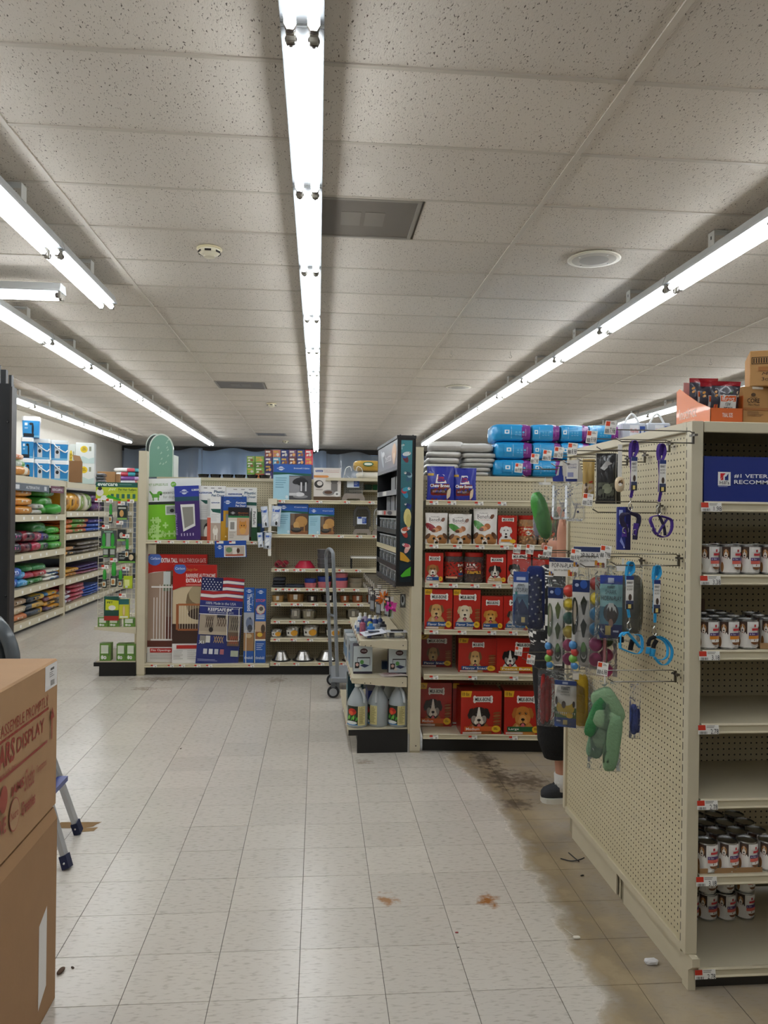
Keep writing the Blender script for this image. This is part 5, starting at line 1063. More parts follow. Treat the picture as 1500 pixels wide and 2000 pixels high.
# bottles on the upper shelf
bt = [(696, 5.95, .075, .016, '#e8eaea', '#eceeed', 'white bottle nearest the shelf lip, furthest along'), (703, 6.05, .12, .022, '#dfe6ea', '#eceeee', 'white squat bottle with blue cap band'), (700, 5.8, .085, .018, '#c9cfd8', '#e9ebec', 'small grey-white bottle near the lip'),
      (713, 5.95, .135, .022, '#9c92ae', '#e8eaea', 'tall lilac bottle with white cap'), (708, 5.72, .12, .022, '#a4506a', '#4a3a5a', 'pink and purple boxed bottle at the front'), (722, 5.85, .13, .024, '#27407e', '#eceeed', 'blue bottle with yellow green label'), (724, 5.68, .09, .03, '#2f72b8', '#3a86c6', 'stout sky blue tub'), (733, 5.82, .13, .022, '#1f3a78', '#e6e8e9', 'navy bottle with white cap'), (742, 5.9, .125, .02, '#233a6c', '#dfe3e6', 'slim navy bottle'), (748, 5.8, .09, .026, '#2b2c34', '#2b2c34', 'black squat bottle')]
for k, (px, y_, h_, r_, c, cap, lab) in enumerate(bt):
    P0 = atY(px, 1240, y_); t = T('aquarium_bottle', lab + ' on the upper aquarium shelf', 'bottle', (P0.x, y_, .796), 0, 'aquarium bottles')
    MB().lathe([(r_ * .95, 0, c), (r_, .004, c), (r_, h_ * .72, c), (r_ * .5, h_ * .82, c), (r_ * .42, h_ * .84, c)], 14, col=c).build('bottle', 'plastic', t, 40)
    MB().lathe([(r_ * .5, h_ * .82), (r_ * .5, h_), (r_ * .42, h_ * 1.01)], 12, col=cap).build('cap', 'plastic', t, 40)
    m = MB(); p = Pr(m, lambda u, v, h: ((r_ + .0005 + h) * math.sin((u - .5) * 2.4), -(r_ + .0005 + h) * math.cos((u - .5) * 2.4), h_ * (.08 + .6 * v)), n=7)
    if 'green' in lab: p.ell(.5, .7, .4, .3, '#c9d27a'); p.ell(.5, .6, .25, .2, '#5f9a3a'); p.rect(0, 0, 1, .4, '#2f6ab0')
    elif 'pink' in lab: p.rect(.1, .1, .9, .95, '#b0606e'); p.text('BETTA', .3, .3, .6, .9, '#4a3a8a', .01, vert=1)
    else: p.rect(.1, .2, .9, .8, '#d5dade' if c < '#8' else '#5a7ab0'); p.lines(.2, .3, .8, .7, 3, '#4a5a80')
    m.build('label', 'paper', t)
P0 = atY(733, 1243, 5.56); t = T('gadget_blister', 'flat clear blister pack with white card lying on the bottles shelf', 'blister pack', (P0.x, 5.56, .8), RAD(14))
MB().box(-.085, -.02, .03, .085, .10, .032, '#cfd3dc').build('card', 'paper', t, rot=(.1, -.12, 0)); MB().box(-.07, 0, .0, .07, .08, .035, '#d9dee6', b=.012).build('blister', 'clear', t); MB().box(-.02, .01, .004, .05, .05, .024, '#26262c').box(-.06, .0, .004, -.03, .05, .02, '#2c3c86').build('gadget', 'plastic', t); MB().box(-.04, .02, .034, .04, .05, .046, '#8a8f9c').build('clip', 'steel', t)
P0 = atY(775, 1246, 5.56); t = T('gadget_blister', 'clear blister pack with dark gadget beside the end post', 'blister pack', (P0.x, 5.56, .7965), RAD(0))
MB().box(-.07, 0, .0, .06, .10, .045, '#d9dee6', b=.006).build('blister', 'clear', t); MB().box(-.05, .02, .002, -.015, .05, .034, '#3a3632').build('gadget', 'plastic', t); MB().box(-.08, -.01, .045, .08, .1, .047, '#b9bcc2').build('card', 'paper', t); MB().box(-.04, .03, .047, .05, .07, .056, '#2b2b31').build('clip', 'plastic', t)
# hanging rows under the fish display
for r, z_ in enumerate((1.17, 1.09)):
    for k in range(7):
        lx = -.10 - .15 * k - .05 * r
        if r and k < 1: continue
        t = T('fish_hook', f'tagged wire hook in {["upper", "lower"][r]} row under fish display, {ORD[k + 1]} from post', 'hook', FF.W(lx, FD - .005, z_), FF.rz, 'hooks under the fish display')
        MB().tube([(0, 0, 0), (0, -.22, .0), (0, -.235, .012)], .002, '#8a8781', 5).build('prong', 'wire', t); MB().tube([(0, 0, .018), (0, -.24, .018)], .0018, '#8a8781', 5).build('label_arm', 'wire', t)
        MB().box(-.012, -.2425, -.012, .012, -.2405, .025, '#dedcd7').build('price_tag', 'plastic', t)
hc = [('#1d1b20', .15, .13), ('#24222a', .16, .18), ('#c9c4bd', .15, .12), ('#2b2932', .17, .2), ('#d6d2cc', .13, .15), ('#3a3036', .15, .19), ('#c2bdb4', .14, .1)]
for k, (c, h_, off) in enumerate(hc):
    lx = -.25 - .15 * k; m = MB().box(-.03, -.004, -h_, .03, .004, 0, c); p = Pr(m, front(.06, h_, -.004, z0=-h_)); p.rect(.1, .1, .9, .5, '#8a8f96' if c < '#8' else '#4a4650'); p.rect(.1, .8, .9, .92, '#d9d6d0')
    one(m, 'hanging_accessory_card', 'gloss_card', f'carded aquarium accessory under the fish display, {ORD[k + 1]} from the end post', 'carded goods', FF.W(lx, FD - off, 1.085), FF.rz + RAD(30), 'carded aquarium accessories')
def plant(px, py, y, col, c2, label, seed, n=34, L_=.08, flower=False):
    r = random.Random(seed); P0 = atY(px, py, y); t = T('plastic_plant', label, 'artificial plant', P0)
    m = MB()
    for q in range(n):
        a = r.uniform(0, 6.28); e = r.uniform(-.9, 1.2); d = Vector((math.cos(a) * math.cos(e), math.sin(a) * math.cos(e) * .5, math.sin(e))); l_ = L_ * r.uniform(.6, 1); s_ = d.cross(Vector((0, 1, .3))).normalized() * (.006 if not flower else .014)
        m.face([d * .008, d * l_ * .6 + s_, d * l_, d * l_ * .6 - s_], r.choice([col, c2]))
    o = m.build('leaves', 'plastic', t); o['kind'] = 'stuff'
    MB().tube([(0, .003, .02), (.004, .003, -.03), (.0, .003, -.075)], .003, '#3f7a3a', 5).build('stem', 'plastic', t)
    m = MB().box(-.022, .012, -.09, .022, .014, .07, '#dcd9d3'); m.build('backing_card', 'paper', t)
plant(750, 1170, 5.75, '#e0601a', '#e8842a', 'orange feathery plastic aquarium plant hanging on a card', 1)
plant(763, 1184, 5.70, '#d02a9a', '#e85ab8', 'magenta plastic aquarium flower hanging under the orange plant', 2, 28, .062, True)
m = MB().box(-.02, -.002, -.10, .02, .002, 0, '#4a4a48'); p = Pr(m, front(.04, .1, -.002, z0=-.1)); p.ell(.5, .55, .35, .4, '#a9adae'); p.ell(.45, .6, .2, .25, '#2b2b2c'); P0 = atY(787, 1160, 5.62); one(m, 'hanging_accessory_card', 'gloss_card', 'small silver aquarium tool card hung alone by the end post', 'carded goods', P0, RAD(-10))

# ---------------------------------------------------------------- fish display cabinet
BF = Face((.556, 5.452, 0), RAD(-90 + 3.0)); BZ0, BZ1, BL, BD = 1.185, 2.25, 1.08, .132
b = T('fish_display', 'tall black cabinet with fish posters and rows of small fish cups', 'display cabinet', BF.W(0, 0, BZ0), BF.rz); Hh = BZ1 - BZ0
MB().box(-BL, BD - .012, 0, 0, BD, Hh, '#141416').build('back_panel', 'plastic', b)
MB().box(-.014, 0, 0, 0, BD, Hh, '#121316', b=.003).build('end_panel', 'plastic', b); MB().box(-BL, 0, 0, -BL + .014, BD, Hh, '#121316').build('far_end_panel', 'plastic', b)
MB().box(-BL - .003, -.004, Hh - .016, .004, BD + .003, Hh + .006, '#18191c').build('top_cap', 'plastic', b)
for yy in (.02, BD - .02): MB().lathe([(.005, Hh + .006), (.005, Hh + .011)], 8, -.006, yy, '#18191c').build('cap_screw', 'plastic', b)
m = MB(); p = Pr(m, lambda u, v, h: (.0004 + h, .026 + u * (BD - .052), .03 + v * (Hh - .06)))
for q in range(12):
    c0, c1 = (0x3f, 0x86, 0x8f), (0x12, 0x22, 0x2c); f_ = min(1, max(0, (11 - q) / 11)); f2 = 1 - abs(f_ - 0) ; k_ = f_
    col = '#%02x%02x%02x' % tuple(int(c1[i] + (c0[i] - c1[i]) * (1 - k_)) for i in range(3)); p.rect(0, q / 12, 1, (q + 1) / 12 + .001, col)
p.asp = 12.
def fish(cv, cu, body, tail, s=1., flip=1, fin=None):
    p.ell(cu - .12 * flip, cv - .03 * s, .22 * s, .036 * s, tail, .5 * flip); p.ell(cu - .2 * flip, cv - .012 * s, .26 * s, .02 * s, fin or tail, -.4 * flip); p.ell(cu, cv, .38 * s, .015 * s, body, .2 * flip); p.ell(cu + .24 * s * flip, cv + .005, .12 * s, .01 * s, '#d9dcd8'); p.ell(cu + .27 * s * flip, cv + .008, .03, .005, '#111', n=8)
fish(.965, .12, '#9fc0c4', '#7fa8ae', .5); fish(.905, .5, '#cfd8da', '#6a2f3a', 1., 1, '#2f5a9a'); fish(.765, .6, '#2a4a60', '#35607a', .9, -1, '#8fb4c0'); fish(.655, .5, '#3a9ab4', '#2a86a8', 1., 1, '#b83a44'); fish(.545, .6, '#1f2f6a', '#24408a', .7, -1); 
p.ell(.62, .46, .34, .06, '#d8cf86'); p.ell(.72, .43, .22, .05, '#c9be74'); fish(.375, .5, '#c05a40', '#a83c34', 1., 1, '#d8d4cc'); fish(.26, .5, '#c8606a', '#d8a49a', .9, -1, '#e0c4b8'); p.poly([(.0, .215), (.3, .205), (.95, .15), (.7, .14), (.0, .155)], '#c9962e'); p.ell(.85, .152, .03, .005, '#111', n=8); p.poly([(.05, .045), (.5, .085), (.97, .11), (.95, .045), (.2, .035)], '#4aa82a')
m.build('fish_poster', 'gloss_card', b)
HB = .235
m = MB().box(-BL + .014, .002, Hh - HB, -.014, .02, Hh - .02, '#8d9297'); p = Pr(m, front(BL - .028, HB - .02, .002, x0=-BL + .014, z0=Hh - HB)); p.rect(0, 0, 1, .12, '#6a6e73'); p.text('betta', .42, .38, .72, .66, '#e9ebec', .0); p.ell(.26, .55, .05, .34, '#c6d0d4', .2); p.ell(.3, .72, .08, .1, '#dfe4e6'); p.ell(.86, .62, .1, .3, '#d0a474'); p.ell(.86, .4, .06, .2, '#dcc0a0'); m.build('header_panel', 'gloss_card', b)
rows_ = [.68, .53, .395, .265, .14, .02]
for k, z_ in enumerate(rows_):
    m = MB().box(-BL + .014, .004, z_ - .012, -.014, BD - .012, z_, '#1b1b1e').box(-BL + .014, -.002, z_ - .03, -.014, .004, z_ + .008, ['#8f8f92', '#a8a298', '#2a2a2d', '#c9bf9f', '#2a2a2d', '#2a2a2d'][k])
    p = Pr(m, front(BL - .028, .038, -.002, x0=-BL + .014, z0=z_ - .03))
    if k == 0: p.rect(.34, .05, .52, .95, '#d9d7d2'); p.rect(.1, .1, .16, .9, '#3a3a3e'); p.rect(.2, .1, .26, .9, '#3a3a3e')
    if k == 1: p.rect(.1, .1, .3, .9, '#d9d7d2'); p.rect(.4, .1, .5, .9, '#c8341c'); p.ell(.7, .5, .12, .4, '#3a2a20')
    m.build('shelf', 'plastic', b)
n_ = 0
for k, z_ in enumerate(rows_):
    if k < 2:
        for q in range(4 if k else 3):
            lx = -.16 - .25 * q
            m = MB().box(-.1, 0, 0, .1, .004, .12, '#aeb1b6')
            one(m, 'blank_card', 'gloss_card', f'pale blank card in the {["top", "second"][k]} bay of the fish display, {ORD[q + 1]} from its poster end', 'card', BF.W(lx, .07, BZ0 + z_ + .0005), BF.rz, 'blank cards in the fish display')
    else:
        for q in range(5):
            lx = -.11 - .2 * q; t = T('fish_cup', f'clear lidded fish cup in {["", "", "the highest", "the second", "the third", "the lowest"][k]} cup row, {ORD[q + 1]} from the poster', 'fish cup', BF.W(lx, .045, BZ0 + z_ + .0008), BF.rz, 'fish cups')
            m = MB(); m.prism([(-.07, 0), (.07, 0), (.08, .075), (-.08, .075)], -.03, .03, '#aab0b4', lambda x, y, zz: (x, zz, y)); m.build('cup', 'frost', t)
            MB().box(-.083, -.034, .075, .083, .034, .082, '#d5d9db', b=.002).build('lid', 'plastic', t)
            m = MB(); p = Pr(m, lambda u, v, h: (-.07 + u * .14, -.031 - h, v * .07)); p.ell(.3 + .1 * q % .4, .4, .1, .25, '#2b2a2c'); p.ell(.7, .35, .08, .22, '#55524e'); p.rect(.1, .1, .2, .8, '#d9dbdc'); m.build('print', 'paper', t)

# ---------------------------------------------------------------- hand truck parked in the side aisle
ct = T('platform_truck', 'grey tubular platform hand truck parked beside the aquarium shelves', 'hand truck', (.16, 7.35, 0))
G_ = '#7d8288'
def cpt(px, py, y): p_ = atY(px, py, y); return (p_.x - .16, y - 7.35, p_.z)
ya, yb = 7.62, 7.12
MB().tube(smooth_path([cpt(647, 1334, ya), cpt(642, 1200, ya), cpt(637, 1100, ya), cpt(637, 1083, ya - .04), cpt(640, 1074, ya - .14), cpt(645, 1073, yb + .14), cpt(650, 1080, yb + .03), cpt(651, 1096, yb), cpt(655, 1200, yb), cpt(660, 1352, yb)], 5), .017, G_, 10).build('handle', 'paint', ct, True)
for py in (1199, 1322): MB().tube([cpt(642 + (py - 1199) * .03, py, ya), cpt(656 + (py - 1199) * .03, py + 6, yb)], .012, G_, 8).build('cross_bar', 'paint', ct, True)
MB().box(-.02, -.27, .14, .34, .30, .19, '#8a8f95', b=.008).build('deck', 'paint', ct)
for x, y in ((.0, -.25), (.30, -.25), (.0, .26), (.30, .26)):
    wv = MB().lathe([(.018, -.014), (.045, -.016), (.055, -.012), (.055, .012), (.045, .016), (.018, .014)], 18, col='#222326').xf(Matrix.Translation((x, y, .056)) @ Matrix.Rotation(RAD(90), 4, 'X') ); o = wv.build('wheel', 'rubber', ct, 40)
    MB().lathe([(.036, -.0185), (.036, .0185)], 16, col='#9a9da1').build('hub', 'plastic', o).matrix_local = Matrix.Translation((x, y, .056)) @ Matrix.Rotation(RAD(90), 4, 'X')
    MB().box(x - .02, y - .03, .1, x + .02, y + .03, .142, '#55585c').build('caster_fork', 'paint', ct)
# ================================================================ back gondola: pet doors, gates, feeders, bowls
KF = Face((-1.752, 8.1, 0), RAD(-1.2))
KZ = [1.822, 1.466, 1.11, .908, .754, .573, .387, .137]
xm = KF.L(530, 1100)[0]; xe = xm + 1.26
def ktag(pxs, py): return [KF.L(q, py)[0] + .03 for q in pxs]
kg = gondola('back_gondola', 'long beige pegboard shelving unit across the back with gates and bowls', KF, 0, xe, 2.06, .46,
    [(.0, xm - .01, 1.39, .42, ktag((303, 328, 358, 383, 405, 490), 1056)), (.0, xm - .01, .12, .45, ktag((295, 328, 350, 380, 403, 485), 1293)),
     (xm, xe, KZ[0], .40, ktag((545, 618, 672, 720), 980)), (xm, xe, KZ[1], .40, ktag((610, 660, 696, 728), 1047)), (xm, xe, KZ[2], .38, ktag((537, 552, 573, 585, 617, 661, 694), 1113)), (xm, xe, KZ[3], .38, ktag((537, 551, 563, 575, 598, 610, 626, 661, 690), 1151)),
     (xm, xe, KZ[4], .38, ktag((537, 568, 580, 610, 636, 672, 698), 1180)), (xm, xe, KZ[5], .38, ktag((535, 565, 592, 630, 682), 1214)), (xm, xe, KZ[6], .38, ktag((535, 568, 600, 640), 1248)), (xm, xe, KZ[7], .45, ktag((535, 573, 622, 665), 1295))], posts=(False, True))
MB().box(-.083, -.0, .012, .0, .09, 2.305, BEIGE, b=.003).box(-.08, .004, 0, -.003, .08, .02, '#b0a68b').build('end_post', 'paint', kg)
MB().box(0, .48, 2.03, xe, 1.05, 2.06, BEIGE).build('top_deck', 'paint', kg)
MB().box(xm - .012, .44, .12, xm + .012, .475, 2.05, '#b3a98d').build('centre_upright', 'paint', kg)
MB().box(xm + .55, .0, 2.03, xe, .5, 2.06, BEIGE).build('upper_ledge', 'paint', kg)
def K(name, label, cat, px0, px1, pyt, z, yl, d, col, draw, **kw): return carton(KF, name, label, cat, px0, px1, pyt, z, yl, d, col, draw, **kw)
GRN = '#7cc52a'
def pen(p):
    p.rect(0, 0, 1, .6, GRN); p.rect(0, .6, 1, 1, '#e9ecea'); p.rect(0, .575, 1, .62, '#1f2a24'); p.text('PET SUPPLIES PLUS', .05, .88, .40, .92, '#7fa860', .01); p.ell(.5, .9, .05, .045, '#6fae3a'); p.text('ps+', .47, .88, .53, .92, '#e9ecea', 0)
    p.rect(.11, .69, .24, .75, '#62a83a'); p.ell(.25, .76, .05, .035, '#62a83a'); p.poly([(.11, .72), (.06, .79), (.08, .8), (.13, .75)], '#62a83a'); p.rect(.12, .64, .14, .70, '#62a83a'); p.rect(.21, .64, .23, .70, '#62a83a'); p.ell(.27, .74, .015, .02, '#17211a')
    p.text('exercise pen', .31, .73, .72, .79, '#7f857d', .01); p.text('for dogs', .31, .66, .52, .72, '#9a9f98', 0); p.rect(.34, .40, .62, .56, '#dfe6dc'); p.rect(.36, .42, .6, .54, '#9aa59a'); p.ell(.46, .47, .04, .03, '#20241f'); p.ell(.56, .5, .02, .02, '#20241f')
    r = random.Random(4)
    for q in range(24):
        cu, cv, s_ = r.uniform(.05, .6), r.uniform(.03, .34), r.choice([.03, .04, .05, .09 if q < 3 else .03])
        if cv > .38 - .5 * (cu - .1): continue
        p.rect(cu - s_, cv - s_ * .3, cu + s_, cv + s_ * .3, '#b5df86'); p.rect(cu - s_ * .3, cv - s_, cu + s_ * .3, cv + s_, '#b5df86')
x0, x1, zt = KF.span(288, 394, 936, 1050, .16); w_, h_ = x1 - x0, zt - 1.391
m = MB().box(-w_ / 2, 0, 0, w_ / 2, .09, h_, '#6db524'); pen(Pr(m, front(w_, h_)))
one(m, 'exercise_pen_box', 'gloss_card', 'large green and white dog exercise pen box', 'box', KF.W((x0 + x1) / 2 + .01, .14, 1.4), KF.rz + RAD(8), rot=(0, RAD(-2.5), KF.rz + RAD(8)))
LOGO = '#27407e'
def petlogo(p, u, v, w_, h_, fg='#e8ecf2', bg=LOGO): p.ell(u, v, w_ * .6, h_ * .9, fg); p.rect(u - w_, v - h_ * .35, u + w_, v + h_ * .35, bg); p.text('PetSafe', u - w_ * .85, v - h_ * .22, u + w_ * .85, v + h_ * .22, fg, .01)
def slots(p):
    for q in (.3, .55, .8): p.rect(q - .06, .955, q + .06, .965, '#3a3a40')
def purple(p):
    p.rect(0, .8, 1, 1, '#27389a'); p.rect(0, 0, 1, .72, '#3c2468'); p.rect(0, .72, 1, .8, '#1d4a5a'); petlogo(p, .4, .89, .2, .05, '#dfe5f2', '#27389a'); p.text('ALUMINUM', .7, .9, 1, .94, '#e9ecf4', .02); p.poly([(.22, .66), (.8, .66), (.8, .26), (.3, .16)], '#dcdcd8'); p.poly([(.29, .61), (.74, .61), (.74, .3), (.36, .22)], '#8a8880')
    for q in range(5): p.rect(.2 + .12 * q, .08, .24 + .12 * q, .13, '#b9b0d0')
    p.text('SMALL-LARGE', .0, .1, .07, .5, '#b9b0d0', 0, vert=-1)
x0, x1, zt = KF.span(343, 390, 949, 1050, .06); w_, h_ = x1 - x0, zt - 1.391
m = MB().box(-w_ / 2, 0, 0, w_ / 2, .05, h_, '#2f2a86'); purple(Pr(m, front(w_, h_)))
one(m, 'pet_door_box', 'gloss_card', 'purple and blue aluminium pet door box leaning by the pen box', 'box', KF.W((x0 + x1) / 2 + .01, .06, 1.3925), rot=(0, RAD(-3), KF.rz + RAD(6)))
def plast(pic='#8d8a84', dog='#1f1c1b'):
    def f(p):
        p.rect(0, 0, 1, 1, '#e6e6e4'); slots(p); petlogo(p, .3, .87, .22, .04); p.text('Plastic', .6, .87, .97, .92, '#2f5a7a', .02); p.text('Pet Door', .52, .80, .97, .85, '#2f5a7a', .02); p.rect(0, .66, 1, .76, '#e6e6e4'); p.poly([(.12, .74), (1, .72), (1, .66), (.3, .67)], '#23594e'); p.lines(.14, .4, .6, .63, 7, '#b9bcbb', .25)
        p.rect(.12, .02, 1, .38, pic); p.ell(.4, .22, .14, .1, dog); p.ell(.35, .14, .08, .12, '#e0dad0'); p.ell(.55, .2, .1, .12, dog); p.rect(.12, .0, 1, .07, '#7a3a2a')
    return f
K('pet_door_box', 'tall white plastic pet door box beside the purple box', 'box', 384, 440, 949, 1.391, .10, .03, '#e6e6e4', plast())
K('pet_door_box', 'tall white plastic pet door box behind the blue one', 'box', 441, 501, 952, 1.391, .11, .03, '#e6e6e4', plast('#b9b6b0'))
K('pet_door_box', 'narrow white pet door box with salmon edge and spotted dog', 'box', 405, 431, 970, 1.391, .04, .03, '#e4e4e2', lambda p: (petlogo(p, .6, .86, .3, .035), p.poly([(.25, .72), (1, .72), (1, .62), (.4, .65)], '#23594e'), p.lines(.3, .42, .9, .6, 6, '#b9bcbb', .25), p.rect(0, 0, .26, .52, '#c8604a'), p.rect(.26, 0, 1, .4, '#b3a294'), p.ell(.62, .22, .2, .1, '#e9e4da'), p.ell(.62, .3, .12, .05, '#cfc4b4'), p.rect(.5, .02, .58, .2, '#e9e4da'), p.rect(.7, .02, .78, .2, '#e9e4da'), p.rect(.0, .55, .2, .95, '#b9bcbb')))
K('pet_door_box', 'blue and yellow aluminium pet door box', 'box', 429, 481, 970, 1.391, .06, .03, '#27509c', lambda p: (p.rect(0, 0, .5, .68, '#c8982c'), p.rect(0, .44, .14, 1, '#1f3f86'), slots(p), petlogo(p, .3, .87, .15, .045, '#dfe5f2', '#27509c'), p.text('Aluminum', .6, .84, .98, .89, '#e9ecf4', .02), p.text('Pet Door', .6, .77, .98, .82, '#e9ecf4', .02), p.rect(.22, .0, .5, .66, '#b88a28'), p.rect(.24, .3, .42, .6, '#8a929a'), p.poly([(.2, .08), (.24, .12), (.28, .08)], '#e9d9a0')))
K('pet_door_box', 'black and green pet door box with ginger cat picture', 'box', 446, 487, 991, 1.391, .02, .03, '#d6cfc4', lambda p: (p.rect(0, .74, 1, 1, '#1d1b1e'), p.rect(0, .69, 1, .745, '#2f7a4a'), petlogo(p, .22, .83, .14, .04, '#c9c9cc', '#1d1b1e'), p.text('Aluminum', .46, .81, .95, .86, '#a8623a', .01), p.text('Pet Door', .5, .75, .95, .79, '#8a5a44', 0), p.rect(.04, .3, .4, .6, '#e9e7e2'), p.rect(.1, .34, .3, .56, '#8f8c86'), p.lines(.06, .05, .36, .26, 4, '#9a948a', .3), p.rect(.42, .17, 1, .68, '#c79a76'), p.ell(.7, .44, .19, .13, '#c98a3e'), p.ell(.7, .3, .15, .1, '#d8a45c'), p.poly([(.52, .52), (.56, .62), (.64, .55)], '#c98a3e'), p.poly([(.76, .55), (.84, .62), (.88, .52)], '#c98a3e'), p.ell(.64, .46, .03, .02, '#3a2a18'), p.ell(.76, .46, .03, .02, '#3a2a18'), p.poly([(.6, .02), (1, .2), (1, .02)], '#d9d6d0'), p.rect(0, 0, .6, .03, '#d9d6d0')))
K('door_flap_tube', 'slim white and green replacement flap box', 'box', 491, 503, 993, 1.391, .05, .03, '#1e4a2e', lambda p: (p.rect(.1, .42, .9, 1, '#e4e4e2'), p.text('PetSafe', .3, .5, .7, .9, '#26262a', .01, vert=-1)))
K('door_flap_tube', 'dark green and blue pack half hidden beside the slim flap box', 'box', 503, 516, 1000, 1.391, .08, .03, '#1c3f74', lambda p: (p.rect(0, .6, .6, 1, '#2b4a34'), p.rect(0, 0, .5, .5, '#1d4a34')))
# hanging sign card under the lip
a, zb = KF.L(420, 1089, -.02); b_, zt = KF.L(482, 1057, -.02); m = MB().box(0, -.0015, 0, b_ - a, 0, zt - zb, '#2450a4'); p = Pr(m, front(b_ - a, zt - zb, -.0015, x0=0)); petlogo(p, .16, .62, .1, .13, '#dfe5f2', '#2450a4'); p.rect(.29, .03, .97, .72, '#e9e9e6'); p.rect(.32, .07, .94, .68, '#b9aea2'); p.ell(.45, .45, .1, .16, '#6f8f6a'); p.rect(.56, .16, .7, .6, '#ded9d2'); p.ell(.74, .4, .05, .15, '#4a3026'); p.rect(.34, .09, .9, .18, '#b0503a')
p.rect(.06, .84, .28, .99, '#eceae4'); p.rect(.06, .92, .14, .99, '#c8341c'); p.rect(.46, .82, .66, .97, '#eceae4'); p.rect(.46, .9, .54, .97, '#c8341c')
one(m, 'shelf_talker', 'gloss_card', 'blue sign card with photo clipped under the pet door shelf', 'sign', KF.W(a, -.02, zb), rot=(RAD(4), RAD(-1.5), KF.rz))
# clip strip with toy bags
a, z0_ = KF.L(524, 1086, -.03); b_, z1_ = KF.L(530, 985, -.03)
t = T('clip_strip', 'white vertical clip strip hung from the feeder shelf corner', 'clip strip', KF.W((a + b_) / 2, -.03, z0_), KF.rz); MB().box(-.016, 0, 0, .016, .003, z1_ - z0_, '#e6e3d8').build('strip', 'plastic', t); MB().box(-.02, -.005, z1_ - z0_, .07, .01, z1_ - z0_ + .06, '#d9d2bd').build('bracket', 'paint', t)
for zz in (.25, .45): MB().tube([(-.07, -.01, zz), (.0, -.02, zz + .01), (.08, -.01, zz - .005)], .003, '#e2e0d8', 5).build('strip_hook', 'plastic', t)
for k, (p0, p1, q0, q1, lab) in enumerate([(512, 526, 989, 1030, 'upper bag nearest the pet doors'), (528, 547, 988, 1028, 'upper bag nearest the feeders'), (504, 515, 1040, 1069, 'lower bag nearest the pet doors'), (514, 529, 1040, 1072, 'lower bag behind the strip')]):
    x0, zb = KF.L(p0, q1, -.05); x1, zt = KF.L(p1, q0, -.05); m = MB(); M = pouch(m, x1 - x0, zt - zb, .04, '#c4ccd8', seal=.1, bottom=.3, seed=120 + k, n=6); p = Pr(m, M, n=5); p.rect(.1, .7, .9, .9, '#2f56a8'); p.rect(.15, .2, .8, .6, '#e2e6ea'); p.ell(.6, .15, .12, .1, '#26282e')
    one(m, 'filter_refill_bag', 'film', f'white and blue filter refill bag on the clip strip, {lab}', 'bag', KF.W((x0 + x1) / 2, -.05 + .02 * (k % 2), zb), rot=(0, RAD(4 if k % 2 else -5), KF.rz), group='filter bags on the clip strip', smooth=True)
# gates
def gate1(p):
    p.rect(0, 0, 1, 1, '#e6e4e0'); p.poly([(.0, .82), (.1, .835), (.4, .85), (1, .86), (1, 1), (0, 1)], '#b3221c'); p.rect(0, .14, 1, .2, '#6a2c1e'); p.rect(0, .2, .45, .8, '#a08672'); p.rect(.0, .14, 1, .2, '#5c2a1e'); p.poly([(.0, .82), (.35, .85), (.35, .2), (0, .2)], '#a48b79'); p.rect(.3, .2, 1, .85, '#6f5444'); p.rect(.26, .66, .38, .84, '#cfd6d4'); p.rect(.26, .66, .38, .72, '#6f7f6a'); p.rect(.4, .6, 1, .8, '#4a362c'); p.rect(.3, .2, 1, .42, '#5a2a1c')
    for q in range(9): p.rect(.1 + q * .05, .21, .112 + q * .05, .72 if q > 1 else .6, '#ece9e4')
    p.rect(.06, .69, 1, .705, '#ece9e4'); p.rect(.06, .2, 1, .215, '#ece9e4'); p.ell(.11, .955, .12, .06, '#4a6ab4'); p.text('Carlson', .04, .95, .2, .975, '#dfe6f4', .01, .1); p.text('EXTRA TALL', .22, .925, .5, .965, '#f2e9e6', .03); p.text('WALK-THROUGH GATE', .52, .925, .98, .965, '#e9c6c0', 0); p.lines(.62, .89, .96, .905, 1, '#e0a49c'); p.rect(.05, .09, .6, .13, '#b3221c'); p.text('Fits Openings 29"', .07, .097, .5, .123, '#f2e9e6', .01); p.lines(.05, .02, .55, .075, 4, '#b9b6b2', .3)
def gside(txt):
    def f(p): p.rect(0, 0, 1, 1, '#dcdad6'); p.ell(.5, .95, .4, .04, '#4a6ab4'); p.text(txt, .2, .25, .8, .9, '#8a2a26', .01, vert=-1); p.rect(0, 0, 1, .22, '#9a2a22')
    return f
K('gate_box', 'tall red and white extra tall walk-through gate box', 'box', 291, 406, 1083, .121, .10, .09, '#e6e4e0', gate1, sidedraw=gside('EXTRA TALL WALK-THROUGH GATE'), side='#8a1c17')
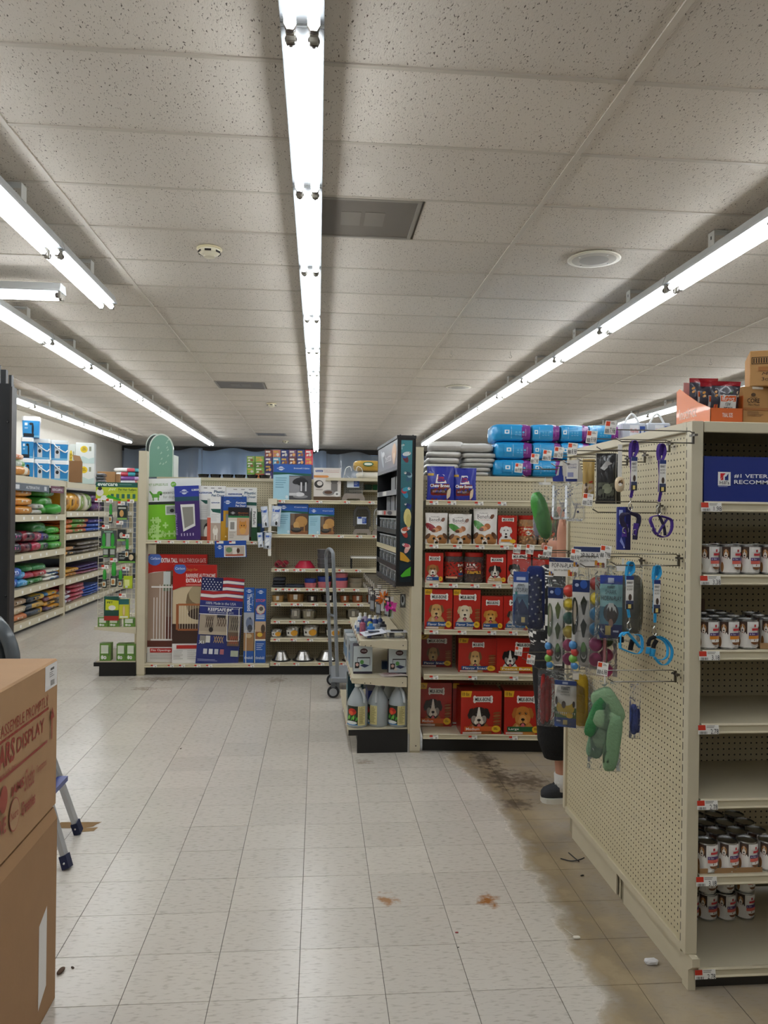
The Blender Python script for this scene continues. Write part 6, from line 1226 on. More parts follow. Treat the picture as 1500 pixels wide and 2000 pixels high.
def gate2(p):
    p.rect(0, 0, 1, 1, '#e4e2de'); p.rect(0, .2, 1, .8, '#cdbb9a'); p.rect(0, .2, 1, .4, '#3a2218'); p.ell(.6, .62, .3, .18, '#7d6a50'); p.ell(.6, .7, .24, .1, '#a89878'); p.ell(.6, .5, .25, .06, '#3a2a20'); p.rect(.08, .34, .14, .6, '#9a5a34'); p.rect(.12, .585, 1, .605, '#a8663a'); p.rect(.12, .33, 1, .35, '#9a5a34')
    for q in range(13): p.rect(.16 + q * .06, .35, .17 + q * .06, .585, '#d9cdb4')
    p.poly([(0, .74), (.2, .775), (.5, .785), (1, .77), (1, 1), (0, 1)], '#b3221c'); p.ell(.16, .96, .14, .055, '#4a6ab4'); p.text('Carlson', .05, .95, .27, .975, '#dfe6f4', .01, .1); p.text('Design Paw', .3, .93, .56, .965, '#c98a4a', 0, .3); p.text('BARRIERE AUTONOME', .3, .87, .97, .91, '#efe2de', .01); p.text('EXTRA LARGE', .3, .82, .8, .86, '#f4eeea', .03); p.lines(.3, .78, .7, .8, 1, '#d9948c'); p.rect(.1, .15, .8, .185, '#b3221c'); p.lines(.03, .03, .28, .13, 5, '#b4b1ad', .3); p.lines(.35, .03, .62, .13, 5, '#b4b1ad', .3)
K('gate_box', 'red and white freestanding pet gate box with armchair picture', 'box', 340, 425, 1103, .121, .04, .05, '#e4e2de', gate2, sidedraw=gside('EXTRA WIDE GATE'), side='#8a1c17', rz=RAD(3))
def gate3(p):
    N_ = '#23307a'; p.rect(0, 0, 1, 1, N_)
    for q in range(7):
        v = .735 + q * .0385; p.poly([(0, v), (.3, v - .008), (.6, v + .012), (1, v + .004), (1, v + .034), (.6, v + .045), (.3, v + .028), (0, v + .034)], '#a8242a' if q % 2 == 0 else '#e3ddda')
    p.rect(0, .85, .5, 1, '#1b2458')
    for q in range(28): p.ell(.04 + .075 * (q % 6) + (.035 if (q // 6) % 2 else 0), .865 + .028 * (q // 6), .014, .008, '#e6e6ea', n=6)
    p.text('100% Made in the USA', .14, .69, .84, .72, '#dfe2ee', 0); p.rect(0, .665, 1, .672, '#cfd4e4'); p.text('KEEPSAFE 84"', .2, .615, .78, .655, '#f0f1f6', .02); p.text('WOOD EXPANSION GATE', .22, .59, .8, .608, '#cfd4e4', 0); p.rect(0, .572, 1, .58, '#e6e8ee'); p.rect(.02, .34, .68, .57, '#a89a88'); p.rect(.02, .34, .68, .38, '#b8aa96'); p.rect(.42, .54, .62, .57, '#2a2c36')
    def lattice(u0, v0, u1, v1, col):
        for q in range(4):
            d = (u1 - u0) / 4
            p.poly([(u0 + q * d, v0), (u0 + q * d + .012, v0), (u0 + q * d + d + .012, v1), (u0 + q * d + d, v1)], col); p.poly([(u0 + q * d + d, v0), (u0 + q * d + d + .012, v0), (u0 + q * d + .012, v1), (u0 + q * d, v1)], col)
    lattice(.16, .42, .34, .56, '#3a2a20'); lattice(.42, .44, .66, .55, '#4a3426'); p.ell(.3, .40, .05, .03, '#2a201c')
    p.rect(.7, .38, .98, .57, '#8d8272'); lattice(.74, .4, .94, .56, '#3a3430'); p.rect(.7, .22, .98, .38, '#6a5444'); lattice(.74, .24, .94, .34, '#b0583a'); p.rect(.06, .24, .2, .33, '#8f8a82'); p.text('X1', .04, .235, .16, .27, '#e6e6ea', .02); p.rect(.2, .25, .3, .33, '#d5d2cc'); lattice(.38, .25, .6, .33, '#c9a86a')
    for q, c in enumerate(['#c9cad2', '#dfe0e4', '#b9bcc6', '#a8606a']): p.rect(.16 + q * .13, .12, .25 + q * .13, .18, c)
    p.rect(.8, .1, .98, .17, '#a9b09a'); p.lines(.04, .03, .62, .06, 2, '#aab2d4', .3)
a, zb = KF.L(382, 1287, .03); b_, _ = KF.L(465, 1287, .03); _, zt = KF.L(430, 1127, .03); w_, h_ = b_ - a, zt - .121
m = MB().box(0, 0, 0, w_, .05, h_, '#1d2866'); gate3(Pr(m, front(w_, h_, x0=0)))
p = Pr(m, side_l(.05, h_, 0.)); p.text('KEEPSAFE 84 GATE', .2, .1, .8, .9, '#b9c0dc', 0, vert=-1)
one(m, 'gate_box', 'gloss_card', 'navy wooden expansion gate box with flag picture, leaning', 'box', KF.W(a, .02, .124), rot=(0, RAD(3.6), KF.rz + RAD(7)))
def thr(k):
    def f(p):
        p.rect(0, 0, 1, 1, '#2057a8'); petlogo(p, .5, .955, .35, .025, '#dfe5f2', '#2057a8')
        if k == 0: p.text('Threshold', .3, .69, .72, .92, '#e9eef6', .02, vert=-1); p.text('Free Away', .7, .76, .92, .92, '#b9d0f0', 0, vert=-1); p.rect(.0, .4, 1, .67, '#a9adb8'); p.ell(.55, .53, .35, .08, '#6a7690'); p.ell(.6, .46, .25, .05, '#3a3c46'); p.poly([(.55, .58), (.62, .62), (.7, .58)], '#20222a'); p.rect(0, .16, 1, .4, '#a07a52'); p.ell(.5, .36, .3, .03, '#c9b28a')
        else: p.text('STOP', .06, .82, .94, .86, '#c85a6a', .03); p.ell(.5, .72, .45, .07, '#b8464e', n=8); p.ell(.5, .72, .4, .062, '#c9c4ba', n=8); p.ell(.55, .73, .2, .03, '#5a544c'); p.lines(.1, .58, .9, .65, 3, '#dfe8f4', .5); p.rect(0, .3, 1, .56, '#c2a88a'); p.rect(0, .3, 1, .42, '#8a5a34'); p.ell(.75, .46, .2, .06, '#4a3a30'); p.ell(.45, .38, .25, .03, '#d8b43a'); p.rect(0, .3, 1, .32, '#e9e6e0'); p.lines(.15, .16, .9, .26, 4, '#c9daf0', .3)
        p.text('threshold', .1, .05, .9, .09, '#dfe8f4', .01)
    return f
K('threshold_mat_box', 'slim blue box inside a white wire holder beside the gates', 'box', 479, 499, 1148, .121, .06, .04, '#2057a8', thr(0))
K('threshold_mat_box', 'slim blue box with red stop sign picture, next to the bowls', 'box', 501, 522, 1150, .121, .06, .04, '#2057a8', thr(1))
def wirebox(px0, px1, pyt, pyb, yl, label, z0=None):
    a, zb = KF.L(px0, pyb, yl); b_, zt = KF.L(px1, pyt, yl); t = T('wire_holder', label, 'wire holder', KF.W(a, yl, zb if z0 is None else z0), KF.rz); w_, h_ = b_ - a, zt - (zb if z0 is None else z0)
    MB().tube([(0, 0, 0), (0, 0, h_), (w_, 0, h_), (w_, 0, 0), (0, 0, 0)], .004, '#e4e2da', 5).build('front_frame', 'plastic', t)
    for x in (0, w_):
        for z_ in (.01, h_): MB().tube([(x, 0, z_), (x, .12, z_)], .0035, '#e4e2da', 5).build('side_rail', 'plastic', t)
wirebox(480, 498, 1231, 1290, .03, 'white wire holder around the slim blue box', .1225); wirebox(443, 467, 1190, 1252, .015, 'white wire literature holder in front of the navy gate box')
# feeders
def water(pic):
    def f(p):
        p.rect(0, 0, 1, 1, '#a4cfe0'); p.rect(0, .72, 1, 1, '#2a5cae'); p.poly([(0, .7), (.4, .72), (1, .66), (1, .74), (0, .78)], '#1d5a4e'); petlogo(p, .2, .88, .12, .06, '#e9ecf2', '#2a5cae'); p.text(['Drinkwell 2 Gallon', 'Current', 'Current'][pic], .54, .87, .95, .91, '#e9eef6', .01); p.lines(.06, .3, .36, .62, 5, '#5a8aa4', .2); p.ell(.36, .08, .04, .05, '#d9eaf2')
        u = [.42, .42, .46][pic]
        if pic == 0: p.rect(.42, .0, 1, .68, '#4a4a4e'); p.rect(.42, .2, .7, .66, '#8f8f94'); p.ell(.68, .54, .18, .09, '#2a2a2e', .3); p.ell(.76, .5, .16, .1, '#222226'); p.rect(.72, .25, .76, .5, '#d5d5d8'); p.rect(.84, .25, .88, .5, '#c5c5c9'); p.ell(.72, .1, .2, .05, '#8a8a8e'); p.ell(.7, .16, .13, .06, '#d9d9dc'); p.rect(.42, .12, .62, .2, '#c9c9cc')
        else: p.rect(u, 0, 1, .68, '#5c4334'); p.rect(u, 0, 1, .12, '#8a5a3a'); p.rect(u + .02, .3, u + .14, .68, '#7a6858'); p.ell(u + .36, .42, .2, .18, '#b98c52'); p.ell(u + .2, .3, .1, .12, '#c79c60'); p.rect(u + .28, .1, u + .32, .35, '#b98c52'); p.rect(u + .44, .08, u + .48, .35, '#a87c44'); p.ell(u + .2, .14, .17, .08, '#2b2a28'); p.ell(u + .2, .17, .15, .05, '#55524c')
    return f
K('fountain_box', 'large blue pet fountain box with husky picture on the top shelf', 'box', 533, 607, 907, KZ[0], .03, .2, '#a4cfe0', water(0), side='#23262e')
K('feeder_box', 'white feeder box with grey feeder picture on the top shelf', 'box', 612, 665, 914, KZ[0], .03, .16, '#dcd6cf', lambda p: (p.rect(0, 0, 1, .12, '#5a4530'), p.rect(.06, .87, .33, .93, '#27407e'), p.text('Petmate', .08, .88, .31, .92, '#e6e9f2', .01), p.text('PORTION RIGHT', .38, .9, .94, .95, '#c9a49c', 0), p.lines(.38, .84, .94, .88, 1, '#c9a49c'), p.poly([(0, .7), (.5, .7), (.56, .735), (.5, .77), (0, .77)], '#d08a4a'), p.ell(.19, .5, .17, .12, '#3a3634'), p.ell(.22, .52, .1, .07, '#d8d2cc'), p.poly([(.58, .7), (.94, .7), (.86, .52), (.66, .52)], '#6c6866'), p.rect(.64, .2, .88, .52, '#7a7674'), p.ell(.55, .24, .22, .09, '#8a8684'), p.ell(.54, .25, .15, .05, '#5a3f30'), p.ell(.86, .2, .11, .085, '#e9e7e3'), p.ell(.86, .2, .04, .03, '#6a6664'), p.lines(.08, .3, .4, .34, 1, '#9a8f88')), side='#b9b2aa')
def feeder(px0, px1, pyt, z, yl, label, clear):
    a, b_, zt = KF.span(px0, px1, pyt, 1000, yl); w_, h_ = b_ - a, zt - z; t = T('pet_feeder', label, 'pet feeder', KF.W((a + b_) / 2, yl + .1, z + .0008), KF.rz)
    m = MB().prism([(-w_ / 2, 0), (-w_ * .3, 0), (-w_ * .26, h_ * .06), (w_ * .26, h_ * .06), (w_ * .3, 0), (w_ / 2, 0), (w_ * .48, h_ * .1), (w_ * .36, h_ * .21), (-w_ * .36, h_ * .21), (-w_ * .48, h_ * .1)], -.1, .1, '#8f867e', lambda x, y, q: (x, q, y)); m.build('base', 'gloss', t)
    m = MB().prism([(-w_ * .40, h_ * .2), (w_ * .40, h_ * .2), (w_ * .42, h_ * .5), (w_ * .38, h_ * .9), (w_ * .28, h_), (-w_ * .28, h_), (-w_ * .38, h_ * .9), (-w_ * .42, h_ * .5)], -.085, .085, '#dfe6ea' if clear else '#4a4744', lambda x, y, q: (x, q, y)); m.build('hopper', 'clear' if clear else 'frost', t)
    if not clear: MB().prism([(-w_ * .48, h_ * .3), (-w_ * .36, h_ * .3), (-w_ * .36, h_ * .8), (-w_ * .25, h_ * .92), (w_ * .25, h_ * .92), (w_ * .36, h_ * .8), (w_ * .36, h_ * .3), (w_ * .48, h_ * .3), (w_ * .46, h_ * .85), (w_ * .3, h_ * 1.02), (-w_ * .3, h_ * 1.02), (-w_ * .46, h_ * .85)], -.09, .09, '#4a4744', lambda x, y, q: (x, q, y)).build('shell', 'plastic', t)
    m = MB().box(-w_ * .28, -.0885, h_ * .38, w_ * .24, -.087, h_ * .64, '#dfe6f0'); p = Pr(m, front(w_ * .52, h_ * .26, -.0885, x0=-w_ * .28, z0=h_ * .38)); p.rect(.55, .1, 1, .9, '#24489a'); p.rect(.1, .75, .5, 1, '#24489a'); p.lines(.6, .2, .95, .8, 4, '#c9d6ee', .3); m.build('label', 'paper', t)
    if clear:
        for s_ in (-1, 1): MB().tube(smooth_path([(s_ * w_ * .4, -.086, h_ * .72), (s_ * w_ * .34, -.088, h_ * .92), (s_ * w_ * .16, -.088, h_ * .98), (s_ * w_ * .1, -.088, h_ * .86)], 3), .003, '#f2f4f4', 5).build('moulded_rib', 'plastic', t, True)
feeder(667, 713, 910, KZ[0], .04, 'clear plastic gravity feeder on a bronze base on the top shelf', True)
K('fountain_box', 'blue fountain box with golden dog picture, bigger of the pair', 'box', 542, 602, 984, KZ[1], .03, .16, '#a4cfe0', water(1))
K('fountain_box', 'smaller blue fountain box with golden dog picture', 'box', 603, 653, 992, KZ[1], .02, .16, '#a4cfe0', water(2))
feeder(690, 725, 990, KZ[1], .05, 'smoky grey pet waterer under the clear feeder', False)
feeder(727, 765, 992, KZ[1], .05, 'blue and white pet waterer beside the fish display', True)
# bowls
def bowl(px0, px1, pyt, z, yl, label, col, cat='bowl', rim=None, flare=1.15, mat_='plastic', name='pet_bowl', group=None, stick=None, n=22, open_=True, band=None, square=False):
    a, b_, zt = KF.span(px0, px1, pyt, 1000, yl); R_ = (b_ - a) / 2; h_ = zt - z; t = T(name, label, cat, KF.W((a + b_) / 2, yl + R_, z + .0008), KF.rz, group)
    r0 = R_ / max(flare, 1); r1 = R_ if flare >= 1 else R_ * flare; r0 = R_ if flare < 1 else r0
    prof = [(r0, 0, col), (r0 + (r1 - r0) * .5, h_ * .5, band or col), (r1, h_ * .97, col), (r1, h_, rim or col), (r1 * .93, h_, rim or col)] + ([(r1 * .88, h_ * .5, col), (r1 * .75, h_ * .2, col), (0.001, h_ * .15, col)] if open_ else [(0.001, h_, col)])
    MB().lathe(prof, n, col=col, cap=False).build('bowl', mat_, t, 35)
    if stick:
        m = MB(); rr = (r0 + r1) / 2 + .004; p = Pr(m, lambda u, v, k: ((rr + k + (v - .5) * (r1 - r0)) * math.sin((u - .5) * 2.2), -(rr + k + (v - .5) * (r1 - r0)) * math.cos((u - .5) * 2.2), h_ * (.1 + .8 * v)), n=8)
        if stick == 'tag': p.rect(.42, .3, .62, 1.1, '#cfcac0')
        elif stick == 'gold': p.rect(.1, .1, .55, .9, '#d6d4ce'); p.ell(.25, .5, .06, .14, '#26262a'); p.ell(.62, .5, .22, .4, '#d89a2c'); p.rect(.5, .95, .62, 1.2, '#dddcd8')
        m.build('sticker', 'paper', t)
    return t
RZ = KZ[2]
for k, (p0, p1) in enumerate([(535, 549), (547, 563)]):
    a, b_, zt = KF.span(p0, p1, 1098, 1100, .04); R_ = .038; t = T('rolled_mat', f'rolled crimson silicone mat, {["outer", "inner"][k]} of the pair', 'mat', KF.W((a + b_) / 2, .04, RZ + .0395), KF.rz, 'rolled crimson mats')
    m = MB()
    sp = [((.037 - .0022 * q * .4) * math.cos(q * .5), (.037 - .0022 * q * .4) * math.sin(q * .5)) for q in range(30)]
    for q in range(29):
        (x0, z0_), (x1, z1_) = sp[q], sp[q + 1]; m.add([(x0, 0, z0_), (x1, 0, z1_), (x1, .24, z1_), (x0, .24, z0_)], [(0, 1, 2, 3)], '#b01f3c'); f_ = .88; m.add([(x0, 0, z0_), (x1, 0, z1_), (x1 * f_, 0, z1_ * f_), (x0 * f_, 0, z0_ * f_)], [(0, 1, 2, 3)], '#c2304c')
    m.build('roll', 'plastic', t, True)
bowl(575, 617, 1097, RZ, .04, 'crimson silicone travel bowl upside down on the third shelf', '#b81f3e', flare=.55)
z = RZ
for k in range(4):
    t = bowl(620, 651, 1110 - 9 - k * 9, z, .05, f'charcoal slow feeder bowl, {ORD[k + 1]} from the bottom of its stack', '#4a4a4e', rim='#c9c9c6', flare=1.12, group='stacked charcoal slow feeder bowls'); a_, b_, zt = KF.span(620, 651, 1110 - 9 - k * 9, 1000, .05); z = zt + .001
a, b_, zt = KF.span(685, 742, 1088, 1100, .06); w_ = b_ - a; t = T('elevated_feeder', 'low black feeder stand with white top on the third shelf', 'feeder stand', KF.W(a, .06, RZ + .0008), KF.rz); MB().box(0, 0, zt - RZ - .018, w_, .22, zt - RZ, '#e4e2dc', b=.004).build('top', 'plastic', t)
for x in (.0, w_ - .014):
    for y in (0, .2): MB().box(x, y, 0, x + .014, y + .016, zt - RZ - .018, '#17171a').build('leg', 'plastic', t)
Z = KZ[3]
for k, (q, hh) in enumerate([(0, .03), (1, .03), (2, .035)]):
    a, b_, _ = KF.span(531, 556, 1126, 1146, .05); m = MB().superq(b_ - a, .2, hh, .5, .35, '#33343c' if k != 1 else '#24252b', noise=.02, c=(0, .1, hh / 2), seed=130 + k)
    one(m, 'folded_mat', 'cloth', f'folded charcoal pet mat, {ORD[k + 1]} from the bottom of the pile', 'mat', KF.W((a + b_) / 2 + .004 * k, .03, Z + .001 + .033 * k), KF.rz, 'pile of folded charcoal mats', True)
m = MB().superq(.2, .2, .026, .5, .35, '#3f4452', noise=.03, c=(0, .1, .013), seed=134); a, b_, _ = KF.span(556, 595, 1140, 1146, .04); one(m, 'folded_mat', 'cloth', 'flat patterned grey mat between the mat pile and pink bowls', 'mat', KF.W((a + b_) / 2, .04, Z + .001), KF.rz, smooth=True)
def stack(px0, px1, cols, pytops, yl, what, grp, **kw):
    z = Z
    for k, (c, py) in enumerate(zip(cols, pytops)):
        bowl(px0, px1, py, z, yl, f'{what[k]}', c, group=grp, **kw); z = KF.span(px0, px1, py, 1000, yl)[2] + .0008
P_, N_ = '#c06a72', '#22357e'
stack(595, 620, [P_, N_], [1139, 1131], .03, ['pink bowl under a navy bowl, beside the grey mat', 'navy bowl on the pink one beside the grey mat'], 'pink and navy bowls')
stack(621, 649, [P_, N_], [1137, 1127], .03, ['pink bowl in the middle stack, partly behind the truck handle', 'navy bowl atop the middle pink bowl'], 'pink and navy bowls')
stack(653, 682, [P_, N_, P_], [1135, 1129, 1120], .03, ['lowest pink bowl of the tallest stack', 'navy bowl sandwiched between two pink bowls', 'topmost pink bowl of the tallest stack'], 'pink and navy bowls', flare=1.08)
stack(684, 711, ['#8f8573', '#8a806e'], [1139, 1130], .03, ['lower speckled taupe bowl beside the pink stack', 'upper speckled taupe bowl beside the pink stack'], 'taupe bowls')
stack(713, 742, ['#8f8573', '#8a806e', '#857b6a'], [1138, 1129, 1121], .03, ['lowest taupe bowl near the fish display', 'middle taupe bowl near the fish display', 'top taupe bowl near the fish display'], 'taupe bowls')
Z4 = KZ[4]
for p0, p1, py, c, lab in [(532, 556, 1164, '#a8834e', 'small tan bowl at the end of the bowl shelf'), (561, 596, 1161, '#8a6238', 'large brown bowl on the fifth shelf'), (601, 622, 1165, '#2f2624', 'small black bowl next to the large brown one'), (629, 661, 1163, '#26211f', 'large black bowl behind the truck handle'), (666, 685, 1164, '#8d4f2e', 'small copper bowl right of the handle'), (690, 711, 1164, '#8d4f2e', 'copper bowl second from the handle'), (718, 742, 1163, '#7f4729', 'copper bowl nearest the hanging cards')]:
    bowl(p0, p1, py, Z4, .05, lab, c, mat_='gloss', flare=1.1, stick='tag', group='coloured bowls on the fifth shelf')
Z5 = KZ[5]
for p0, p1, py, c, lab in [(567, 592, 1192, '#a5a3a0', 'small steel bowl at the back of the sixth shelf'), (588, 621, 1194, '#9c9788', 'larger steel pail bowl on the sixth shelf'), (678, 706, 1193, '#8a8680', 'steel bowl on the sixth shelf near the bottles')]: bowl(p0, p1, py, Z5, .10, lab, c, mat_='steel', flare=1.05, rim='#cfcecb', stick='tag', group='steel bowls on the sixth shelf')
Z6 = KZ[6]
for p0, p1, py, lab in [(531, 555, 1232, 'smallest steel bowl with gold dog sticker'), (559, 589, 1228, 'medium steel bowl with gold dog sticker'), (592, 627, 1226, 'largest steel bowl with gold dog sticker'), (637, 672, 1228, 'steel bowl with gold dog sticker behind the truck')]: bowl(p0, p1, py, Z6, .04, lab, '#b3b1ad', mat_='steel', flare=1.12, stick='gold', rim='#d0cfcc', group='steel bowls with gold stickers')
Z7 = KZ[7]
for k, (p0, p1, lab) in enumerate([(529, 567, 'flared steel bowl on rubber ring, furthest from the truck'), (570, 613, 'flared steel bowl on rubber ring in the middle of the deck'), (616, 662, 'flared steel bowl on rubber ring behind the truck'), (668, 704, 'flared steel bowl on rubber ring by the aquarium boxes')]):
    a, b_, zt = KF.span(p0, p1, 1275, 1290, .03); R_ = (b_ - a) / 2; h_ = zt - Z7; t = T('flared_bowl', lab, 'bowl', KF.W((a + b_) / 2, .02 + R_, Z7 + .0008), KF.rz, 'flared steel bowls')
    MB().lathe([(R_ * .98, 0), (R_, .004), (R_ * .98, .01), (R_ * .9, .012)], 24, col='#19181a').build('rubber_ring', 'rubber', t, True); MB().lathe([(R_ * .86, .008), (R_ * .56, h_ * .96), (R_ * .54, h_), (R_ * .46, h_ * .96), (R_ * .4, h_ * .3), (.001, h_ * .25)], 24, col='#c4c3c1', cap=False).build('bowl', 'steel', t, 40)
# things on top of the back gondola
for k, (p0, p1, yl) in enumerate([(290, 338, .56), (284, 322, .72)]):
    a, zb = KF.L(p0, 940, yl); b_, _ = KF.L(p1, 940, yl); _, zt = KF.L((p0 + p1) / 2, 847, yl); w_, h_ = b_ - a, zt - 2.06; R_ = w_ / 2
    prof = [(-R_, 0), (R_, 0)] + [(R_ * math.cos(q * math.pi / 14), h_ - R_ * 1.3 + R_ * 1.3 * math.sin(q * math.pi / 14)) for q in range(15)]
    m = MB().prism(prof, 0, .022, '#6f9c8b' if k == 0 else '#16231f', lambda x, y, z: (x, z, y)); inner = [(x * .93, .0 if y <= 0 else y - .015) for x, y in prof]
    m.prism(prof, -.002, .0, '#cfd8cf', lambda x, y, z: (x, z, y)); m.prism(inner, -.004, -.002, '#74a18f' if k == 0 else '#1a2a25', lambda x, y, z: (x, z, y))
    p = Pr(m, lambda u, v, h: (-R_ + u * w_, -.0042 - h, v * h_)); r = random.Random(k)
    if k == 0:
        for q in range(12): cu, cv = r.uniform(.15, .8), r.uniform(.1, .85); p.poly([(cu, cv), (cu + .06, cv + .05), (cu + .09, cv + .02), (cu + .03, cv - .01)], '#a3c3b2')
    one(m, 'arched_board', 'gloss_card', ['green arched board with leaf pattern standing on the back unit', 'dark arched board standing behind the green one'][k], 'board', KF.W((a + b_) / 2, yl, 2.0605), KF.rz)
a, _ = KF.L(334, 930, .6); b_, zt = KF.L(338, 888, .6); one(MB().box(0, 0, 0, b_ - a, .3, zt - 2.06, '#c9cfc9'), 'white_panel', 'paint', 'thin white upright panel beside the green arched board', 'panel', KF.W(a, .6, 2.0605), KF.rz)
for k in range(6):
    p0 = 385 + k * 24; a, _ = KF.L(p0, 936, .55); b_, _ = KF.L(p0 + 22, 936, .55); w_ = b_ - a; t = T('dark_tray', f'small dark tray on top of the back unit, {ORD[k + 1]} from the pen box', 'tray', KF.W((a + b_) / 2, .6, 2.0608), KF.rz, 'dark trays on the back unit')
    MB().lathe([(w_ * .42, 0), (w_ * .5, .035), (w_ * .5, .042), (w_ * .46, .042), (w_ * .4, .01), (.001, .01)], 16, col='#1c1b1d', cap=False).build('tray', 'gloss', t, 35)
BX = []
cols5 = [(517.3, [(1, '#7a3a34'), (2, '#4a3a6a'), (3, '#2a2c5c'), (4, '#4a3f72')]), (532.9, [(1, '#c07a6c'), (2, '#5aa0c4')]), (548.5, [(1, '#2a3474'), (2, '#4a4a86')]), (564.2, [(2.3, '#6a3a34')]), (580, [(1, '#3a4a86'), (2, '#2c3472')]), (596, [(1, '#c23a4a'), (2, '#d0545e')])]
tb = 0; yl = .78
def tbox(px0, px1, pyt, pyb, col, k):
    a, zb = KF.L(px0, pyb, yl); b_, zt = KF.L(px1, pyt, yl); w_ = (b_ - a) * .97; h_ = (zt - zb) - .001
    m = MB().box(0, 0, 0, w_, .12, h_, col); p = Pr(m, front(w_, h_, x0=0)); r = random.Random(k); c2 = ['#d9d4cc', '#c9a24a', '#e0dcd6'][k % 3]
    p.rect(.1, .62, .7, .84, c2); p.ell(.65, .35, .2, .22, r.choice(['#d8a060', '#c9c4bc', '#8a5a3a'])); p.ell(.3, .3, .12, .14, c2); p.lines(.1, .1, .5, .2, 1, c2)
    return one(m, 'toy_box', 'gloss_card', '', 'box', KF.W(a, yl, zb), KF.rz, 'small boxes stacked on the back unit')
GR = [('green', 496, 511, 930, 942), ('green', 511, 515.5, 930, 942)]
cn = {'#7a3a34': 'brown', '#4a3a6a': 'plum', '#2a2c5c': 'navy', '#4a3f72': 'violet', '#c07a6c': 'salmon', '#5aa0c4': 'sky blue', '#2a3474': 'deep blue', '#4a4a86': 'slate blue', '#6a3a34': 'maroon', '#3a4a86': 'blue', '#2c3472': 'indigo', '#c23a4a': 'red', '#d0545e': 'coral'}
base_py = KF.o and 0
def zpx(px, z):   # picture row of height z at the box plane
    lo, hi = 700, 1200
    for _ in range(40):
        mid = (lo + hi) / 2
        if KF.L(px, mid, yl)[1] > z: lo = mid
        else: hi = mid
    return lo
kk = 0
for ci, (px, items) in enumerate(cols5):
    floor_py = zpx(px, 2.0608); rows_n = 4; step = (floor_py - 878.5) / 4
    filled = {int(r_): c for r_, c in items}
    for r_ in range(4, 0, -1):
        c = filled.get(r_) or ['#3a3f6a', '#6a4a6a', '#4a5a7a'][(ci + r_) % 3]
        o = tbox(px, px + 15.4, 878.5 + (r_ - 1) * step, 878.5 + r_ * step, c, kk); kk += 1
        nm = cn.get(c, ['dusk blue', 'mauve', 'steel blue'][(ci + r_) % 3]); o['label'] = f'{nm} small box in the far stack, column {["one", "two", "three", "four", "five", "six"][ci]}, {ORD[5 - r_]} up'
for ci, (px0, px1) in enumerate([(482, 498), (498.5, 516)]):
    floor_py = zpx(px0, 2.0608); step = (floor_py - 891) / 4
    for r_ in range(4):
        o = tbox(px0, px1, floor_py - (r_ + 1) * step, floor_py - r_ * step, ['#6a9a3a', '#7aa84a', '#5a8a34', '#86a84e'][r_] if not (ci and r_ == 0) else '#a83a3a', kk); kk += 1
        o['label'] = f'{"crimson" if ci and r_ == 0 else "leafy green"} small box beside the far stack, {["outer", "inner"][ci]} column, {ORD[r_ + 1]} up'
# goods on the upper ledge by the fish display
a, zb = KF.L(690, 935, .1); b_, zt = KF.L(748, 899, .1); w_ = b_ - a
m = MB(); m.superq(w_, .3, (zt - 2.06) * .6, .5, .35, '#b5913a', noise=.02, c=(w_ / 2, .16, (zt - 2.06) * .7), seed=150); m.superq(w_ * .9, .26, (zt - 2.06) * .4, .5, .35, lambda x, y, z: '#e4e0d6', noise=.03, c=(w_ / 2 + .02, .16, (zt - 2.06) * .2), seed=151)
p = Pr(m, lambda u, v, h: (u * w_, -.003 - h, (zt - 2.06) * (.45 + .55 * v))); p.ell(.5, .6, .18, .22, '#2f6a4a'); p.ell(.5, .6, .14, .12, '#dfe4d2')
one(m, 'litter_sack', 'film', 'yellow and white sack lying on the upper ledge behind the clear feeder', 'sack', KF.W(a, .1, 2.0605), KF.rz, smooth=True)
for k, (p0, p1, c) in enumerate([(712, 726, '#24402f'), (728, 742, '#1d5a34')]):
    a, zb = KF.L(p0, 946, .3); b_, zt = KF.L(p1, 935, .3)
    one(MB().box(0, 0, 0, b_ - a, .1, .06, c, b=.004), 'green_tin', 'gloss', ['dark green tin under the upper ledge', 'bright green tin under the upper ledge by the fish display'][k], 'tin', KF.W(a, .28, 1.945), KF.rz)
MB().box(xm + .8, .25, 1.925, xe, .45, 1.944, BEIGE).build('ledge_bracket', 'paint', kg)
# ================================================================ lint roller end display
EX0, EX1, EY = -2.235, -1.838, 8.1
eg = T('endcap_stand', 'beige end stand with black base carrying the lint roller rack', 'display stand', ((EX0 + EX1) / 2, EY, 0)); hw = (EX1 - EX0) / 2
MB().prism([(-hw + .02, .14), (-hw - .02, .14), (-hw - .02, .10), (-hw + .035, .10), (-hw + .035, 0), (hw, 0), (hw, .14)], -.01, 1.1, '#0f0e0e', lambda x, y, z: (x, z, y)).build('base', 'plastic', eg)
MB().box(-hw - .0, 0, .14, hw, 1.1, .152, BEIGE).build('base_deck', 'paint', eg)
m = MB().box(-hw - .02, .0, .485, hw, 1.1, .5, BEIGE); m.prism([(-hw - .02, .5), (hw, .5), (hw, .43), (-hw + .02, .47), (-hw - .02, .47)], -.004, .0, BEIGE, lambda x, y, z: (x, z, y)); m.build('shelf', 'paint', eg)
MB().box(hw - .02, .02, .15, hw + .0, 1.1, 2.0, '#bfb494').build('back_panel', 'paint', eg)
def EL(px, py, y=8.13): p_ = atY(px, py, y); return p_
rk = T('wire_rack', 'cream wire grid rack with lint rollers and green header', 'wire rack', ((EX0 + EX1) / 2, 8.14, .5005))
zt0 = atY(200, 978, 8.14).z - .5
for k in range(8): x = -hw + 2 * hw * k / 7; MB().tube([(x, 0, 0), (x, 0, zt0)], .0028, '#d8d2c0', 5).build('grid_wire', 'plastic', rk)
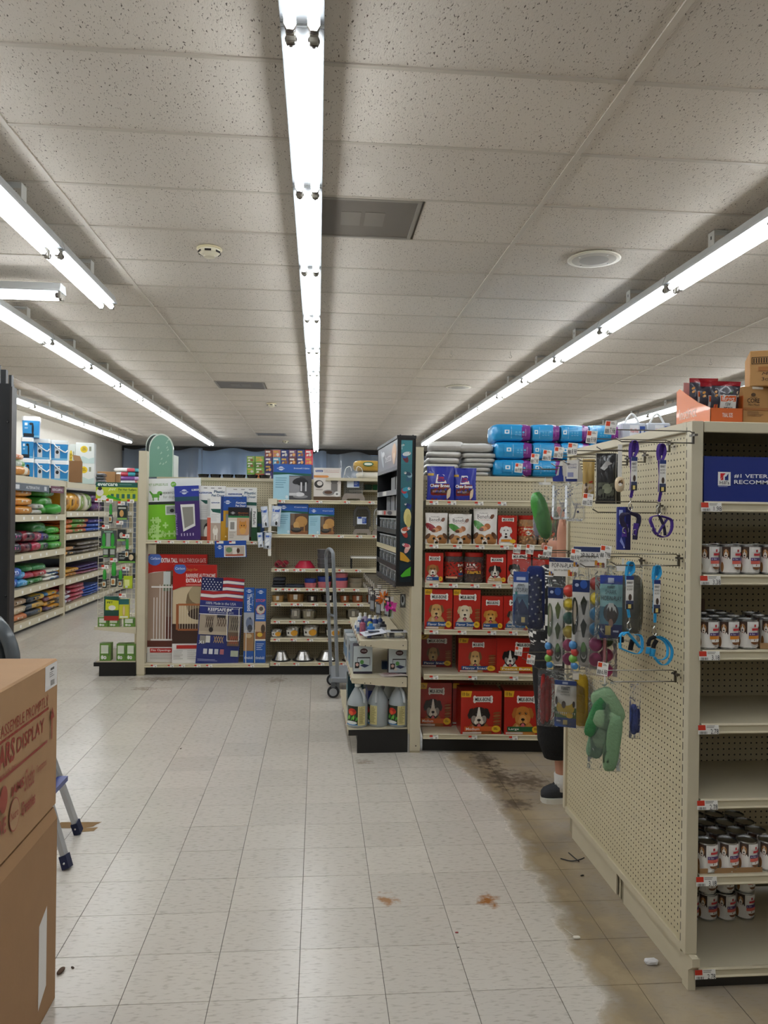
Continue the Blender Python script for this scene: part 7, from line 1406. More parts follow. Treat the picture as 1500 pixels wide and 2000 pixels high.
for k in range(25): z = .02 + (zt0 - .03) * k / 24; MB().tube([(-hw, .002, z), (hw, .002, z)], .0024, '#d8d2c0', 5).build('grid_wire', 'plastic', rk)
for k in range(25): z = .02 + (zt0 - .03) * k / 24; MB().tube([(-hw, 0, z), (-hw + .03, .5, z)], .0024, '#d8d2c0', 5).build('grid_wire', 'plastic', rk)
MB().tube([(-hw + .03, .5, 0), (-hw + .03, .5, zt0)], .003, '#d8d2c0', 5).build('grid_wire', 'plastic', rk)
a, b_ = atY(187, 978, 8.12), atY(269, 943, 8.12); w_, h_ = b_.x - a.x, b_.z - a.z
m = MB().box(0, 0, 0, w_, .006, h_, '#b9c93a'); p = Pr(m, front(w_, h_, x0=0)); p.rect(0, .74, 1, 1, '#1f5a4e'); p.text('evercare', .04, .8, .52, .95, '#e6f0ea', .03); p.lines(.56, .84, .97, .9, 1, '#7fa89a'); p.text('pet', .3, .52, .48, .7, '#e9efc8', 0, .4); p.text('Pet Hair Rollers', .54, .56, .97, .68, '#2b5a2a', .02); p.lines(.54, .46, .95, .5, 1, '#5a7a34')
for q in range(5): p.rect(.36 + q * .13, .14, .43 + q * .13, .38, '#2f6a5a')
p.ell(.1, .45, .09, .2, '#d9d5cf'); p.ell(.1, .66, .05, .1, '#26221f'); p.ell(.2, .16, .08, .14, '#e6e6e2'); p.poly([(.24, .2), (.3, .34), (.62, .08), (.58, .02)], '#3aa52a'); m.build('header_sign', 'gloss_card', rk, loc=(a.x - rk.location.x, -.02, a.z - .5))
def EP(name, label, cat, px0, px1, py0, py1, d, draw, col, yl=8.10, mat_='gloss_card', group='lint roller goods on the wire rack'):
    a, b_ = atY(px0, py1, yl), atY(px1, py0, yl); w_, h_ = b_.x - a.x, b_.z - a.z
    m = MB().box(-w_ / 2, 0, 0, w_ / 2, d, h_, col); p = Pr(m, front(w_, h_)); draw and draw(p)
    return one(m, name, mat_, label, cat, ((a.x + b_.x) / 2, yl, a.z), 0, group)
G1, G2, DK = '#2f9a34', '#9fcf2a', '#25302e'
def roller(px, py0, py1, label, w_=.04, y=8.08, handle=G1):
    a, b_ = atY(px, py1, y), atY(px, py0, y); h_ = b_.z - a.z; t = T('lint_roller', label, 'lint roller', (a.x, y, a.z), 0, 'lint roller goods on the wire rack')
    MB().lathe([(w_ * .42, 0), (w_ * .5, .01), (w_ * .5, h_ * .42), (w_ * .4, h_ * .45)], 12, col='#2a2f2d').build('roll', 'plastic', t, 40); MB().lathe([(w_ * .3, h_ * .44), (w_ * .42, h_ * .55), (w_ * .36, h_ * .9), (w_ * .2, h_)], 12, col=handle).build('handle', 'plastic', t, 40)
    m = MB(); p = Pr(m, lambda u, v, k: ((w_ * .5 + .001 + k) * math.sin((u - .5) * 2), -(w_ * .5 + .001 + k) * math.cos((u - .5) * 2), h_ * (.04 + .34 * v)), n=5); p.rect(.1, .1, .9, .9, '#c9cfbe'); p.ell(.5, .5, .25, .3, '#a8743e'); m.build('wrapper', 'paper', t)
roller(216, 984, 1022, 'green handled lint roller under the header sign'); roller(248, 1052, 1090, 'green handled lint roller beside the grey rolls'); roller(222, 1098, 1146, 'large green handled lint roller in the middle of the rack', .06)
roller(204, 1112, 1148, 'smaller lint roller beside the large green one, outer side', .045); roller(235, 1114, 1146, 'smaller lint roller beside the large green one, inner side', .045)
EP('roller_refill', 'dark refill pack with animal picture near the header sign', 'refill pack', 229, 248, 988, 1015, .05, lambda p: (p.rect(0, 0, 1, .14, '#7fae5a'), p.ell(.45, .45, .22, .25, '#c99a5c'), p.rect(.1, .78, .9, .9, '#c9cac4')), DK)
EP('roller_set', 'grey blister with twin green grips', 'blister pack', 197, 226, 1036, 1071, .05, lambda p: (p.rect(0, 0, 1, .14, '#58b046'), p.ell(.2, .45, .12, .4, G1), p.ell(.8, .45, .12, .4, G1), p.rect(.36, .1, .64, .85, '#9aa69c'), p.rect(.2, .88, .8, .96, '#8aa89a')), '#46504c')
for k, px in enumerate((201, 214)): EP('roller_refill', f'grey refill roll below the twin grips, {["outer", "inner"][k]}', 'refill roll', px, px + 11, 1069, 1089, .05, lambda p: (p.rect(.1, .3, .9, .8, '#a9aea6'), p.rect(.1, .1, .9, .2, '#6fae4a')), '#333c38')
EP('roller_refill', 'black and green refill pack beside the twin grips', 'refill pack', 229, 245, 1034, 1057, .05, lambda p: (p.rect(0, 0, 1, .18, '#7fae5a'), p.ell(.5, .5, .25, .25, '#b9b4a8')), '#26292a')
EP('roller_box', 'black box with white lettering and puppy picture', 'box', 231, 264, 1080, 1099, .05, lambda p: (p.rect(0, 0, 1, .16, '#6fae4a'), p.ell(.76, .55, .14, .3, '#d9c4a0'), p.text('PET HAIR', .06, .66, .46, .82, '#d9dcd8', .01), p.lines(.06, .3, .5, .55, 2, '#c9ccc8')), '#1d2220')
EP('comb_pack', 'lime pack with white comb beside the rollers', 'pack', 241, 258, 1125, 1149, .03, lambda p: (p.rect(.1, .2, .7, .7, '#e4ea9a'), p.rect(.2, .05, .5, .2, '#d9dcd8')), '#b5c92e')
EP('wipe_pack', 'teal and yellow pack with white dog above red base', 'pack', 203, 232, 1165, 1203, .05, lambda p: (p.rect(0, 0, 1, .3, '#1f4a3e'), p.poly([(.1, .3), (1, .3), (1, .78), (.1, .85)], '#c9d22e'), p.ell(.55, .42, .25, .13, '#e6e6e0'), p.text('PET', .2, .64, .6, .74, '#2a4a2a', .02), p.rect(0, .85, 1, 1, '#1f5a4e')), '#1f4a3e')
EP('wipe_pack', 'red pack hanging directly under the teal and yellow one', 'pack', 203, 232, 1203, 1212, .05, None, '#a3271f')
EP('comb_pack', 'tall yellow and teal pack with tan brush picture', 'pack', 232, 252, 1170, 1208, .04, lambda p: (p.rect(0, .72, 1, 1, '#2a6a6a'), p.ell(.5, .38, .14, .3, '#c9a86a'), p.ell(.5, .4, .09, .24, '#e2cf9a'), p.rect(.1, .04, .9, .12, '#d9e0d4')), '#c9c83a')
def lb(p): p.rect(.12, .42, .8, .9, '#cfd6c4'); p.rect(.12, .42, .8, .5, '#d9e2cf'); p.ell(.25, .2, .12, .12, '#dfe4dc'); p.ell(.5, .18, .14, .1, '#e6e9e2'); p.text('PET', .4, .14, .6, .22, '#4a6a2a', .01); p.rect(.8, .3, .9, .8, '#4a6a3a')
for k, (p0, p1, q0, zz, lab) in enumerate([(191, 211, 1206, .5, 'outermost on the upper shelf'), (212, 233, 1206, .5, 'second on the upper shelf'), (241, 264, 1207, .5, 'by the post on the upper shelf'), (195, 216, 1257, .152, 'outermost on the base'), (228, 246, 1258, .152, 'second on the base'), (247, 265, 1258, .152, 'by the post on the base')]):
    a, b_ = atY(p0, 1240, 8.11), atY(p1, q0, 8.11); w_, h_ = b_.x - a.x, b_.z - zz; m = MB().box(-w_ / 2, 0, 0, w_ / 2, .1, h_, '#5f8a34'); lb(Pr(m, front(w_, h_)))
    one(m, 'roller_carton', 'gloss_card', f'green lint roller carton {lab} of the end stand', 'carton', ((a.x + b_.x) / 2, 8.11, zz + .0015), 0, 'green lint roller cartons')
for k, (px, py) in enumerate([(192, 977), (214, 978), (237, 983), (255, 979), (234, 1021), (206, 1029), (246, 1047), (222, 1094), (205, 1107), (246, 1111), (239, 1163)]):
    P0 = atY(px, py, 8.04); m = MB().box(-.034, -.001, -.018, .034, 0, .018, '#eeece7'); p = Pr(m, front(.068, .036, -.001, z0=-.018)); p.rect(0, .4, .4, 1, '#c8341c'); p.rect(.55, .1, .62, .7, '#55514b'); p.rect(.72, .1, .8, .7, '#55514b')
    o = m.build('price_tag', 'paper', rk, loc=(P0.x - rk.location.x, 8.04 - rk.location.y, P0.z - rk.location.z)); MB().tube([(0, 0, 0), (0, .1, 0)], .002, '#9a958c', 5).build('tag_arm', 'wire', o)

# ================================================================ wall gondola with pet food bags
LX, LY0 = -4.0, 10.0
LF = Face((LX, LY0, 0), RAD(90))
m1 = LF.L(126, 1010)[0]; L2 = m1 + .08; L3 = 7.2
A_Z = [2.135, 1.606, 1.07, .60, .14]; B_Z = [2.125, 1.652, 1.285, .926, .565, .146]
lg = T('wall_gondola', 'long beige wall shelving full of pet food bags', 'shelving unit', (LX, LY0, 0), RAD(90))
MB().box(0, .62, .05, L3, .65, 2.05, '#3b342b').build('back_panel', 'paint', lg)
MB().box(0, .05, 0, L3, .62, .06, '#2a2620').build('kick_gap_plate', 'paint', lg)
for x in (0., m1, L3 - .07): 
    mm = MB().box(x, .0, 0, x + .075, .07, 2.13, '#c0b69a')
    for q in range(30): mm.box(x + .034, -.0006, .25 + q * .062, x + .042, .0, .28 + q * .062, '#4a4234')
    mm.build('upright', 'paint', lg)
for zs, x0, x1 in ((A_Z, 0, m1), (B_Z, L2, L3)):
    for k, z in enumerate(zs):
        lip = .09
        mm = MB().box(x0, -.012, z - lip, x1, .0, z + .002, BEIGE).box(x0, 0, z - .03, x1, .62, z - .002, '#b3a98d'); o = mm.build('shelf', 'paint', lg)
        if k:
            for q in range(int((x1 - x0) / .33)):
                tgo = MB().box(-.03, -.0012, -.02, .03, 0, .02, '#eceae4'); tgo.build('price_tag', 'paper', o, loc=(x0 + .2 + q * .33, -.0125, z - .045)) if q == 0 else None
                if q: 
                    c = o.children[0].copy(); COL.objects.link(c); c.parent = o; c.location = (x0 + .2 + q * .33 + rnd.uniform(-.05, .05), -.0125, z - .045)
# strip signs under the top lip
for (p0, p1, q0, q1, c, tx_, lab) in [(22, 97, 938, 951, '#5f646a', 'ALTERNATIVE', 'grey strip sign reading alternative under the wall unit top'), (100, 125, 946, 955, '#6a3a44', 'NON-CLUMPING', 'maroon strip sign reading non-clumping beside the grey one')]:
    x0, zb = LF.L(p0, q1, -.02); x1, zt = LF.L(p1, q0, -.02); z0_ = A_Z[0] - .1 - .10; m = MB().box(0, -.003, 0, x1 - x0, 0, .10, c); p = Pr(m, front(x1 - x0, .10, -.003, x0=0)); p.text(tx_, .36 if p0 == 22 else .1, .3, .72 if p0 == 22 else .9, .7, '#d9dadb', .01)
    if p0 == 22: p.rect(.1, .2, .2, .8, '#c9cbcc'); p.rect(.85, .2, .92, .8, '#c9cbcc')
    one(m, 'strip_sign', 'plastic', lab, 'sign', LF.W(x0, -.014, z0_), LF.rz)
def cellf(cols):
    def f(x, y, z):
        k = min(len(cols) - 1, int((x + 1) / 2 * len(cols) * .999)); return cols[max(k, 0)]
    return f
def bags(F, px0, px1, pyt, z, rows, where, grp, names, e=.5, d=.45, yl=.06, flat=False):
    """rows: list (bottom up) of lists of colour tuples; each is one bag"""
    x0, _ = F.L(px0, 1000, yl); x1, _ = F.L(px1, 1000, yl); _, zt = F.L((px0 + px1) / 2, pyt, yl); n = len(rows); h_ = (zt - z) / n
    for r, row_ in enumerate(rows):
        w_ = (x1 - x0) / len(row_)
        for i, cols in enumerate(row_):
            m = MB().superq(w_ * 1.0, d, h_ * 1.04, e + .08, .3, cellf(cols), noise=.045, c=(0, d / 2, h_ / 2), nu=26, nv=9, seed=int(px0 * 7 + r * 3 + i))
            p = Pr(m, lambda u, v, k: ((u - .5) * w_ * .7, -.004 - k + .06 * abs(2 * v - 1) ** 3, h_ * (.2 + .6 * v)), n=3); c2 = names[2] if len(names) > 2 else '#dcd8d0'
            p.rect(.35, .15, .75, .85, c2) if w_ > .12 else None
            if w_ > .12: p.ell(.55, .5, .12, .25, cols[0])
            pos = f'{ORD[r + 1]} layer up' if n > 1 else 'single layer'; col_ = f', {ORD[i + 1]} along' if len(row_) > 1 else ''
            one(m, names[1], 'film', f'{names[0]} bag {where}, {pos}{col_}', 'pet food bag', F.W(x0 + w_ * (i + .5), yl + rnd.uniform(-.02, .02), z + .001 + r * h_), F.rz + rnd.uniform(-.04, .04), grp, True)
g = 'pet food bags on the wall unit'; PB = 'pet_food_bag'
bags(LF, 19, 28, 958, A_Z[1], [[('#d9d9d2',)]], 'at the dark frame end of the upper shelf', g, ('white and green', PB, '#7fae3a'))
bags(LF, 28, 67, 953, A_Z[1], [[('#c07a1e', '#c98a2a', '#b56f1a')]] * 3, 'under the alternative sign', g, ('orange', PB, '#e0d8c8'))
bags(LF, 68, 86, 984, A_Z[1], [[('#b9bab4', '#d5d4cc')]] * 2, 'between the orange and green bags', g, ('pale grey', PB, '#8a8f86'))
bags(LF, 83, 103, 954, A_Z[1], [[('#3f8a34', '#7f9a78')]] * 3, 'beside the loose green bag', g, ('green', PB, '#c9d2c4'))
m = MB().superq(.55, .35, .16, .6, .5, cellf(('#3f9a3a', '#2f7a2e', '#2a4a5a')), noise=.04, c=(0, .17, .08), seed=77); x0, zz = LF.L(115, 1006, -.03); one(m, PB, 'film', 'loose green pet food bag slumping over the upper shelf lip', 'pet food bag', LF.W(x0, -.06, A_Z[1] + .004), LF.rz + .3, g, True)
bags(LF, 22, 47, 1037, A_Z[2], [[('#1d1b22', '#26222a')]] * 2, 'at the frame end of the second shelf', g, ('black and pink', PB, '#d05a9a'))
bags(LF, 47, 67, 1037, A_Z[2], [[('#6a1a26', '#26181c')], [('#7a1a2a', '#2a161c')]], 'on the second shelf', g, ('dark red', PB, '#3a1a20'))
bags(LF, 67, 82, 1039, A_Z[2], [[('#a8324a',)], [('#8a2a4a',)]], 'on the second shelf', g, ('raspberry', PB, '#d9a0b0'))
bags(LF, 82, 96, 1040, A_Z[2], [[('#4a7a4a', '#2a2a32')], [('#4a3a86', '#26242e')]], 'on the second shelf', g, ('purple and green', PB, '#b9b4d0'))
bags(LF, 97, 121, 1028, A_Z[2], [[('#3a8a30', '#4fa83e')]] * 3, 'at the upright end of the second shelf', g, ('bright green', PB, '#a9d29a'))
bags(LF, 72, 95, 1020, 1.33, [[('#2f6a34', '#3f8a3e')]], 'lying atop the dark bags of the second shelf', g, ('deep green', PB, '#9ac08a'))
bags(LF, 20, 42, 1109, A_Z[3], [[('#2f56b0', '#3a66c0')]] * 2, 'at the frame end of the third shelf', g, ('royal blue', PB, '#c9d6ee'))
bags(LF, 40, 55, 1116, A_Z[3], [[('#3f8ac0', '#5aa4d0')]] * 2, 'on the third shelf', g, ('sky blue', PB, '#dfe9f0'))
bags(LF, 54, 68, 1104, A_Z[3], [[('#2f7a44',)], [('#a8324a',)], [('#2f7a44',)]], 'in the mixed stack of the third shelf', g, ('small', PB, '#cfe0cc'))
bags(LF, 68, 92, 1101, A_Z[3], [[('#2f7a3a', '#3a8a44')], [('#a52a34', '#b8343e')], [('#2f7a44', '#46945a')]], 'in the wide stack of the third shelf', g, ('large', PB, '#cfe0cc'))
bags(LF, 91, 120, 1110, A_Z[3], [[('#d9d8d2', '#2f5a9a')], [('#e0ddd4', '#3a6aa8')], [('#cfcdc4', '#d8d4c8')]], 'at the upright end of the third shelf', g, ('white and blue', PB, '#3a7a4a'))
bags(LF, 22, 56, 1170, A_Z[4], [[('#b99a7a', '#c97a4a')], [('#c9b59a', '#b0a080')], [('#b59a80', '#a88a6a')]], 'at the frame end of the bottom shelf', g, ('tan', PB, '#e0d8c8'))
bags(LF, 56, 90, 1161, A_Z[4], [[('#2a3440', '#c9a02a')], [('#34404a', '#b8902a')], [('#26303a', '#c9a83a')]], 'in the middle of the bottom shelf', g, ('black and yellow', PB, '#c9a02a'))
bags(LF, 90, 121, 1153, A_Z[4], [[('#4a3a5a', '#c9902a')], [('#c9902a', '#5a4a3a')], [('#6a3a4a', '#c98a2a')], [('#2f7ab0', '#c9a02a', '#a8323e')]], 'at the upright end of the bottom shelf', g, ('mixed yellow', PB, '#c9a02a'))
h2 = 'pet food bags on the further wall bay'
bags(LF, 128, 157, 962, B_Z[1], [[('#c9902a',), ('#d09a2e',), ('#c08824',)]], 'standing on the further bay upper shelf', h2, ('yellow', PB, '#5a3a1a'), e=.6)
bags(LF, 157, 178, 963, B_Z[1], [[('#cfcabc', '#8aa04a'), ('#d9d4c4', '#7a9a4a')]], 'on the further bay upper shelf', h2, ('cream and green', PB, '#7a9a3a'), e=.6)
bags(LF, 178, 200, 966, B_Z[1], [[('#4a2a5a', '#6a3a6a')]] * 2, 'beyond the cream bags', h2, ('plum', PB, '#b9a0c0'))
bags(LF, 128, 142, 1014, B_Z[2], [[('#c0602a',)], [('#c8702e',)], [('#b8582a',)]], 'on the further bay second shelf', h2, ('orange', PB, '#e0c0a0'))
bags(LF, 142, 172, 1012, B_Z[2], [[('#5a8a34', '#c0602a')]] * 3, 'on the further bay second shelf', h2, ('green and orange', PB, '#dfe0c0'))
bags(LF, 172, 200, 1013, B_Z[2], [[('#2f4f9c',)], [('#2f4f9c',)], [('#4a3a86',)]], 'on the further bay second shelf', h2, ('blue', PB, '#b9c4e0'))
bags(LF, 128, 150, 1066, B_Z[3], [[('#c08a3a', '#2a2622')], [('#b9824a', '#302a26')]], 'on the further bay third shelf', h2, ('tan and black', PB, '#dcc8a0'))
bags(LF, 150, 200, 1056, B_Z[3], [[('#4a3f36', '#8a7f70')], [('#55493e', '#9a9082')], [('#6a5f52', '#8a8274')]], 'on the further bay third shelf', h2, ('brown', PB, '#b9b0a0'))
bags(LF, 128, 155, 1109, B_Z[4], [[('#c9902a', '#b87a24')], [('#d09a2e', '#c08828')]], 'on the further bay fourth shelf', h2, ('golden', PB, '#3a2a1a'))
bags(LF, 155, 200, 1100, B_Z[4], [[('#8a4a5a', '#5a3a7a')], [('#4a346a', '#3a2a5a')], [('#3f2f62', '#55407a')]], 'on the further bay fourth shelf', h2, ('purple', PB, '#c0b0d0'))
bags(LF, 128, 142, 1152, B_Z[5], [[('#b9c0cc', '#8a4a5a')]] * 3, 'on the further bay bottom shelf', h2, ('white and pink', PB, '#dfe2e8'))
bags(LF, 142, 167, 1139, B_Z[5], [[('#a8424e', '#c0606a')]] * 4, 'on the further bay bottom shelf', h2, ('rosy', PB, '#e8c0c4'))
bags(LF, 167, 200, 1140, B_Z[5], [[('#2f4fa0', '#3a5fb4')]] * 4, 'on the further bay bottom shelf', h2, ('cobalt', PB, '#c0ccec'))
# on top of the wall unit
ZL = 2.138
def pail(px0, px1, y_, z, h_, label, art, handle):
    q0, q1 = atY(px0, 920, y_), atY(px1, 920, y_); w_ = (q1.x - q0.x) * .96; d = w_ * .9; t = T('litter_pail', label, 'pail', ((q0.x + q1.x) / 2, y_, z), RAD(16), 'blue and white litter pails')
    P = lambda k, s_, zz: [(k * w_ * s_ / 2 * a_, d / 2 + k * d * s_ / 2 * b_, zz) for a_, b_ in ((-1, -.8), (-.8, -1), (.8, -1), (1, -.8), (1, .8), (.8, 1), (-.8, 1), (-1, .8))]
    m = MB(); rings = [P(1, .86, 0), P(1, .94, h_ * .8), P(1, .96, h_ * .82)]; cs = ['#2a8ac8', '#e6e8e8']
    for a_, b_, c in zip(rings, rings[1:], cs): m.add(a_ + b_, [(i, (i + 1) % 8, 8 + (i + 1) % 8, 8 + i) for i in range(8)], c)
    m.face(rings[0][::-1], '#2a8ac8'); m.face(rings[-1], '#e6e8e8')
    p = Pr(m, lambda u, v, k: (-w_ * .43 + u * w_ * .86, .012 - k + .0 - .02 * v, h_ * .02 + v * h_ * .76)); p.rect(0, .0, 1, 1, '#2a8ac8'); p.rect(0, .0, 1, .1, '#7fbfe0')
    if art: p.ell(.62, .5, .07, .4, '#16202c'); p.ell(.52, .82, .12, .08, '#16202c'); p.rect(.05, .0, .7, .22, '#16202c'); p.rect(.12, .72, .3, .88, '#e6eef4'); p.lines(.12, .48, .4, .6, 2, '#bfe0f0')
    else: p.rect(.22, .1, .55, .9, '#d9dde0'); p.ell(.38, .5, .1, .12, '#20242a'); p.rect(.26, .75, .5, .85, '#20242a')
    m.build('tub', 'plastic', t)
    m = MB(); L1 = [P(1, 1.0, h_ * .8), P(1, 1.0, h_ * .93), P(1, .95, h_)]
    for a_, b_ in zip(L1, L1[1:]): m.add(a_ + b_, [(i, (i + 1) % 8, 8 + (i + 1) % 8, 8 + i) for i in range(8)], '#eceeee')
    m.face(L1[-1], '#eceeee'); m.face(L1[0][::-1], '#eceeee'); m.build('lid', 'plastic', t)
    if handle: MB().tube(smooth_path([(-w_ * .3, -.01, h_ * .82), (-w_ * .1, -.035, h_ * .62), (w_ * .3, -.04, h_ * .4), (w_ * .46, .0, h_ * .5)], 4), .010, '#eef0f0', 6).build('handle', 'plastic', t, True)
PHt = .315
for r_, (names_, px_s) in enumerate([('bottom', [(42, 65, 12.1), (65, 97, 12.3), (97, 134, 12.5)]), ('second', [(40, 65, 12.1), (64, 97, 12.3), (97, 133, 12.5)]), ('', [(41, 77, 12.1)])]):
    for k, (a_, b_, y_) in enumerate(px_s):
        lab = f'blue and white litter pail in the {names_} row, {ORD[k + 1]} from the green bags' if names_ else 'blue and white litter pail alone at the top of the pile'
        pail(a_, b_, y_, ZL + r_ * (PHt + .001), PHt, lab, k == 0, k > 0)
bags(LF, 20, 48, 898, ZL, [[('#a9b8a4', '#5f9a4a')], [('#b9c4b4', '#6fa456')]], 'on top of the wall unit beside the pails', g, ('silvery green', PB, '#dfe6da'), yl=.02, d=.3)
bags(LF, 20, 47, 885, LF.L(34, 898, .02)[1] + .004, [[('#c8702e', '#d9b08a')]], 'resting on the silvery green bags', g, ('orange and white', PB, '#e6dccc'), yl=.02, d=.3)
m = MB().superq(1.05, .26, .14, .55, .4, cellf(('#c9851e', '#d08c22', '#c9851e', '#dcd0b8', '#c9851e')), noise=.03, c=(0, .13, .07), nu=26, seed=79); x0, _ = LF.L(81, 930, -.3); one(m, PB, 'film', 'long orange pet food bag lying in front of the pails', 'pet food bag', LF.W(x0, -.0, ZL + .002) if False else LF.W(x0, .0, ZL + .002), LF.rz, g, True)
def lcart(px0, px1, z, h_, yl, label, col, draw, d=.3, name='cat_litter_carton', cat='carton', matx='gloss_card', rz=0.):
    q0, q1 = atY(px0, 920, yl), atY(px1, 920, yl); w_ = (q1.x - q0.x) * .95; m = MB().box(-w_ / 2, 0, 0, w_ / 2, d, h_, col, b=.004); draw and draw(Pr(m, front(w_, h_)))
    return one(m, name, matx, label, cat, ((q0.x + q1.x) / 2, yl, z), RAD(10))
def vc(p): p.ell(.45, .68, .2, .17, '#e0c22a'); p.text('TIDY', .36, .7, .54, .76, '#2a2410', .03); p.text('CATS', .34, .62, .56, .68, '#2a2410', .03); p.rect(.72, .6, .84, .82, '#8a8f78'); p.poly([(0, 0), (1, 0), (1, .3), (.7, .22), (.4, .34), (.0, .2)], '#bcd2d0')
lcart(147, 184, ZL, .36, 14.0, 'white litter carton with yellow disc, lower one', '#dde2df', vc); lcart(147, 184, ZL + .361, .36, 14.0, 'white litter carton with yellow disc, stacked upper one', '#dde2df', vc)
lcart(131, 147, ZL, .70, 14.1, 'tall white litter carton half hidden behind the brown carton', '#d6dcd8', vc)
t = T('open_carton', 'open brown carton with raised flap beside the pails', 'carton', (atY(147, 930, 13.3).x, 13.3, ZL + .001), RAD(14))
MB().box(-.1, 0, 0, .1, .25, .36, '#8a6440', b=.002).build('box', 'carton', t); MB().prism([(-.02, .36), (.1, .36), (.07, .44), (-.05, .46)], .0, .004, '#a57e58', lambda x, y, z: (x, z, y)).build('flap', 'carton', t)
def pile(px0, px1, y_, z, hs, cols, what, d=.4):
    q0, q1 = atY(px0, 920, y_), atY(px1, 920, y_); w_ = q1.x - q0.x
    for k, c in enumerate(cols):
        m = MB().superq(w_ * (1 - .06 * (k % 2)), d, hs * 1.05, .45, .4, cellf(c), noise=.02, c=(0, d / 2, hs / 2), nu=24, nv=8, seed=200 + k); one(m, PB, 'film', f'{what}, {ORD[k + 1]} layer up', 'pet food bag', ((q0.x + q1.x) / 2 + .02 * (k % 2), y_, z + k * hs + .001), RAD(8), h2, True)
pile(184, 203, 14.9, 2.128, .06, [('#4a4c52',), ('#5a5c62',), ('#44464c',), ('#55575d',)], 'slate grey bag in the flat pile past the litter cartons')
pile(222, 274, 16.4, 2.128, .085, [('#c9452e', '#dfe0e2', '#3a66b0'), ('#3a66b0', '#c9ccd4', '#c04a5a'), ('#6a3a8a', '#7a4a96', '#b9a0c8'), ('#dfe0e2', '#b8344a', '#3f9aa8', '#26262c'), ('#e6e6e6', '#e6e6e6', '#c04a5a', '#3f9aa8')], 'striped bag in the tall colourful pile by the end stand')
lcart(190, 225, 2.128, .30, 15.5, 'brown carton on the wall unit past the grey bags', '#a07a50', None, matx='carton'); lcart(225.5, 234, 2.128, .26, 15.6, 'smaller brown carton beside the larger brown one', '#94704a', None, matx='carton')
# ================================================================ near side: cartons, step ladder, dark frame
CXF, CYF = -.897, 2.785
KR = '#a37f5a'
def cface(m, L_, z0, x=CXF): return Pr(m, lambda u, v, h: (.0005 + h, -L_ + u * L_, v))
t = T('display_carton', 'big brown cardboard carton with red print, resting on another carton', 'carton', (CXF, CYF, 0))
LB = 1.0
m = MB().box(-.62, -LB, .675, 0, 0, 1.185, KR, b=.006); m.build('box', 'carton', t)
def U(px, py=1400): return (atX(px, py, CXF).y - (CYF - LB)) / LB
def zz_(px, py): return atX(px, py, CXF).z
m = MB(); p = cface(m, LB, 0); I_ = '#8e3526'
def ctext(s_, pxr, yt, yb, pxl=None, ul=None, **k): p.text(s_, U(pxl) if ul is None else ul, zz_(pxr, yb), U(pxr), zz_(pxr, yt), I_, **k)
w17 = U(94) - U(7); ctext('PLEASE ASSEMBLE PROMPTLY', 94, 1357, 1377, ul=U(94) - w17 * 1.42, bold=0.); p.rect(.3, zz_(92, 1387), U(94), zz_(92, 1382), I_)
ctext('DISPLAY', 86, 1401, 1428, 33, bold=.01); ctext('MARS', 29, 1437, 1482, ul=U(33) - .18, bold=.03); p.rect(.3, zz_(91, 1450), U(92), zz_(91, 1445), I_); ctext('Petcare US, Inc', 30, 1488, 1498, ul=U(30) - .16, bold=0.)
ctext('IAMS', 47, 1514, 1533, 23, bold=.03); ctext('Sheba', 67, 1488, 1527, 48, bold=0., shear=.4); ctext('Temptations', 90, 1478, 1497, 71, bold=0.); ctext('Greenies', 69, 1540, 1566, 42, bold=.02); ctext('DOVE', 12, 1590, 1622, ul=U(12) - .1, bold=.03)
cx_, r_ = (U(18) + U(38)) / 2, (U(38) - U(18)) / 2; zc, zr = zz_(28, 1588), .05; p.ell(cx_, zc, r_, zr, I_, n=20); p.ell(cx_, zc, r_ * .92, zr * .93, KR, n=20); p.text('Nutro', cx_ - r_ * .75, zc - .012, cx_ + r_ * .75, zc + .014, I_, .01); p.ell(U(6), zz_(6, 1560), .028, .04, '#95402f')
p.rect(U(97.6), zz_(98, 1443), U(99.6), zz_(98, 1402), I_); p.poly([(U(95), zz_(98, 1404)), (U(103), zz_(98, 1404)), (U(99), zz_(98, 1381))], I_); m.build('red_print', 'paper', t)
m = MB(); p = cface(m, LB, 0); z0l, z1l = zz_(110, 1337), zz_(110, 1291); p.rect(U(87), z0l, U(110), z1l, '#dcdad8'); dz = z1l - z0l; p.rect(U(97), z0l + dz * .74, U(104), z0l + dz * .84, '#4a4846'); p.lines(U(95), z0l + dz * .44, U(105), z0l + dz * .68, 3, '#7a7876', .4)
for q in range(8): p.rect(U(97) + .004 * q, z0l + dz * .12, U(97) + .002 + .004 * q, z0l + dz * .34, '#4a4846')
m.build('shipping_label', 'paper', t)
t = T('display_carton', 'plain brown cardboard carton on the floor under the red-printed one', 'carton', (CXF + .006, CYF - .002, 0))
m = MB().box(-.64, -LB - .02, 0, 0, 0, .635, '#96724e', b=.004); m.prism([(-.64, .63), (0, .63), (-.012, .668), (-.63, .668)], -LB - .01, -.004, '#9a7652', lambda x, y, z: (x, z, y)); m.build('box', 'carton', t)
m = MB(); p = cface(m, LB, 0)
p.poly([(U(78), zz_(78, 1962)), (U(93), zz_(93, 1912)), (U(93), zz_(93, 1762)), (U(78), zz_(78, 1802))], '#cfcdca'); m.build('packing_slip', 'gloss_card', t)
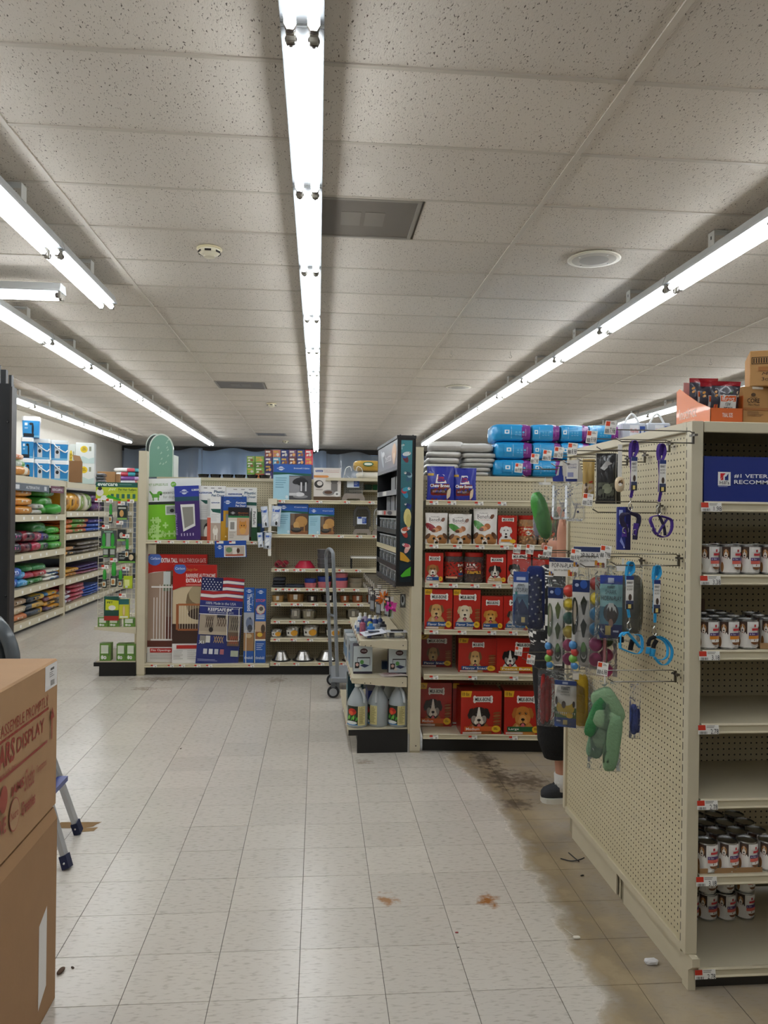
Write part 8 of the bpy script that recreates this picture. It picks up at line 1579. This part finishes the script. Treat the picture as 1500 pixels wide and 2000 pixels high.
# step ladder
t = T('step_ladder', 'aluminium step ladder with navy rubber feet and rounded grey top rail', 'step ladder', (-1.79, 4.0, 0))
fr, rf = (.62, -.22, 0), (.55, .18, 0)
for s_ in (1, -1):
    for q, ft in enumerate((fr, rf)):
        f = Vector((ft[0] * s_, ft[1], .035)); top = Vector((.29 * s_, -.04 if q == 0 else .04, .94)); d = (top - f).normalized()
        m = MB(); ribbon(m, [f, top], .045, .022, (0, 1, 0), '#c3c5c8'); m.build('leg', 'alu', t)
        m = MB(); ribbon(m, [f - d * .032, f + d * .03], .054, .034, (0, 1, 0), '#141c3c'); o = m.build('foot', 'rubber', t); MB().lathe([(.006, 0), (.005, .002)], 8, col='#c9cbd0').xf(Matrix.Translation(f + Vector((.0, -.0285, .0))) @ Matrix.Rotation(RAD(90), 4, 'X')).build('rivet', 'steel', o)
    p0 = Vector(fr) * .45 + Vector((.29, -.04, .94)) * .55; 
    MB().box(.50 * s_ - .03, -.10, .30, .50 * s_ + .02, .12, .325, '#27387e').build('spreader', 'plastic', t)
for z_, w_ in ((.3, .5), (.58, .42), (.86, .32)): MB().box(-w_, -.16 + z_ * .1, z_ - .02, w_, -.03 + z_ * .08, z_, '#3a3d42').build('step', 'rubber', t)
for q, (rr, rad, c) in enumerate([(.285, .035, '#5a6065'), (.215, .03, '#3d4246')]):
    MB().tube([(rr * math.cos(a), .0 + .03 * q, .93 + rr * 1.02 * math.sin(a)) for a in [math.pi * k / 20 for k in range(21)]], rad, c, 12).build('hand_rail', 'gloss', t, True)
# dark frame at the picture edge
xr = atY(22, 1000, 4.6).x; t = T('dark_rack', 'dark charcoal steel rack end with notched top at the aisle', 'rack', (xr, 4.6, 0))
MB().box(-.55, .01, 0, -.012, .05, 2.42, '#2b2d30').build('panel', 'plastic', t); MB().box(-.012, -.01, 0, .0, .06, 2.40, '#3a3735').build('flange', 'plastic', t)
for k, (x0, x1, h_) in enumerate([(-.075, -.045, 2.50), (-.03, -.014, 2.47), (-.16, -.085, 2.53)]): MB().box(x0, .015, 2.42, x1, .045, h_, '#34373a').build('notch_tab', 'plastic', t)
for zz in (2.2, 1.2): MB().lathe([(.008, 0), (.006, .003)], 8, col='#6a6c70').xf(Matrix.Translation((-.03, .009, zz)) @ Matrix.Rotation(RAD(90), 4, 'X')).build('bolt', 'steel', t)
# ================================================================ person behind the peg board
nt, N, L, b_s = new_mat('skin_plain'); b_s.inputs['Base Color'].default_value = (*hx('#c08a72'), 1); b_s.inputs['Roughness'].default_value = .55
pe = T('person', 'person in striped black top, black capri trousers and grey trainers behind the pegboard', 'person', (1.495, 4.60, 0), RAD(-90))
V = [(0, 0, .90), (0, 0, 1.05), (0, .01, 1.22), (0, .02, 1.34), (0, 0, 1.42), (0, -.03, 1.50), (0, -.035, 1.58),                     # 0-6 spine, neck, head
     (.17, .02, 1.31), (.25, -.07, 1.38), (.25, -.09, 1.56), (.245, -.09, 1.64),                                                     # 7-10 near arm: raised forearm
     (-.17, .02, 1.31), (-.24, .05, 1.08), (-.25, .0, .88), (-.25, -.03, .82),                                                      # 11-14 far arm
     (.10, 0, .82), (.10, -.03, .48), (.10, -.02, .1), (.10, -.03, .055), (.10, -.13, .035),                                         # 15-19 near leg
     (-.10, .03, .82), (-.10, .12, .48), (-.10, .17, .1), (-.10, .17, .055), (-.10, .07, .035)]                                        # 20-24 far leg
Rr_ = [.15, .15, .15, .10, .05, .085, .075, .065, .048, .036, .03, .065, .045, .034, .028, .095, .065, .042, .04, .03, .095, .065, .042, .04, .03]
Ed = [(0, 1), (1, 2), (2, 3), (3, 4), (4, 5), (5, 6), (3, 7), (7, 8), (8, 9), (9, 10), (3, 11), (11, 12), (12, 13), (13, 14), (0, 15), (15, 16), (16, 17), (17, 18), (18, 19), (0, 20), (20, 21), (21, 22), (22, 23), (23, 24)]
for base, d0, up in ((10, Vector((0, 0, 1)), Vector((0, -1, 0))), (14, Vector((0, -.2, -1)).normalized(), Vector((0, -1, 0)))):
    b0 = Vector(V[base])
    for k in range(5):
        off = Vector((.026 - .0175 * k, 0, 0)) if k < 4 else Vector((.034, 0, 0)); l_ = [.066, .074, .07, .056, .045][k]
        st = b0 + d0 * (.045 if k < 4 else .01) + off; mid = st + d0 * l_ * .55 + up * .006 + (Vector((.012, 0, 0)) if k == 4 else Vector()); en = mid + (d0 * .7 + up * .6).normalized() * l_ * .5
        i0 = len(V); V += [tuple(st), tuple(mid), tuple(en)]; Rr_ += [.0095, .0085, .007]; Ed += [(base, i0), (i0, i0 + 1), (i0 + 1, i0 + 2)]
me = bpy.data.meshes.new('body'); me.from_pydata(V, Ed, []); bo = bpy.data.objects.new('body', me); COL.objects.link(bo); bo.parent = pe; me.materials.append(MAT['skin_plain'])
sk = bo.modifiers.new('skin', 'SKIN'); sk.use_smooth_shade = True
if not me.skin_vertices: me.attributes.new('skin', 'FLOAT', 'POINT')
try:
    for i, r_ in enumerate(Rr_): me.skin_vertices[0].data[i].radius = (r_, r_)
    me.skin_vertices[0].data[0].use_root = True
except Exception: 
    bpy.context.view_layer.objects.active = bo; bpy.ops.mesh.customdata_skin_add()
    for i, r_ in enumerate(Rr_): me.skin_vertices[0].data[i].radius = (r_, r_)
    me.skin_vertices[0].data[0].use_root = True
ss = bo.modifiers.new('sub', 'SUBSURF'); ss.levels = 1; ss.render_levels = 2
m = MB(); m.superq(.17, .2, .22, .9, .95, '#4a3a2c', 20, 14, c=(0, -.0, 1.565)); 
m.v = [(x, max(y, -.035) if z < 1.6 else max(y, -.09), z) for x, y, z in m.v]; m.build('hair', 'cloth', pe, True)
m = MB()
for s_ in (-1, 1): m.superq(.016, .012, .014, 1, 1, '#231a16', 8, 6, c=(s_ * .032, -.112, 1.545))
m.build('eyes', 'gloss', pe, True)
m = MB().superq(.022, .03, .04, .8, .8, '#bd8670', 10, 8, c=(0, -.125, 1.515)); m.build('nose', 'skin', pe, True); MB().superq(.045, .012, .012, .8, .8, '#9c5a50', 10, 6, c=(0, -.108, 1.475)).build('mouth', 'skin', pe, True)
stripe = lambda x, y, z: '#dcdad6' if (z * 16.5 + .8 * x + y) % 1 < .3 else '#141416'
m = MB(); m.superq(.44, .40, .56, .5, .8, stripe, 30, 60, c=(0, .0, 1.12), noise=.006); m.build('shirt', 'cloth', pe, True)
for s_, pts in ((1, [(.16, .01, 1.3), (.21, -.03, 1.345), (.25, -.07, 1.385)]), (-1, [(-.16, .01, 1.3), (-.21, .03, 1.2), (-.235, .045, 1.12)])): 
    m = MB(); m.tube(pts, [.085, .08, .075], '#141416', 14); m.build('sleeve', 'cloth', pe, True)
m = MB()
for s_ in (-1, 1):
    rr = [(.0, .92, .19), (-.02, .8, .185), (-.03, .66, .165), (-.035, .5, .145), (-.045, .36, .125), (-.035, .27, .098)]
    m.tube([(s_ * (.07 + .03 * (1 - z_)), y_ + (0 if s_ > 0 else .19 * (1 - z_)), z_) for y_, z_, _ in rr], [r_ for _, _, r_ in rr], '#0d0d0f', 18)
m.superq(.42, .40, .26, .8, .9, '#0d0d0f', c=(0, 0, .86)); m.build('capri_trousers', 'cloth', pe, True)
for s_, dy in ((1, 0), (-1, .19)):
    o = MB().lathe([(.055, .07), (.05, .12), (.053, .165), (.05, .168)], 14, s_ * .10, -.02 + dy, '#d9d8d5'); o.build('sock', 'cloth', pe, True)
    sh = MB(); n = 12; secs = [(.125, .03, .055, .10), (.09, .038, .0, .115), (.03, .04, .0, .11), (-.03, .044, .0, .095), (-.09, .046, .0, .075), (-.13, .036, .0, .06), (-.15, .015, .0, .045)]
    vs = []
    for (yy, hw_, _, h_) in secs:
        for k in range(n):
            a = 2 * math.pi * k / n; vs.append((s_ * .10 + hw_ * math.copysign(abs(math.cos(a)) ** .7, math.cos(a)), yy + dy, .024 + h_ * .5 + h_ * .5 * math.copysign(abs(math.sin(a)) ** .8, math.sin(a))))
    fs = [(i * n + k, i * n + (k + 1) % n, (i + 1) * n + (k + 1) % n, (i + 1) * n + k) for i in range(len(secs) - 1) for k in range(n)] + [tuple(range(n))[::-1], tuple(range((len(secs) - 1) * n, len(secs) * n))]
    o = sh.add(vs, fs, '#34363a').build('shoe', 'cloth', pe, True)
    MB().prism([(s_ * .10 + w2 * sg, yy + dy) for sg, seq in ((1, secs), (-1, secs[::-1])) for (yy, w2, _, _) in [(q[0], q[1] + .006, 0, 0) for q in seq]], .0, .03, '#d3cfc4').build('sole', 'rubber', o)
    m = MB()
    for q in range(3): m.tube([(s_ * .10 - .02, -.05 - .02 * q + dy, .118 - .012 * q), (s_ * .10 + .02, -.045 - .02 * q + dy, .118 - .012 * q)], .004, '#1b1c1e', 5)
    m.build('laces', 'cloth', o)
    m = MB(); ribbon(m, [(s_ * .10 + .047, .02 + dy, .05), (s_ * .10 + .05, -.03 + dy, .09)], .008, .002, (0, 1, 0), '#b9bcc0'); ribbon(m, [(s_ * .10 + .047, -.02 + dy, .05), (s_ * .10 + .05, .0 + dy, .09)], .008, .002, (0, 1, 0), '#b9bcc0'); m.build('side_stripe', 'plastic', o)
# ================================================================ litter on the floor
def bit(name, label, cat, px, py, m, mat_, rz=0.): P0 = atZ(px, py, 0); one(m, name, mat_, label, cat, (P0.x, P0.y, .0006), rz)
m = MB().tube(smooth_path([(-.05, .03, .006), (-.01, .0, .006), (.03, -.005, .012), (.06, .0, .02)], 4), .0028, '#17161a', 6).tube(smooth_path([(.0, .06, .02), (.015, .03, .012), (.03, -.01, .006)], 4), .0028, '#17161a', 6); bit('black_wire', 'bent piece of black wire on the floor at the pegboard foot', 'wire', 1118, 1684, m, 'plastic')
m = MB().superq(.05, .03, .016, .5, .6, '#d9d9dc', noise=.08, c=(0, 0, .008), seed=3); bit('paper_scrap', 'crumpled white paper scrap near the gondola kick plate', 'scrap', 1272, 1882, m, 'paper')
m = MB().superq(.03, .018, .008, .6, .6, '#d8d4c8', c=(0, 0, .004)).tube([(0, 0, .004), (-.03, .07, .004)], .0012, '#c9c4b8', 5); bit('plastic_bit', 'small cream plastic disc with stem on the dirty floor', 'scrap', 1126, 1833, m, 'plastic')
m = MB().superq(.014, .009, .003, .7, .7, '#8a2a30', c=(0, 0, .0015)); bit('red_bit', 'tiny red crumb on the floor tiles', 'crumb', 892, 1822, m, 'plastic')
for k, (px, py, w_, c, lab) in enumerate([(1137, 1711, .02, '#1b1713', 'dark pellet on the dirty floor near the black wire'), (119, 1899, .045, '#4a3320', 'brown leaf scrap beside the lower carton'), (142, 1891, .018, '#3f2e20', 'short brown scrap next to the leaf scrap'), (895, 1851, .009, '#17130f', 'tiny dark crumb on a tile joint'), (353, 1463, .02, '#5a5248', 'small dark crumb far down the pale aisle')]):
    m = MB().superq(w_, w_ * .45, w_ * .25, .8, .8, c, c=(0, 0, w_ * .125), seed=k); bit('floor_crumb', lab, 'crumb', px, py, m, 'carton', .4 + k)
P0, P1 = atZ(118, 1616), atZ(180, 1594); bm = MB(); r = random.Random(5); bm.face([(-.02, -.01, .0), (.13, -.02, 0), (.17, .0, 0), (.18, .03, 0), (.2, .06, 0), (-.02, .07, 0)], '#86683f'); bm.face([(.10, -.07, .0002), (.19, -.06, .0002), (.2, -.01, .0002), (.12, -.02, .0002)], '#8d7048')
bm.build('bare_patch', 'carton', floor, loc=(P0.x, P0.y, .0008))
